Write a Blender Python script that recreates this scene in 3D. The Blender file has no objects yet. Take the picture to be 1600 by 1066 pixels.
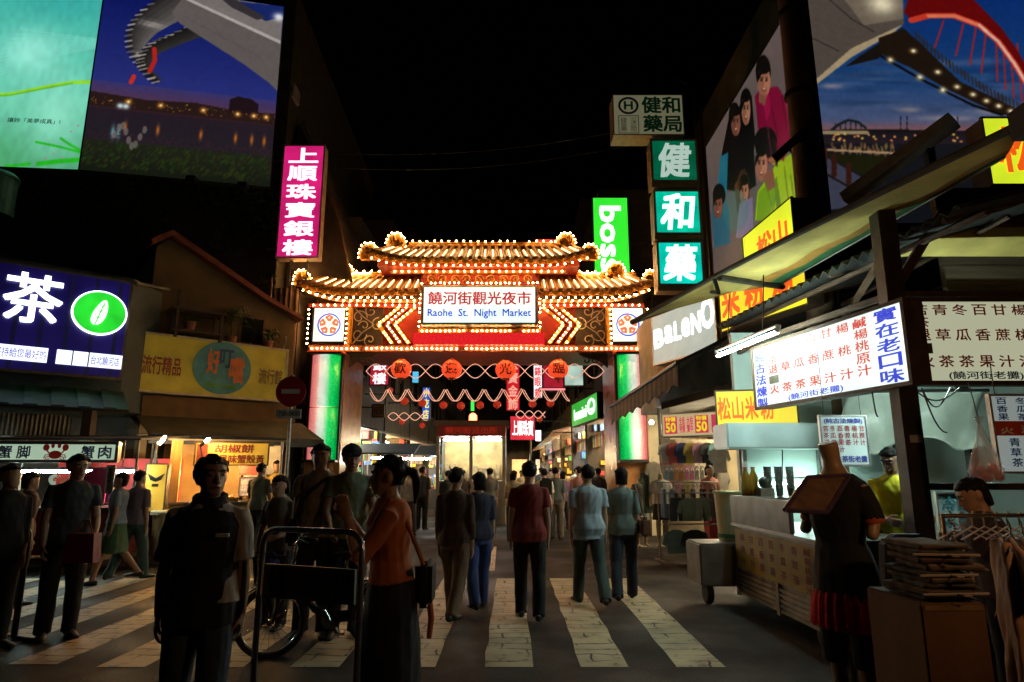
import bpy, bmesh, math, random
import numpy as np
from mathutils import Vector, Matrix, Euler, noise as mnoise
R=math.radians
random.seed(7)
S=bpy.context.scene
C=S.collection
# ---------------- camera, world, exposure ----------------
FP=1000.0; TH=R(11.4); CZ=1.6
cd=bpy.data.cameras.new("camera"); cam=bpy.data.objects.new("camera",cd); C.objects.link(cam)
cd.sensor_fit='HORIZONTAL'; cd.sensor_width=36; cd.lens=36*FP/1600; cd.clip_start=.05; cd.clip_end=600
cam.location=(0,0,CZ); cam.rotation_euler=(R(90)+TH,0,0); S.camera=cam
W=bpy.data.worlds.new("World"); S.world=W; W.use_nodes=True
_n=W.node_tree.nodes; _b=_n['Background']
_s=_n.new('ShaderNodeTexSky'); _s.sky_type='NISHITA'; _s.sun_disc=False; _s.sun_elevation=R(-6); _s.sun_rotation=R(250)
W.node_tree.links.new(_s.outputs[0],_b.inputs[0]); _b.inputs[1].default_value=.05
S.view_settings.view_transform='Standard'; S.view_settings.look='None'; S.view_settings.exposure=.8; S.view_settings.gamma=1
S.cycles.use_denoising=True
try: S.cycles.denoiser='OPENIMAGEDENOISE'
except Exception: pass
S.cycles.max_bounces=6; S.cycles.diffuse_bounces=3; S.cycles.glossy_bounces=3; S.cycles.transmission_bounces=4; S.cycles.transparent_max_bounces=8
S.cycles.sample_clamp_indirect=4; S.cycles.caustics_reflective=False; S.cycles.caustics_refractive=False
# ---------------- picture to world helpers ----------------
def ray(x,y):
    u=(x-800)/FP; v=(533-y)/FP
    return Vector((u,math.cos(TH)-v*math.sin(TH),math.sin(TH)+v*math.cos(TH)))
EYE=Vector((0,0,CZ))
def at(x,y,Y): d=ray(x,y); return EYE+d*(Y/d.y)
def atz(x,y,z=0.0): d=ray(x,y); return EYE+d*((z-CZ)/d.z)
def atx(x,y,X): d=ray(x,y); return EYE+d*(X/d.x)
def px(x,Y,z=1.2):      # world X of picture column x at distance Y, height z
    return (x-800)/FP*(Y*math.cos(TH)+(z-CZ)*math.sin(TH))
def lin(c): return tuple((v/12.92 if v<=.04045 else ((v+.055)/1.055)**2.4) for v in c)
def hx(r,g,b): return lin((r/255,g/255,b/255))
# ---------------- materials ----------------
MC={}   # materials by name
def mat(name,col=(.5,.5,.5),rough=.6,metal=0,var=.25,scale=5.,bump=0.,bscale=None,stretch=(1,1,1),es=0.,ecol=None,alpha=1,trans=0,evar=0,spec=.5):
    if name in MC: return MC[name]
    m=bpy.data.materials.new(name); m.use_nodes=True; nt=m.node_tree; N=nt.nodes; L=nt.links
    b=N['Principled BSDF']; b.inputs['Roughness'].default_value=rough; b.inputs['Metallic'].default_value=metal
    b.inputs['Specular IOR Level'].default_value=spec
    tc=N.new('ShaderNodeTexCoord'); mp=N.new('ShaderNodeMapping'); mp.inputs['Scale'].default_value=stretch
    L.new(tc.outputs['Object'],mp.inputs['Vector'])
    nz=N.new('ShaderNodeTexNoise'); nz.inputs['Scale'].default_value=scale; nz.inputs['Detail'].default_value=5
    L.new(mp.outputs[0],nz.inputs['Vector'])
    cr=N.new('ShaderNodeValToRGB'); cr.color_ramp.elements[0].position=.3; cr.color_ramp.elements[1].position=.72
    cr.color_ramp.elements[0].color=tuple(c*(1-var) for c in col)+(1,); cr.color_ramp.elements[1].color=tuple(min(1,c*(1+var*.6)) for c in col)+(1,)
    L.new(nz.outputs['Fac'],cr.inputs['Fac']); L.new(cr.outputs[0],b.inputs['Base Color'])
    if bump:
        n2=N.new('ShaderNodeTexNoise'); n2.inputs['Scale'].default_value=bscale or scale*4; n2.inputs['Detail'].default_value=4
        L.new(mp.outputs[0],n2.inputs['Vector']); bp=N.new('ShaderNodeBump'); bp.inputs['Strength'].default_value=bump; bp.inputs['Distance'].default_value=.02
        L.new(n2.outputs['Fac'],bp.inputs['Height']); L.new(bp.outputs[0],b.inputs['Normal'])
    if es:
        b.inputs['Emission Strength'].default_value=es; b.inputs['Emission Color'].default_value=tuple(ecol or col)+(1,)
        if evar:
            mr=N.new('ShaderNodeMapRange'); mr.inputs['From Min'].default_value=.3; mr.inputs['From Max'].default_value=.7
            mr.inputs['To Min'].default_value=es*(1-evar); mr.inputs['To Max'].default_value=es*(1+evar)
            L.new(nz.outputs['Fac'],mr.inputs['Value']); L.new(mr.outputs[0],b.inputs['Emission Strength'])
    if trans: b.inputs['Transmission Weight'].default_value=trans
    if alpha<1: b.inputs['Alpha'].default_value=alpha
    MC[name]=m; return m
def lit(name,col,es,var=.12,scale=1.5):
    es=es*.62 if es<4 else es
    return _lit(name,col,es,var,scale)
def _lit(name,col,es,var,scale):   # the face of something that gives off light
    return mat(name,tuple(min(.8,c) for c in col),.35,0,.05,scale,es=es,ecol=col,evar=var)
# ---------------- mesh builder ----------------
class MB:
    def __init__(s): s.v=[]; s.f=[]; s.m=[]; s.k=0
    def add(s,vs,fs,M=None):
        o=len(s.v); s.v+= [tuple(M@Vector(v)) if M is not None else tuple(v) for v in vs]
        for f in fs: s.f.append([o+i for i in f]); s.m.append(s.k)
        return s
    def box(s,x0,x1,y0,y1,z0,z1,M=None,b=0.):
        if b>0:
            bm=bmesh.new(); bmesh.ops.create_cube(bm,size=1)
            for v in bm.verts: v.co=Vector(((x0+x1)/2+v.co.x*(x1-x0),(y0+y1)/2+v.co.y*(y1-y0),(z0+z1)/2+v.co.z*(z1-z0)))
            bmesh.ops.bevel(bm,geom=bm.edges[:],offset=min(b,.45*min(x1-x0,y1-y0,z1-z0)),segments=2,affect='EDGES')
            bm.verts.index_update()
            s.add([v.co[:] for v in bm.verts],[[v.index for v in f.verts] for f in bm.faces],M); bm.free(); return s
        return s.add([(x0,y0,z0),(x1,y0,z0),(x1,y1,z0),(x0,y1,z0),(x0,y0,z1),(x1,y0,z1),(x1,y1,z1),(x0,y1,z1)],
            [(0,3,2,1),(4,5,6,7),(0,1,5,4),(1,2,6,5),(2,3,7,6),(3,0,4,7)],M)
    def prism(s,pts,d,M=None):      # polygon in x,z extruded from y=0 to y=d
        n=len(pts); return s.add([(p[0],0,p[1]) for p in pts]+[(p[0],d,p[1]) for p in pts],
            [list(range(n)),list(range(2*n-1,n-1,-1))]+[[i,i+n,(i+1)%n+n,(i+1)%n] for i in range(n)],M)
    def hull(s,base,z0,z1):         # footprint polygon raised from z0 to z1
        n=len(base); return s.add([(p[0],p[1],z0) for p in base]+[(p[0],p[1],z1) for p in base],
            [list(range(n-1,-1,-1)),list(range(n,2*n))]+[[i,(i+1)%n,(i+1)%n+n,i+n] for i in range(n)])
    def slab(s,q,t):                # quad with thickness t downwards
        q=[Vector(p) for p in q]; n=(q[1]-q[0]).cross(q[3]-q[0]).normalized()
        return s.add(q+[p-n*t for p in q],[(0,1,2,3),(7,6,5,4),(0,4,5,1),(1,5,6,2),(2,6,7,3),(3,7,4,0)])
    def loft(s,rings,caps=True):
        n=len(rings[0]); vs=[p for r in rings for p in r]; fs=[]
        for i in range(len(rings)-1):
            for j in range(n):
                k=(j+1)%n; fs.append((i*n+j,i*n+k,(i+1)*n+k,(i+1)*n+j))
        if caps: fs.append(list(range(n-1,-1,-1))); fs.append([len(vs)-n+j for j in range(n)])
        return s.add(vs,fs)
    def tube(s,pts,r,n=8,rounded=False,flat=None,closed=False):
        P=[Vector(p) for p in pts]; rr=list(r) if hasattr(r,'__len__') else [r]*len(P)
        if rounded:
            d0=(P[0]-P[1]).normalized(); d1=(P[-1]-P[-2]).normalized()
            rr=[e if isinstance(e,tuple) else (e,e) for e in rr]; ra=min(rr[0]); rb=min(rr[-1]); sc=lambda e,k:(e[0]*k,e[1]*k)
            P=[P[0]+d0*ra*.75,P[0]+d0*ra*.4]+P+[P[-1]+d1*rb*.4,P[-1]+d1*rb*.75]
            rr=[sc(rr[0],.55),sc(rr[0],.88)]+rr+[sc(rr[-1],.88),sc(rr[-1],.55)]
        t=(P[1]-P[0]).normalized(); u=t.orthogonal().normalized() if flat is None else (Vector(flat)-t*t.dot(Vector(flat))).normalized()
        rings=[]
        for i,p in enumerate(P):
            a=P[max(0,i-1)]; b=P[min(len(P)-1,i+1)]; t=(b-a).normalized()
            u=(u-t*t.dot(u)); u=u.normalized() if u.length>1e-6 else t.orthogonal().normalized(); w=t.cross(u)
            e=rr[i] if isinstance(rr[i],tuple) else (rr[i],rr[i])
            rings.append([p+u*e[0]*math.cos(q)+w*e[1]*math.sin(q) for q in [2*math.pi*j/n for j in range(n)]])
        if closed: rings.append(rings[0])
        return s.loft(rings,not closed)
    def lathe(s,prof,n=16,M=None):  # (r,z) pairs
        vs=[];fs=[];m=len(prof)
        for j in range(n):
            a=2*math.pi*j/n
            vs+=[(r*math.cos(a),r*math.sin(a),z) for r,z in prof]
        for j in range(n):
            k=(j+1)%n
            for i in range(m-1): fs.append((j*m+i,k*m+i,k*m+i+1,j*m+i+1))
        fs.append([j*m for j in range(n-1,-1,-1)]); fs.append([j*m+m-1 for j in range(n)])
        return s.add(vs,fs,M)
    def ball(s,c,r,n=10,m=6):
        r=r if hasattr(r,'__len__') else (r,r,r)
        return s.lathe([(max(.02,math.sin(math.pi*i/m)),-math.cos(math.pi*i/m)) for i in range(m+1)],n,Matrix.Translation(c)@Matrix.Diagonal((r[0],r[1],r[2],1)))
    def bulb(s,c,r):
        x,y,z=c; vs=[(x+r,y,z),(x-r,y,z),(x,y+r,z),(x,y-r,z),(x,y,z+r),(x,y,z-r)]
        return s.add(vs,[(0,2,4),(2,1,4),(1,3,4),(3,0,4),(2,0,5),(1,2,5),(3,1,5),(0,3,5)])
    def build(s,name,mats,parent=None,smooth=False,loc=None):
        me=bpy.data.meshes.new(name); me.from_pydata(s.v,[],s.f)
        if not isinstance(mats,(list,tuple)): mats=[mats]
        for m in mats: me.materials.append(m)
        if len(mats)>1:
            for p,k in zip(me.polygons,s.m): p.material_index=k
        if smooth: me.polygons.foreach_set('use_smooth',[True]*len(me.polygons))
        me.update()
        o=bpy.data.objects.new(name,me); C.objects.link(o)
        if parent: o.parent=parent
        if loc: o.location=loc
        return o
def thing(name,label,cat,loc=(0,0,0),rz=0.,group=None):
    o=bpy.data.objects.new(name,None); C.objects.link(o); o.empty_display_size=.2
    o.location=loc; o.rotation_euler=(0,0,rz); return tag(o,label,cat,group)
def tag(o,label,cat,group=None):
    o['label']=label; o['category']=cat
    if group: o['group']=group
    return o
def struct(o,kind='structure'): o['kind']=kind; return o
def dup(root,loc,rz,label,group=None):
    r=root.copy(); C.objects.link(r); r.location=loc; r.rotation_euler=(0,0,rz); r['label']=label
    if group: r['group']=group
    for ch in root.children:
        c=ch.copy(); C.objects.link(c); c.parent=r
        for g in ch.children:
            d=g.copy(); C.objects.link(d); d.parent=c
    return r
TS=bpy.data.scenes.new('workbench'); TV=TS.view_layers[0]
def baked(o):           # the evaluated mesh of an object, worked out in a small scene of its own
    TS.collection.objects.link(o); TV.update()
    me=bpy.data.meshes.new_from_object(o.evaluated_get(TV.depsgraph)); TS.collection.objects.unlink(o); return me
# ---------------- lettering ----------------
TX={}
def tmesh(s,bold,sp=1.,ls=1.):   # glyph outlines; weight is added by layered copies, v = (x, z, layer depth)
    k=(s,bold,sp,ls)
    if k in TX: return TX[k]
    cu=bpy.data.curves.new('t','FONT'); cu.body=s; cu.align_x='CENTER'; cu.size=1; cu.space_line=ls; cu.space_character=sp
    cu.resolution_u=2
    o=bpy.data.objects.new('t',cu); me=baked(o)
    v=np.empty(len(me.vertices)*3,'f'); me.vertices.foreach_get('co',v); v=v.reshape(-1,3).astype(float)
    f=[list(p.vertices) for p in me.polygons]
    bpy.data.objects.remove(o); bpy.data.curves.remove(cu); bpy.data.meshes.remove(me)
    if len(v)==0: v=np.zeros((1,3)); f=[]
    v[:,2]=0; V=[v]; F_=list(f); b=min(bold*.75,.034)
    for i,(dx,dz) in enumerate(((b,b),(-b,b),(b,-b),(-b,-b)) if bold>=.01 else ()):
        q=v.copy(); q[:,0]+=dx; q[:,1]+=dz; q[:,2]=.0006*(i+1); n=len(v)*(i+1); V.append(q); F_+=[[n+j for j in p] for p in f]
    v=np.concatenate(V); mn=v.min(0); mx=v.max(0); mn[2]=0; v-=mn; v[:,0]/=max(mx[0]-mn[0],1e-6); v[:,1]/=max(mx[1]-mn[1],1e-6)
    TX[k]=(v.tolist(),F_); return TX[k]
def letters(parent,items,m,y=-.006,name='lettering',bold=.012,shear=0,ls=.92):
    """items: (text, x0, z0, x1, z1) boxes in the parent's local x,z; all one part"""
    if 1<len(items)<=4: return [letters(parent,[it],m,y,name,bold,shear,ls) for it in items][0]
    b=MB()
    for it in items:
        s,x0,z0,x1,z1=it[:5]; rot=it[5] if len(it)>5 else 0
        v,f=tmesh(s,bold,1.,ls)
        p=[]
        for a,c,l in v:
            if rot==-90: a,c=c,1-a
            p.append((x0+(x1-x0)*a+shear*(c-.5)*(z1-z0),y-l,z0+(z1-z0)*c))
        b.add(p,f)
    return b.build(name,m,parent)
def col(s): return '\n'.join(s)
# ---------------- sign boxes ----------------
def sign(name,label,cat,L,Rr,depth,face,case,group=None,border=.04,Yr=None,partname='face'):
    """L=(x,ytop,ybottom,Y) left edge in the picture and its distance, Rr=(x,ytop) of the right edge (or Yr given)"""
    p1=at(L[0],L[1],L[3]); p0=at(L[0],L[2],L[3])
    q=at(Rr[0],Rr[1],Yr) if Yr else atz(Rr[0],Rr[1],p1.z)
    d=Vector((q.x-p1.x,q.y-p1.y)); w=d.length; a=math.atan2(d.y,d.x); h=p1.z-p0.z
    r=thing(name,label,cat,(p1.x,p1.y,p0.z),a,group)
    b=MB(); b.box(0,w,.012,depth,0,h,b=.012)
    for X0,X1,Z0,Z1 in ((-.01,w+.01,h-border,h+.01),(-.01,w+.01,-.01,border),(-.01,border,border,h-border),(w-border,w+.01,border,h-border)):
        b.box(X0,X1,-.012,.03,Z0,Z1)
    b.build('case',case,r)
    MB().box(border-.005,w-border+.005,0,.008,border-.005,h-border+.005).build(partname,face,r)
    r['w']=w; r['h']=h
    return r,w,h
def onface(r,x,y):      # where the sight line through a picture point meets a sign's face, in the sign's own x and z
    a=r.rotation_euler.z; n=Vector((math.sin(a),-math.cos(a),0)); d=ray(x,y); t=(r.location-EYE).dot(n)/d.dot(n); p=EYE+d*t-r.location
    return p.x*math.cos(a)+p.y*math.sin(a),p.z
# ---------------- printed pictures ----------------
class Pic:
    def __init__(s,nx,nz): s.nx=nx; s.nz=nz; s.X,s.Z=np.meshgrid(np.linspace(0,1,nx),np.linspace(0,1,nz)); s.c=np.zeros((nz,nx,3))
    def put(s,mask,c,a=1.): 
        m=(np.clip(mask,0,1)*a)[...,None]; s.c=s.c*(1-m)+np.array(c)*m
    def grad(s,z0,c0,z1,c1):
        t=np.clip((s.Z-z0)/(z1-z0),0,1)[...,None]; k=(s.Z>=min(z0,z1))&(s.Z<=max(z0,z1))
        s.c=np.where(k[...,None],np.array(c0)*(1-t)+np.array(c1)*t,s.c)
    def poly(s,pts,c,a=1.):
        m=np.zeros(s.X.shape,bool); n=len(pts)
        for i in range(n):
            x0,y0=pts[i]; x1,y1=pts[(i+1)%n]
            if y0==y1: continue
            k=((y0>s.Z)!=(y1>s.Z))&(s.X<(x1-x0)*(s.Z-y0)/(y1-y0)+x0); m^=k
        s.put(m.astype(float),c,a); return m
    def line(s,pts,w,c,a=1.):
        for (x0,y0),(x1,y1) in zip(pts,pts[1:]):
            dx,dy=x1-x0,y1-y0; t=np.clip(((s.X-x0)*dx+(s.Z-y0)*dy)/(dx*dx+dy*dy+1e-9),0,1)
            d=np.hypot(s.X-x0-t*dx,(s.Z-y0-t*dy)); s.put((d<w).astype(float),c,a)
    def ell(s,x,z,rx,rz,c,a=1.,soft=0.):
        d=((s.X-x)/rx)**2+((s.Z-z)/rz)**2
        s.put(np.exp(-d*soft) if soft else (d<1).astype(float),c,a)
    def noise(s,amt,f=40,seed=1):
        rs=np.random.RandomState(seed); g=rs.rand(f,f); i=(s.Z*(f-1.01)); j=(s.X*(f-1.01)); i0=i.astype(int); j0=j.astype(int); a=i-i0; b=j-j0
        n=g[i0,j0]*(1-a)*(1-b)+g[i0+1,j0]*a*(1-b)+g[i0,j0+1]*(1-a)*b+g[i0+1,j0+1]*a*b
        s.c=np.clip(s.c*(1+amt*(n[...,None]-.5)*2),0,1); return n
    def mesh(s,name,w,h,parent,es,y=-.006):
        v=np.zeros((s.nx*s.nz,3)); v[:,0]=(s.X*w).ravel(); v[:,2]=(s.Z*h).ravel(); v[:,1]=y
        f=[(r*s.nx+c,r*s.nx+c+1,(r+1)*s.nx+c+1,(r+1)*s.nx+c) for r in range(s.nz-1) for c in range(s.nx-1)]
        me=bpy.data.meshes.new(name); me.from_pydata(v.tolist(),[],f)
        for _ in range(1): s.c[1:-1]=(s.c[:-2]+2*s.c[1:-1]+s.c[2:])/4; s.c[:,1:-1]=(s.c[:,:-2]+2*s.c[:,1:-1]+s.c[:,2:])/4
        at_=me.color_attributes.new('print','FLOAT_COLOR','POINT'); c=np.clip(s.c,0,1); c=np.where(c<=.04045,c/12.92,((c+.055)/1.055)**2.4)
        at_.data.foreach_set('color',np.concatenate([c.reshape(-1,3),np.ones((s.nx*s.nz,1))],1).astype('f').ravel())
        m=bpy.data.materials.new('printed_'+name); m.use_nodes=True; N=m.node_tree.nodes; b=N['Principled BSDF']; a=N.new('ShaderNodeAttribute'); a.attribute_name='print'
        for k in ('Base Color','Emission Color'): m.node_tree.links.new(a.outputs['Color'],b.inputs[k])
        b.inputs['Emission Strength'].default_value=es*.65; b.inputs['Roughness'].default_value=.5  # print glows by itself, standing in for floodlight on the billboards
        me.materials.append(m); o=bpy.data.objects.new(name,me); C.objects.link(o); o.parent=parent; return o
# ---------------- people ----------------
def remesh(b,vox,name,m,parent,fold=0.,smooth=2):
    src=bpy.data.meshes.new('source'); src.from_pydata(b.v,[],b.f)
    o=bpy.data.objects.new('source',src); md=o.modifiers.new('r','REMESH'); md.mode='VOXEL'; md.voxel_size=vox; md.use_smooth_shade=True
    if smooth: s=o.modifiers.new('s','SMOOTH'); s.iterations=smooth; s.factor=.5
    me=baked(o); me.name=name; bpy.data.objects.remove(o); bpy.data.meshes.remove(src)
    me.materials.clear(); me.materials.append(m); o=bpy.data.objects.new(name,me); C.objects.link(o)
    if fold:
        n=len(me.vertices); co=np.empty(n*3,'f'); no=np.empty(n*3,'f'); me.vertices.foreach_get('co',co); me.vertices.foreach_get('normal',no); co=co.reshape(-1,3); no=no.reshape(-1,3)
        q=np.array([mnoise.noise((p[0]*9,p[1]*9,p[2]*4.5))+.5*mnoise.noise((p[0]*19+p[2]*8,p[1]*19,p[2]*9)) for p in co.tolist()])
        co+=no*(q*fold)[:,None].astype('f'); me.vertices.foreach_set('co',co.ravel())
        me.update()
    me.polygons.foreach_set('use_smooth',[True]*len(me.polygons))
    if parent: o.parent=parent
    return o
SKIN=mat('skin',(.42,.25,.16),.5,0,.08,12)
HAIR=mat('black_hair',(.012,.010,.009),.62,0,.4,40,bump=.5,bscale=60,stretch=(1,1,.15),spec=.15)
EYEW=mat('eye_white',(.6,.57,.52),.3); EYEB=mat('dark_iris',(.015,.01,.008),.2); LIP=mat('lips',(.30,.11,.09),.45)
SHOE=mat('dark_shoe',(.03,.027,.025),.5)
def cloth(n,c,rough=.85): return mat(n+'_cloth',c,rough,0,.22,7,bump=.15,bscale=160)
HEADR=((0,.022,-.088,-.045),(.06,.040,-.098,-.02),(.16,.056,-.100,.03),(.28,.066,-.100,.070),(.42,.072,-.098,.092),(.55,.076,-.094,.102),(.70,.077,-.092,.104),(.82,.070,-.080,.095),(.92,.052,-.052,.070),(.98,.026,-.02,.04))
def eang(rx,yf,yb,z,n=16):
    out=[]; cy=(yf+yb)/2
    for j in range(n):
        a=2*math.pi*j/n; out.append(Vector((rx*math.cos(a),cy+(yb-yf)/2*math.sin(a),z)))
    return out
def person(label,loc,face,H=1.7,shirt=None,sleeve=.45,pants=None,leg=1.,hem=.86,arms=None,legs=None,lean=0,turn=0,nod=0,hair='short',
           vox=.014,group=None,skirt=None,bare=False,shoe=SHOE,female=False,vest=None,apron=None,coat=None,fat=1.,faceparts=True,hid=None,cap=None,collar=False):
    """loc=(x,y) of the feet; face=heading in degrees (0 looks at the camera, 180 away); arms=((upper dir),(fore dir),curl) per side, given for +x side with x outward"""
    s=H/1.7; r=thing('person',label,'person',(loc[0],loc[1],loc[2] if len(loc)>2 else 0),R(face),group)
    hip=Vector((0,0,.92)); RX=Matrix.Rotation(-R(lean),4,'X')     # lean forward is towards -y
    RX=Matrix.Rotation(R(lean),4,'X')
    def up(p): return hip+(RX@(Vector(p)-hip))
    w=.93 if female else 1.
    TOR=[(.84,.15,.10,.11),(.93,.168 if not female else .18,.105,.13),(1.02,.150,.10,.11),(1.10,.140*w,.098,.10),(1.22,.158*w,.118 if female else .11,.11),(1.31,.170*w,.125 if female else .115,.115),(1.36,.160*w,.105,.112),(1.395,.132*w,.09,.10),(1.425,.098,.074,.084),(1.455,.062,.056,.062)]
    TOR=[(z,a*fat,f*fat,k*fat) for z,a,f,k in TOR]
    legs=legs or ((0,0),(0,0)); arms=arms or (((.10,.02,-1),(.06,-.12,-1),.5),)*2
    if len(arms)==1: arms=(arms[0],)*2
    L={};sh=.166*w*fat
    A={}
    for i,sg in enumerate((1,-1)):
        t,k=legs[i]; tv=Vector((sg*.03,-math.sin(R(t)),-math.cos(R(t)))); sv=Vector((0,-math.sin(R(t-k)),-math.cos(R(t-k))))
        h=Vector((sg*.088,0,.90)); kn=h+tv*.42; an=kn+sv*.40; L[sg]=(h,kn,an)
        ua,fa,cu=arms[i]; S0=up((sg*sh,.005,1.362)); uv=Vector((ua[0]*sg,ua[1],ua[2])).normalized(); fv=Vector((fa[0]*sg,fa[1],fa[2])).normalized()
        e=S0+uv*.29; wr=e+fv*.245; A[sg]=(S0,e,wr,uv,fv,cu)
    low=min(L[1][2].z,L[-1][2].z)-.075
    def fin(b): b.v=[tuple((Vector(v)-Vector((0,0,low)))*s) for v in b.v]; return b
    HM=Matrix.Translation(up((0,-.004,1.47)))@Matrix.Rotation(R(turn),4,'Z')@Matrix.Rotation(R(nod),4,'X')
    hz=.232
    b=MB()
    b.loft([[up(p) for p in eang(a,-f,k,z)] for z,a,f,k in TOR])
    b.tube([up((0,.008,1.40)),up((0,-.004,1.49)),HM@Vector((0,.005,.06))],(.062,.054,.052),12)
    b.loft([[HM@Vector((p.x,p.y,p.z)) for p in eang(a,f,k,t*hz)] for t,a,f,k in HEADR])
    if vox<.012:
        b.tube([HM@Vector((0,-.090,.125)),HM@Vector((0,-.108,.092)),HM@Vector((0,-.117,.082)),HM@Vector((0,-.098,.076))],(.010,.013,.017,.014),8)
        b.tube([HM@Vector((-.05,-.082,.138)),HM@Vector((0,-.094,.140)),HM@Vector((.05,-.082,.138))],.010,6)
        b.tube([HM@Vector((-.022,-.095,.047)),HM@Vector((0,-.103,.048)),HM@Vector((.022,-.095,.047))],.009,6)
    for sg in (1,-1):
        c=HM@Vector((sg*.076,.012,.10)); b.ball(c,(.013,.022,.032),8,6)
    for sg in (1,-1):
        S0,e,wr,uv,fv,cu=A[sg]
        b.tube([S0-Vector((sg*.05,0,-.012)),S0,S0.lerp(e,.35),S0.lerp(e,.8),e,e.lerp(wr,.25),e.lerp(wr,.65),wr],[k*fat**.5 for k in (.044,.050,.048,.041,.038,.041,.034,.026)],10,True)
        # hand: palm, four fingers, thumb
        pn=Vector((-sg,0,0)); pn=(pn-fv*pn.dot(fv)); pn=pn.normalized() if pn.length>.2 else fv.orthogonal().normalized()
        sd=fv.cross(pn)*sg                      # towards the thumb side
        if sd.dot(Vector((0,-1,.3)))<0: sd=-sd
        pal=wr+fv*.085
        b.tube([wr-fv*.01,wr+fv*.03,wr+fv*.07,pal+fv*.008],[(.024,.018),(.036,.016),(.041,.015),(.038,.012)],10,False,sd)
        for q,(o,ln) in enumerate(((.030,.068),(.010,.078),(-.011,.073),(-.030,.056))):
            p0=wr+fv*.078+sd*o; d=fv; pts=[p0]
            for g in range(3):
                an_=cu*(.45+.35*g)*(1+.08*q); d2=(fv*math.cos(an_*1.1)+pn*math.sin(an_*1.1)).normalized()
                pts.append(pts[-1]+d2*ln*(.42,.33,.25)[g])
            b.tube(pts,(.0098,.0092,.0086,.0074),7,True)
        t0=wr+fv*.022+sd*.028; b.tube([t0,t0+(fv*.6+sd*.6+pn*.35).normalized()*.038,t0+(fv*.6+sd*.6+pn*.35).normalized()*.036+(fv*.85+sd*.15+pn*.5).normalized()*.045],(.014,.0115,.0085),7,True)
        h,kn,an=L[sg]
        b.tube([h+Vector((0,0,.03)),h.lerp(kn,.4),h.lerp(kn,.85),kn,kn.lerp(an,.3),kn.lerp(an,.75),an],(.088,.080,.060,.055,.056,.042,.037),12,True)
        ft=Vector((sg*.18,-1,0)).normalized()
        b.tube([an-ft*.05+Vector((0,0,-.035)),an+Vector((0,0,-.03)),an+ft*.08+Vector((0,0,-.048)),an+ft*.15+Vector((0,0,-.056)),an+ft*.185+Vector((0,0,-.062))],[(.032,.034),(.036,.042),(.042,.027),(.042,.018),(.030,.012)],10,True,(1,0,0))
    remesh(fin(b),vox,'body',SKIN,r,smooth=1 if vox<.012 else 2)
    E=.016
    if shirt:
        b=MB(); z0=hem; ring=[(z,a+E+.004+(.012 if z<1.05 else 0),f+E+(.008 if z<1.05 else 0),k+E+(.008 if z<1.05 else 0)) for z,a,f,k in TOR if z>z0+.03 and z<1.43]
        f0=[t for t in TOR if t[0]<=z0+.04]; q=f0[-1] if f0 else TOR[0]
        ring=[(z0,q[1]+.042,q[2]+.038,q[3]+.036)]+ring+[(1.452,.080,.068,.074)]
        b.loft([[up(p) for p in eang(a,-f,k,z)] for z,a,f,k in ring])
        if collar: b.tube([up((.07*math.cos(t),.0+.066*math.sin(t),1.462-.012*(-math.sin(t)))) for t in [i*math.pi/8 for i in range(16)]],.013,6,closed=True)
        for sg in (1,-1):
            S0,e,wr,uv,fv,cu=A[sg]
            if sleeve<=.01: continue
            if sleeve<=1: pts=[S0-Vector((sg*.06,0,-.016)),S0+Vector((0,0,.002)),S0.lerp(e,sleeve*.3),S0.lerp(e,sleeve*.6),S0.lerp(e,sleeve)]; rr=(.050,.061,.065,.065,.068)
            else: k=sleeve-1; pts=[S0-Vector((sg*.06,0,-.016)),S0+Vector((0,0,.002)),S0.lerp(e,.5),e,e.lerp(wr,k*.5),e.lerp(wr,k)]; rr=(.050,.061,.060,.055,.052,.046)
            b.tube(pts,[q_*fat**.5 for q_ in rr],12)
        remesh(fin(b),vox,'shirt',shirt,r,.012)
    if vest:
        b=MB(); ring=[(hem-.12,.196,.150,.152),(hem,.192,.146,.152)]+[(z,a+.026,f+.036,k+.036) for z,a,f,k in TOR if z>hem+.05 and z<1.34]+[(1.375,.172*fat,.12,.135),(1.42,.12,.096,.108),(1.455,.088,.074,.088)]
        b.loft([[up(p) for p in eang(a,-f,k,z)] for z,a,f,k in ring])
        b.tube([up((.082*math.cos(t),.004+.078*math.sin(t),1.465+.02*math.sin(t))) for t in [i*math.pi/8 for i in range(16)]],.020,6,closed=True)
        remesh(fin(b),vox,'vest',vest,r,.008)
        b=MB()
        for k in range(2): b.tube([up((sg_,-.20,1.30)) for sg_ in ((-.12,-.05) if k==0 else (.1,.11))],.004,6)
    if pants:
        b=MB()
        b.loft([eang(a,-f,k,z) for z,a,f,k in ((.80,.165,.115,.12),(.86,.17*fat,.118*fat,.128*fat),(.93,.185*fat,.12*fat,.145*fat),(.99,.17*fat,.118*fat,.128*fat),(1.03,.158*fat,.11*fat,.118*fat))])
        for sg in (1,-1):
            h,kn,an=L[sg]; an=an+Vector((0,0,-.035))
            if leg>=.99: pts=[h+Vector((0,0,.04)),h.lerp(kn,.4),h.lerp(kn,.85),kn,kn.lerp(an,.4),kn.lerp(an,.9),an]; rr=(.100,.096,.082,.077,.074,.070,.072)
            elif leg>.5: k=(leg-.5)*2; pts=[h+Vector((0,0,.04)),h.lerp(kn,.4),h.lerp(kn,.85),kn,kn.lerp(an,k)]; rr=(.100,.098,.086,.082,.078)
            else: pts=[h+Vector((0,0,.04)),h.lerp(kn,leg),h.lerp(kn,leg*2)]; rr=(.104,.104,.102)
            b.tube(pts,rr,14)
        remesh(fin(b),vox,'trousers',pants,r,.010)
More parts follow.
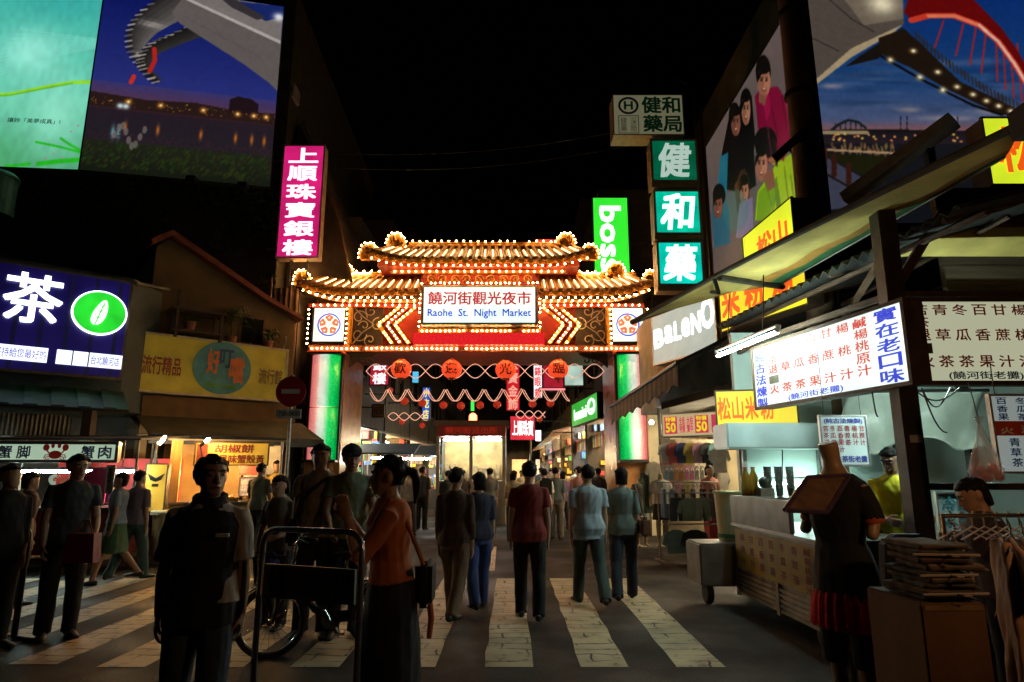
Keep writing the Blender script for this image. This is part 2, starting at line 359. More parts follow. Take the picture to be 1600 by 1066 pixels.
    if skirt:
        b=MB(); b.loft([eang(a,-f,k,z) for z,a,f,k in ((.50,.26,.20,.21),(.62,.24,.19,.2),(.80,.20,.15,.165),(.93,.188,.125,.148),(1.03,.158,.11,.118))])
        remesh(fin(b),vox,'skirt',skirt,r,.012)
    if apron:
        b=MB(); b.loft([eang(a,-f,k,z) for z,a,f,k in ((.34,.235,.19,.20),(.60,.228,.175,.19),(.80,.21,.155,.17),(.93,.196,.14,.158),(1.05,.166,.125,.128))])
        remesh(fin(b),vox,'apron',apron,r,.010)
    if shoe:
        for sg in (1,-1):
            h,kn,an=L[sg]; ft=Vector((sg*.18,-1,0)).normalized(); b=MB()
            b.tube([an-ft*.055+Vector((0,0,-.036)),an+Vector((0,0,-.034)),an+ft*.08+Vector((0,0,-.044)),an+ft*.15+Vector((0,0,-.051)),an+ft*.195+Vector((0,0,-.057))],[(.037,.040),(.041,.045),(.048,.033),(.049,.025),(.037,.018)],10,True,(1,0,0))
            remesh(fin(b),max(vox,.01),'shoe',shoe,r)
    hm=hair if not hid else None
    hair_m=HAIR
    if hair:
        b=MB(); g=.016
        up_=[(t,a+g*.75,f-g*(.45 if t<.85 else .8),k+g*.85) for t,a,f,k in HEADR if t>=.80]
        rings=[(.56,.082,.02,.114)]+[(.63,.086,-.025,.116),(.70,.087,-.062,.117),(.755,.0885,-.0905,.118)]+up_+[(1.045,.024,-.02,.035)]
        b.loft([[HM@p for p in eang(a,f,k,t*hz)] for t,a,f,k in rings])
        lowz={'short':.26,'bob':.02,'long':-.9,'tail':.22}[hair]
        lw=[(lowz,.060 if hair=='short' else .085,.03,.085 if hair!='long' else .12),(max(lowz+.2,.25),.082,.022,.105),(.62,.088,.0,.118)]
        if hair=='long': lw=[(-.75,.10,.04,.12),(-.2,.105,.03,.125),(.25,.095,.012,.118),(.62,.089,-.01,.119)]
        b.loft([[HM@p for p in eang(a,f,k,t*hz)] for t,a,f,k in lw])
        if hair=='tail':
            b.tube([HM@Vector((0,.10,.14)),HM@Vector((0,.155,.12)),HM@Vector((0,.17,.06)),HM@Vector((0,.15,-.06))],(.03,.034,.034,.012),8,True)
        rs=random.Random(int(H*1000)+int(face))
        for _ in range(26):                     # uneven locks
            a=rs.uniform(0,2*math.pi); t=rs.uniform(.62,.98); rr_=(.084 if t<.85 else .06)
            p=Vector((rr_*math.cos(a),.008+1.2*rr_*math.sin(a),t*hz)); 
            if p.y<-.05 and t<.80: continue
            q=Vector((p.x*1.06+rs.uniform(-.02,.02),p.y*1.05+rs.uniform(-.02,.02),p.z-rs.uniform(.01,.04))); b.tube([HM@p,HM@q],(.014,.004),6)
        remesh(fin(b),min(vox,.010),'hair',hair_m,r,.009,1)
    if cap:
        b=MB(); b.loft([[HM@p for p in eang(a,f,k,t*hz)] for t,a,f,k in ((.66,.096,-.112,.122),(.74,.097,-.112,.122),(.86,.088,-.098,.112),(.97,.062,-.06,.08),(1.05,.025,-.02,.035))])
        b.tube([HM@Vector((-.07,-.09,.158)),HM@Vector((-.04,-.15,.150)),HM@Vector((.04,-.15,.150)),HM@Vector((.07,-.09,.158))],(.010,.012,.012,.010),8)
        b.add([HM@Vector(p) for p in ((-.08,-.08,.16),(.08,-.08,.16),(.045,-.16,.150),(-.045,-.16,.150),(-.08,-.08,.15),(.08,-.08,.15),(.045,-.16,.142),(-.045,-.16,.142))],[(0,1,2,3),(7,6,5,4),(0,4,5,1),(1,5,6,2),(2,6,7,3),(3,7,4,0)])
        remesh(fin(b),.009,'cap',cap,r)
    if faceparts and vox<.012:
        for sg in (1,-1):
            b=MB(); b.ball(HM@Vector((sg*.031,-.0885,.117)),(.0145,.010,.0085),8,6); o=fin(b).build('eye',EYEW,r,True)
            b=MB(); b.ball(HM@Vector((sg*.031,-.0945,.117)),(.0068,.006,.0068),8,6); fin(b).build('iris',EYEB,o,True)
            b=MB(); b.tube([HM@Vector((sg*.014,-.1015,.138)),HM@Vector((sg*.032,-.099,.143)),HM@Vector((sg*.050,-.088,.138))],(.003,.005,.003),6); fin(b).build('eyebrow',HAIR,r,True)
        b=MB(); b.tube([HM@Vector((-.023,-.1025,.046)),HM@Vector((0,-.112,.048)),HM@Vector((.023,-.1025,.046))],[(.003,.003),(.006,.007),(.003,.003)],8); fin(b).build('mouth',LIP,r,True)
    r['s']=s; P={'low':low,'s':s,'arm':A,'head':HM,'root':r}
    return r,P
def world_of(P,v):   # a point of a figure, in the world
    r=P['root']; p=(Vector(v)-Vector((0,0,P['low'])))*P['s']
    return Matrix.Translation(r.location)@Matrix.Rotation(r.rotation_euler.z,4,'Z')@p
# ---------------- setting: ground and markings ----------------
def ground_mat():
    m=mat('asphalt',(.015,.0135,.012),.62,0,.5,.6,bump=.9,bscale=70,spec=.3)
    nt=m.node_tree; N=nt.nodes; L=nt.links; b=N['Principled BSDF']
    n=N.new('ShaderNodeTexNoise'); n.inputs['Scale'].default_value=.9; n.inputs['Detail'].default_value=6
    tc=[x for x in N if x.type=='TEX_COORD'][0]; L.new(tc.outputs['Object'],n.inputs['Vector'])
    mr=N.new('ShaderNodeMapRange'); mr.inputs['From Min'].default_value=.35; mr.inputs['From Max'].default_value=.65; mr.inputs['To Min'].default_value=.5; mr.inputs['To Max'].default_value=.9
    L.new(n.outputs['Fac'],mr.inputs['Value']); L.new(mr.outputs[0],b.inputs['Roughness']); return m
def paint_mat():
    m=mat('worn_road_paint',(.50,.41,.25),.65,0,.3,3,bump=.3,bscale=80)
    nt=m.node_tree; N=nt.nodes; L=nt.links; b=N['Principled BSDF']; tc=[x for x in N if x.type=='TEX_COORD'][0]
    src=b.inputs['Base Color'].links[0].from_socket
    nz=N.new('ShaderNodeTexNoise'); nz.inputs['Scale'].default_value=2.2; nz.inputs['Detail'].default_value=4; L.new(tc.outputs['Object'],nz.inputs['Vector'])
    mx=N.new('ShaderNodeMix'); mx.data_type='VECTOR'; mx.inputs['Factor'].default_value=.17; L.new(tc.outputs['Object'],mx.inputs[4]); L.new(nz.outputs['Color'],mx.inputs[5])
    vo=N.new('ShaderNodeTexBrick'); vo.inputs['Scale'].default_value=1.; vo.inputs['Mortar Size'].default_value=.012; vo.inputs['Mortar Smooth'].default_value=.6; vo.inputs['Brick Width'].default_value=.33; vo.inputs['Row Height'].default_value=.16; vo.offset=.37; vo.squash=1.7; vo.squash_frequency=3
    L.new(mx.outputs[1],vo.inputs['Vector']); nb=N.new('ShaderNodeTexNoise'); nb.inputs['Scale'].default_value=3.2; nb.inputs['Detail'].default_value=3; L.new(tc.outputs['Object'],nb.inputs['Vector'])
    gt=N.new('ShaderNodeMapRange'); gt.inputs['From Min'].default_value=.40; gt.inputs['From Max'].default_value=.56; L.new(nb.outputs['Fac'],gt.inputs['Value'])
    mm=N.new('ShaderNodeMath'); mm.operation='MULTIPLY'; L.new(vo.outputs['Fac'],mm.inputs[0]); L.new(gt.outputs[0],mm.inputs[1]); c1=N.new('ShaderNodeMath'); c1.operation='SUBTRACT'; c1.inputs[0].default_value=1; L.new(mm.outputs[0],c1.inputs[1])
    n2=N.new('ShaderNodeTexNoise'); n2.inputs['Scale'].default_value=6; n2.inputs['Detail'].default_value=8; n2.inputs['Roughness'].default_value=.7; L.new(tc.outputs['Object'],n2.inputs['Vector'])
    c2=N.new('ShaderNodeMapRange'); c2.inputs['From Min'].default_value=.33; c2.inputs['From Max'].default_value=.43; L.new(n2.outputs['Fac'],c2.inputs['Value'])
    mxx=c1
    mu=N.new('ShaderNodeMath'); mu.operation='MULTIPLY'; L.new(mxx.outputs[0],mu.inputs[0]); L.new(c2.outputs[0],mu.inputs[1])
    mc=N.new('ShaderNodeMix'); mc.data_type='RGBA'; L.new(mu.outputs[0],mc.inputs['Factor']); mc.inputs[6].default_value=(.018,.016,.014,1); L.new(src,mc.inputs[7]); L.new(mc.outputs[2],b.inputs['Base Color'])
    return m
b=MB(); b.add([(-150,-60,0),(150,-60,0),(150,240,0),(-150,240,0)],[(0,1,2,3)]); struct(b.build('road',ground_mat()))
PAINT=paint_mat()
b=MB()
for k in range(-9,3):
    x=-.23+.80*k; sk=.0
    y0=5.72 if k>-5 else 5.8; y1=10.15
    n=10; vs=[];fs=[]
    for i in range(n+1):
        y=y0+(y1-y0)*i/n; j=random.Random(k*50+i); vs+=[(x+j.uniform(-.012,.012),y,.004),(x+.40+j.uniform(-.012,.012),y,.004)]
    for i in range(n): fs.append((2*i,2*i+1,2*i+3,2*i+2))
    b.add(vs,fs)
struct(b.build('road_marking',PAINT))
b=MB(); b.add([(-.50,10.9,.004),(-.28,10.9,.004),(-.33,14.2,.004),(-.45,14.2,.004)],[(0,1,2,3)]); struct(b.build('road_marking',PAINT))
CONC=mat('paving_concrete',(.16,.15,.135),.8,0,.3,3,bump=.4)
b=MB(); b.hull([(-30,4.6),(-12.4,8.0),(-9.0,10.2),(-5.9,14.2),(-5.6,16.2),(-5.6,80),(-30,80)],-.2,.12); struct(b.build('pavement',CONC))
b=MB(); b.hull([(4.3,5.0),(30,5.0),(30,80),(4.3,80)],-.2,.12); struct(b.build('pavement',CONC))
# manhole cover in the road
r=thing('manhole_cover','round iron manhole cover set in the asphalt past the zebra stripes','manhole cover',(1.55,10.95,0))
b=MB(); b.lathe([(.01,-.05),(.33,-.05),(.33,.006),(.01,.006)],28); b.build('rim',mat('cast_iron',(.05,.048,.045),.45,.8,.3,20,bump=.4),r)
b=MB()
for i in range(-4,5):
    w=math.sqrt(max(0,.29**2-(i*.065)**2)); b.box(-w,w,i*.065-.018,i*.065+.018,.0065,.012)
b.build('grip_pattern',MC['cast_iron'],r)

# ---------------- shared materials ----------------
DARKW=mat('dark_stained_wall',(.055,.047,.038),.9,0,.5,1.2,bump=.5,bscale=14)
TANW=mat('tan_plaster',(.095,.066,.03),.85,0,.3,2,bump=.35,bscale=25)
BLK=mat('black_metal',(.02,.02,.02),.45,.5,.2,9)
STEEL=mat('brushed_steel',(.38,.38,.37),.34,1,.25,12,bump=.1,stretch=(1,1,8))
GALV=mat('galvanised_pipe',(.30,.30,.29),.4,.9,.3,14)
BRN=mat('rusty_brown_metal',(.10,.055,.03),.65,.3,.4,9,bump=.3)
TUBE=lit('fluorescent_tube',(.72,1.0,.90),95,0)
WARM=lit('warm_bulb',(1.0,.54,.18),420,0)
E_WH=lit('lit_white_letter',(1,1,1),1.8,.05)
CREAM=mat('cream_case',(.42,.38,.28),.55,0,.25,6)
ALU=mat('aluminium_frame',(.42,.42,.42),.4,.8,.2,9)
RED=mat('red_lettering',(.45,.03,.02),.5); BLUE=mat('blue_lettering',(.02,.04,.36),.5)
RIB=lambda n,c: mat(n,c,.6,.25,.4,4,bump=.3)
def corrugated(p0,p1,z0,z1,name,m,parent,pitch=.09,amp=.018):
    p0=Vector((p0[0],p0[1],0)); p1=Vector((p1[0],p1[1],0)); d=p1-p0; n=int(d.length/pitch*4); nn=Vector((d.y,-d.x,0)).normalized()
    vs=[];fs=[]
    for i in range(n+1):
        p=p0+d*(i/n)+nn*amp*math.sin(i*math.pi/2)
        vs+=[(p.x,p.y,z0),(p.x,p.y,z1)]
        q=p-nn*.06; vs+=[(q.x,q.y,z0),(q.x,q.y,z1)]
    for i in range(n):
        a=4*i; fs+=[(a,a+4,a+5,a+1),(a+2,a+3,a+7,a+6),(a+1,a+5,a+7,a+3),(a,a+2,a+6,a+4)]
    fs+=[(0,1,3,2),(4*n,4*n+2,4*n+3,4*n+1)]
    return MB().add(vs,fs).build(name,m,parent)
# ---------------- left shop block ----------------
r=thing('shophouse','low dark shophouse carrying the blue tea sign and green awning','building',(0,0,0))
b=MB(); b.hull([(-14,7.6),(-9.15,11.45),(-7.75,12.62),(-7.9,17.4),(-14,17.4)],2.75,5.45); b.build('upper_wall',mat('dark_teal_wall',(.035,.06,.07),.8,0,.4,2,bump=.3),r)
b=MB(); b.hull([(-14,10.6),(-11.2,12.6),(-8.3,14.6),(-8.3,17.3),(-14,17.3)],0,2.75); b.build('shop_back_wall',DARKW,r)
b=MB(); b.slab([(-14.2,7.2,5.35),(-7.6,12.5,5.35),(-7.9,17.6,6.3),(-14.2,17.6,6.3)],.06); b.build('tarpaulin_roof',mat('dark_green_tarp',(.03,.06,.05),.55,0,.4,1.5,bump=.6,bscale=4),r)
for p in ((-13,8.45),(-10.6,10.35),(-8.15,12.4)): MB().box(p[0]-.09,p[0]+.09,p[1]-.09,p[1]+.09,.12,2.75).build('pillar',mat('dark_pillar',(.07,.06,.05),.7,0,.3,5),r)
# green awning
r=thing('awning','faded green sheet awning below the blue tea sign','awning',(0,0,0))
b=MB(); n=30
A0=Vector((-12.2,8.9,3.12)); A1=Vector((-7.62,12.5,3.12)); D_=Vector((.62,-.78,0))
for i in range(n):
    p=A0.lerp(A1,i/n); q=A0.lerp(A1,(i+1)/n); 
    o=D_*.95-Vector((0,0,.42)); k=.012*(-1)**i
    b.slab([p+o+Vector((0,0,k)),q+o+Vector((0,0,k)),q+Vector((0,0,k)),p+Vector((0,0,k))],.02)
b.build('sheet',mat('green_awning_sheet',(.05,.17,.12),.55,0,.45,2.5,bump=.3),r)
b=MB(); o=D_*.97-Vector((0,0,.46)); b.tube([A0+o,A1+o],.025,8)
for t in (.1,.45,.8,1): p=A0.lerp(A1,t); b.tube([p+Vector((0,0,-.5)),p+o*.95],.014,6)
b.build('frame',BLK,r)
r=thing('rolled_shutter','grey ribbed shutter box hanging under the green awning','shutter',(0,0,0))
corrugated((-10.4,10.6),(-8.35,12.2),2.2,2.62,'slats',RIB('grey_shutter',(.10,.095,.085)),r,.07,.012)
b=MB(); b.tube([(-10.45,10.55,2.19),(-8.3,12.2,2.19)],.03,8); b.build('bottom_rail',GALV,r)

# tan house behind the yellow sign
d=Vector((.735,.677,0)); nrm=Vector((.677,-.735,0)); O=Vector((-7.95,13.62,0)); ang=math.atan2(d.y,d.x)
r=thing('house','tan plastered house with a sloping red roof edge above the yellow sign','house',O,ang)
b=MB(); b.prism([(0,2.5),(3.3,2.5),(3.3,5.35),(2.5,5.65),(.25,6.75),(0,6.5)],2.4); b.build('wall',TANW,r)
b=MB(); Mx=None
b.prism([(-.12,6.50),(.25,6.78),(2.5,5.68),(3.45,5.33),(3.45,5.42),(2.52,5.80),(.25,6.92),(-.16,6.6)],2.7,Matrix.Translation((0,-.18,0))); b.build('roof',mat('red_brown_roof_edge',(.15,.035,.018),.7,0,.4,5,bump=.4),r)
b=MB(); b.prism([(0,2.35),(3.35,2.35),(3.35,3.15),(0,3.15)],.3,Matrix.Translation((0,-.30,0))); b.build('fascia',mat('ochre_fascia',(.12,.07,.025),.8,0,.35,3,bump=.3),r)
for x in (.15,3.1): MB().box(x-.09,x+.09,0,.2,.12,2.35).build('pillar',mat('ochre_pillar',(.28,.18,.08),.75,0,.3,4),r)
b=MB(); b.box(0,3.3,1.6,1.75,.12,2.35); b.build('shop_back_wall',mat('warm_shop_wall',(.40,.25,.10),.8,0,.3,3),r)
f=MB(); f.box(1.95,2.55,-.02,.05,4.55,5.25).build('window_frame',BRN,r); g=MB().box(2.0,2.5,-.035,-.022,4.6,5.2).build('pane',mat('dark_glass',(.01,.012,.012),.08),f if not isinstance(f,MB) else r)
# olive canopy
r=thing('canopy','dark olive canvas canopy over the pepper bun stall','canopy',O,ang)
b=MB(); n=24
for i in range(n):
    x0=-.1+3.6*i/n; x1=-.1+3.6*(i+1)/n; k=.03*math.sin(i*1.3)
    b.slab([(x0,-1.55,2.28+k*.4),(x1,-1.55,2.28+.03*math.sin((i+1)*1.3)*.4),(x1,-.32,2.72),(x0,-.32,2.72)],.015)
b.build('canvas',mat('olive_canvas',(.055,.058,.03),.8,0,.4,3,bump=.4),r)
b=MB(); b.box(-.1,3.5,-1.57,-1.545,2.10,2.285); b.build('valance',mat('blue_grey_valance',(.035,.05,.07),.8,0,.3,5),r)
b=MB(); b.tube([(-.1,-1.5,2.25),(3.5,-1.5,2.25)],.02,6)
for x in (0,3.4): b.tube([(x,-1.5,.0),(x,-1.5,2.25)],.022,6)
b.build('frame',BLK,r)
# ---------------- tea sign ----------------
TEAF=lit('deep_blue_lit_face',(.010,.006,.085),.42,.6,1.0)
r,w,h=sign('shop_sign','large dark blue tea shop sign with glowing white character and green roundel','sign',(-170,378,562,9.95),(208,441),.28,TEAF,mat('dark_bronze_case',(.16,.13,.10),.45,.6,.3,8))
def sx(x,x0,x1,w): return (x-x0)/(x1-x0)*w
E_TEA=lit('white_blue_neon',(.82,.86,1.0),3.2,.08)
fx=lambda x: onface(r,x,500)[0]
fz=lambda x,y: onface(r,x,y)[1]
letters(r,[('茶',fx(-2),fz(50,506),fx(94),fz(50,428))],E_TEA,-.05,bold=.02)
b=MB()
for i in range(9): b.box(w*(i+.5)/9-.035,w*(i+.5)/9+.035,-.004,.006,.06,h-.06)
b.build('face_ribs',lit('dark_rib',(.004,.004,.02),1,.3),r)
cx,cz=onface(r,155,490); rr=h*.205; EX=1.06
b=MB(); b.lathe([(.01,0),(rr*1.07,0),(rr*1.07,.05),(.01,.05)],40,Matrix.Translation((cx,-.03,cz))@Matrix.Scale(EX,4,(1,0,0))@Matrix.Rotation(R(90),4,'X')); b.build('roundel_rim',E_TEA,r)
b=MB(); b.lathe([(.01,0),(rr,0),(rr,.02),(.01,.02)],40,Matrix.Translation((cx,-.08,cz))@Matrix.Scale(EX,4,(1,0,0))@Matrix.Rotation(R(90),4,'X')); rd=b.build('roundel',lit('bright_green_lit',(.02,.62,.03),1.0,.25,3),r)
# generic tea leaf emblem in place of the cartoon figure
lf=[(math.cos(t)*.30*rr*(1-.25*math.sin(t)),math.sin(t)*.62*rr) for t in [i*math.pi/10 for i in range(20)]]
b=MB(); b.prism([(cx+x*.9+z*.25,cz+z) for x,z in lf],.012,Matrix.Translation((0,-.118,0))); b.build('leaf_emblem',E_WH,rd)
b=MB(); b.tube([(cx-.16*rr,-.124,cz-.62*rr),(cx,-.124,cz),(cx+.14*rr,-.124,cz+.5*rr)],.012,6)
for k in (-.3,0,.25): b.tube([(cx+k*.22*rr,-.124,cz+k*rr),(cx+(k*.22+.2)*rr,-.124,cz+(k+.2)*rr)],.008,5); b.tube([(cx+k*.22*rr,-.124,cz+k*rr),(cx+(k*.22-.17)*rr,-.124,cz+(k+.22)*rr)],.008,5)
b.build('leaf_veins',MC['bright_green_lit'],rd)
LSTRIP=lit('white_blue_strip',(.72,.78,1.0),1.6,.15)
for x0,x1 in ((-110,82),(96,198)):
    s=MB().box(fx(x0),fx(x1),-.03,-.008,h*.10,h*.235).build('text_strip',LSTRIP,r)
    if x0<0: letters(s,[('堅持給您最好的',fx(-2),h*.125,fx(80),h*.21)],lit('violet_letter',(.10,.08,.30),1),-.034)
    else:
        letters(s,[('台北饒河店',fx(150),h*.125,fx(194),h*.21)],lit('violet_letter',(.10,.08,.30),1),-.034)
        [MB().box(fx(q),fx(q+2),-.036,-.031,h*.10,h*.235).build('divider',TEAF,s) for q in (120,145)]
# ---------------- yellow sign ----------------
YEL=mat('yellow_sign_face',(.44,.37,.04),.55,0,.3,2,es=.03,ecol=(.6,.5,.04))  # unlit face given a faint glow of its own, letters and disc too
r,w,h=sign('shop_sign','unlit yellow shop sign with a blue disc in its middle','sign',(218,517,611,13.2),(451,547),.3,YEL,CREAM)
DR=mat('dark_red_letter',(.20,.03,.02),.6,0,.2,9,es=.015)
letters(r,[('流行精品',.02*w+.05,h*.30,w*.27,h*.62)],DR,bold=.03)
letters(r,[('流行館',w*.79,h*.30,w*.965,h*.60)],mat('brown_letter',(.22,.13,.04),.6),bold=.03)
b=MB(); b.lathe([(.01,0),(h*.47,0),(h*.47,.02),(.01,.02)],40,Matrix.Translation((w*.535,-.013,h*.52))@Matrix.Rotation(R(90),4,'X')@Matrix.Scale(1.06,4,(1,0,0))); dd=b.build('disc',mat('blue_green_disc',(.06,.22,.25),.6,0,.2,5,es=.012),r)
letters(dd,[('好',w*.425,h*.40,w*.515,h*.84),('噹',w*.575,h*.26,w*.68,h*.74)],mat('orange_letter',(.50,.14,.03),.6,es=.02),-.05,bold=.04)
letters(dd,[('叮',w*.505,h*.52,w*.60,h*.86)],mat('deep_blue_letter',(.02,.06,.20),.6),-.055,bold=.04)
b=MB(); b.prism([(w*.42,h*.18),(w*.64,h*.16),(w*.62,h*.24),(w*.52,h*.20),(w*.43,h*.25)],.012,Matrix.Translation((0,-.052,0))); b.build('grass_mark',mat('grass_green_print',(.08,.26,.03),.6),dd)
b=MB()
for x in (.3,.75): b.tube([(w*x,.2,h),(w*x,.6,h+.35)],.018,6)
b.tube([(w*.97,.1,h),(w*.98,.05,h+.22),(w*.96,-.1,h+.30),(w*.95,-.16,h+.24)],.012,6); b.build('bracket',GALV,r)
# shelf and plants above the yellow sign
sl=Matrix.Translation(O)@Matrix.Rotation(ang,4,'Z')
WOOD=mat('dark_wood',(.045,.03,.018),.7,0,.4,8,bump=.3,stretch=(1,8,1))
p=sl@Vector((.35,-.32,4.42))
r=thing('plant_rack','dark wooden two tier plant rack standing above the yellow sign','rack',p,ang)
for z,nm in ((.62,'shelf'),(.15,'shelf')):
    b=MB()
    for k in range(4): b.box(-.03,1.1,-.28+.15*k,-.15+.15*k,z,z+.04)
    b.build(nm,WOOD,r)
for x in (.05,.98):
    for y in (-.22,.22): MB().box(x,x+.06,y-.03,y+.03,-.0,.62 if y>0 or x>.5 else 1.05).build('leg',WOOD,r)
LEAF=mat('plant_leaf',(.06,.12,.03),.6,0,.4,6)
def pot_plant(label,p,hh,n,ln,seed,cat='plant',group=None):
    r=thing('potted_plant',label,cat,p,0,group); rs=random.Random(seed)
    b=MB(); b.lathe([(.09,0),(.13,.2),(.145,.2),(.145,.23),(.12,.23),(.11,.18),(.01,.18)],14); b.build('pot',mat('terracotta',(.22,.09,.05),.8,0,.3,8),r)
    b=MB(); b.tube([(0,0,.18),(.02,0,hh*.5),(rs.uniform(-.1,.1),0,hh)],(.02,.015,.01),6); b.build('stem',WOOD,r)
    b=MB()
    for k in range(n):
        a=rs.uniform(0,6.28); z=hh*rs.uniform(.55,1.0); l=ln*rs.uniform(.6,1.1); e=rs.uniform(-.1,.8); w_=.025
        u=Vector((math.cos(a),math.sin(a),0)); v=Vector((-u.y,u.x,0)); P0=Vector((0,0,z))
        P=[P0,P0+u*l*.4+Vector((0,0,l*e*.5)),P0+u*l*.75+Vector((0,0,l*e*.45)),P0+u*l+Vector((0,0,l*(e*.3-.25)))]
        ww=(w_*.4,w_,w_*.8,.002); vs=[]
        for q,t in zip(P,ww): vs+=[q+v*t,q-v*t+Vector((0,0,.004))]
        b.add(vs,[(0,1,3,2),(2,3,5,4),(4,5,7,6)])
    b.build('leaves',LEAF,r); return r
pot_plant('spiky dracaena in a pot on the ledge right of the dark rack',sl@Vector((1.75,-.05,4.45)),.85,46,.55,3)
pot_plant('small leafy pot plant at the far end of the ledge by the corrugated wall',sl@Vector((2.6,-.12,4.45)),.45,34,.32,5)
pot_plant('low potted plant on the lower shelf of the wooden rack',sl@Vector((.75,-.32,4.60)),.36,26,.22,9)
# ivy wall with the billboards
r=thing('building','tall dark building overgrown with ivy that carries the two left billboards','building',(0,0,0))
b=MB(); b.hull([(-16,14.9),(-10.9,15.55),(-6.35,16.5),(-6.9,30),(-16,30)],0,15.5); b.build('wall',mat('ivy_black_wall',(.03,.028,.02),.95,0,.6,3,bump=.8,bscale=20),r)
rs=random.Random(4); b=MB()
for k in range(5200):
    t=rs.random(); x=-12.8+t*6.5; y=(15.3+.16*(x+12.8)) if x<-10.9 else (15.56+.209*(x+10.9)); z=4.6+4.6*rs.random()**1.2
    if mnoise.noise(Vector((x*.9,z*.9,3)))<-.18: continue
    s=rs.uniform(.04,.09); a=rs.uniform(0,6.28); u=Vector((math.cos(a),.3*math.sin(a),math.sin(a)*.9)); v=Vector((-math.sin(a),rs.uniform(-.5,.1),math.cos(a))); c=Vector((x,y-rs.uniform(.05,.28),z))
    b.add([c-u*s,c+v*s*.6,c+u*s,c-v*s*.6],[(0,1,2,3)])
b.build('ivy',mat('ivy_leaf',(.035,.05,.022),.7,0,.5,2),r)
b=MB(); p=at(450,120,16.9); 
b.prism([(0,0),(1.9,0),(1.9,.1),(1.2,2.6),(.12,5.2),(0,5.2)],4,Matrix.Translation((-6.3,17.2,6.3))); b.build('gable',mat('dark_brown_siding',(.055,.04,.03),.85,0,.4,4,bump=.3),r)
b=MB(); b.tube([(-4.35,17.1,6.3),(-5.05,17.1,8.95),(-6.1,17.1,11.6)],.05,6); b.build('gable_rail',BRN,r)
r=thing('air_conditioner','small air conditioning unit on the dark wall above the pink sign','air conditioner',at(455,150,17.0))
MB().box(-.2,.2,-.35,.2,-.22,.22,None,.02).build('casing',mat('grey_unit',(.2,.2,.19),.6),r)
b=MB(); b.lathe([(.02,0),(.16,0),(.16,.02),(.02,.02)],18,Matrix.Translation((0,-.35,0))@Matrix.Rotation(R(90),4,'X')); b.build('fan_grille',BLK,r)
b=MB(); b.tube([(-.12,.1,-.22),(-.2,.2,-.6),(-.15,.25,-1.3)],.03,6); b.build('pipe',GALV,r)
# corrugated corner building beside the gate
r=thing('building','dark brown corrugated shed filling the gap left of the gate','building',(0,0,0))
corrugated((-8.2,16.35),(-5.75,16.62),0,6.4,'cladding',RIB('brown_corrugated',(.13,.075,.04)),r,.14,.025)
b=MB(); b.hull([(-8.2,16.6),(-5.76,16.8),(-5.9,19.5),(-8.2,19.5)],0,6.35); b.build('wall',DARKW,r)
b=MB(); b.tube([(-6.35,16.25,.0),(-6.35,16.25,6.6)],.035,8); b.tube([(-5.9,16.5,2),(-5.9,16.45,7.2)],.03,8); b.build('downpipe',BRN,r)
# ---------------- left billboards ----------------
def billboard(name,label,pl,pr,z0,z1,pic,es,case,t=.22):
    d=Vector((pr[0]-pl[0],pr[1]-pl[1])); w=d.length
    r=thing(name,label,'billboard',(pl[0],pl[1],z0),math.atan2(d.y,d.x))
    b=MB(); b.box(0,w,.0,t,0,z1-z0); b.build('frame',case,r)
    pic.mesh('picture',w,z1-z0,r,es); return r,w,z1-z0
DKF=mat('dark_frame',(.03,.035,.03),.6,0,.3,5)
pA=at(-70,262,14.75); pB=at(123,265,15.0); pC=at(421,292,16.0)
z0=pB.z; H1=5.2
P=Pic(210,280)
P.grad(0,(.30,.62,.45),.35,(.42,.78,.66)); P.grad(.35,(.42,.78,.66),1,(.22,.66,.62))
P.ell(.45,.62,.4,.2,(.62,.92,.84),.8,2.5); P.ell(.75,.28,.3,.3,(.60,.90,.80),.6,2.); P.ell(.2,.05,.5,.15,(.28,.62,.38),.7,2); P.ell(.7,.9,.5,.12,(.2,.62,.60),.6,2)
for i in range(12): P.line([(.0+.03*i,.42+.03*i),(.6,.60+.012*i),(1,.66+.005*i)],.004,(.52,.86,.78),.35)
P.line([(0,.355),(.35,.385),(.62,.43),(.85,.465),(1,.472)],.009,(.55,.82,.12)); P.line([(.0,.352),(.35,.38),(.62,.424),(.85,.46)],.004,(.35,.66,.12))
for pts,wd in (([(.62,.135),(.82,.115),(1,.09)],.006),([(.82,.16),(.9,.13),(1,.10)],.007),([(.66,.02),(.85,.04),(1,.05)],.012),([(.4,.0),(.6,.02)],.008)): P.line(pts,wd,(.14,.68,.12))
for a,c in ((.78,.075),(.72,.05),(.86,.06),(.9,.2),(.95,.23)): P.ell(a,c,.008,.004,(.75,.35,.5))
P.noise(.05,30)
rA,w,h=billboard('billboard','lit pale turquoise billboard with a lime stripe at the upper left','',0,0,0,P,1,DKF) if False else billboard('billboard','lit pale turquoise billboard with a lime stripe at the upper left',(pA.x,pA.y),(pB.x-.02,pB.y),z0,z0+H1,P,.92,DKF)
letters(rA,[('讓妳「美夢成真」!',w*.36,h*.232,w*.80,h*.258)],mat('dark_green_letter',(.01,.07,.06),.6),-.02)
P=Pic(340,350)
P.grad(0,(.09,.11,.07),.16,(.14,.15,.11)); P.grad(.16,(.15,.13,.16),.32,(.16,.12,.16)); P.grad(.32,(.22,.13,.15),.36,(.12,.08,.10)); P.grad(.36,(.36,.22,.30),.46,(.24,.22,.46)); P.grad(.46,(.17,.20,.50),1,(.04,.09,.38))
rs=random.Random(2)
P.poly([(0,.40),(.3,.385),(.55,.40),(.8,.38),(1,.39),(1,.33),(0,.33)],(.17,.11,.10))
P.poly([(.74,.37),(.74,.44),(.78,.46),(.86,.455),(.9,.43),(.9,.37)],(.13,.08,.10))
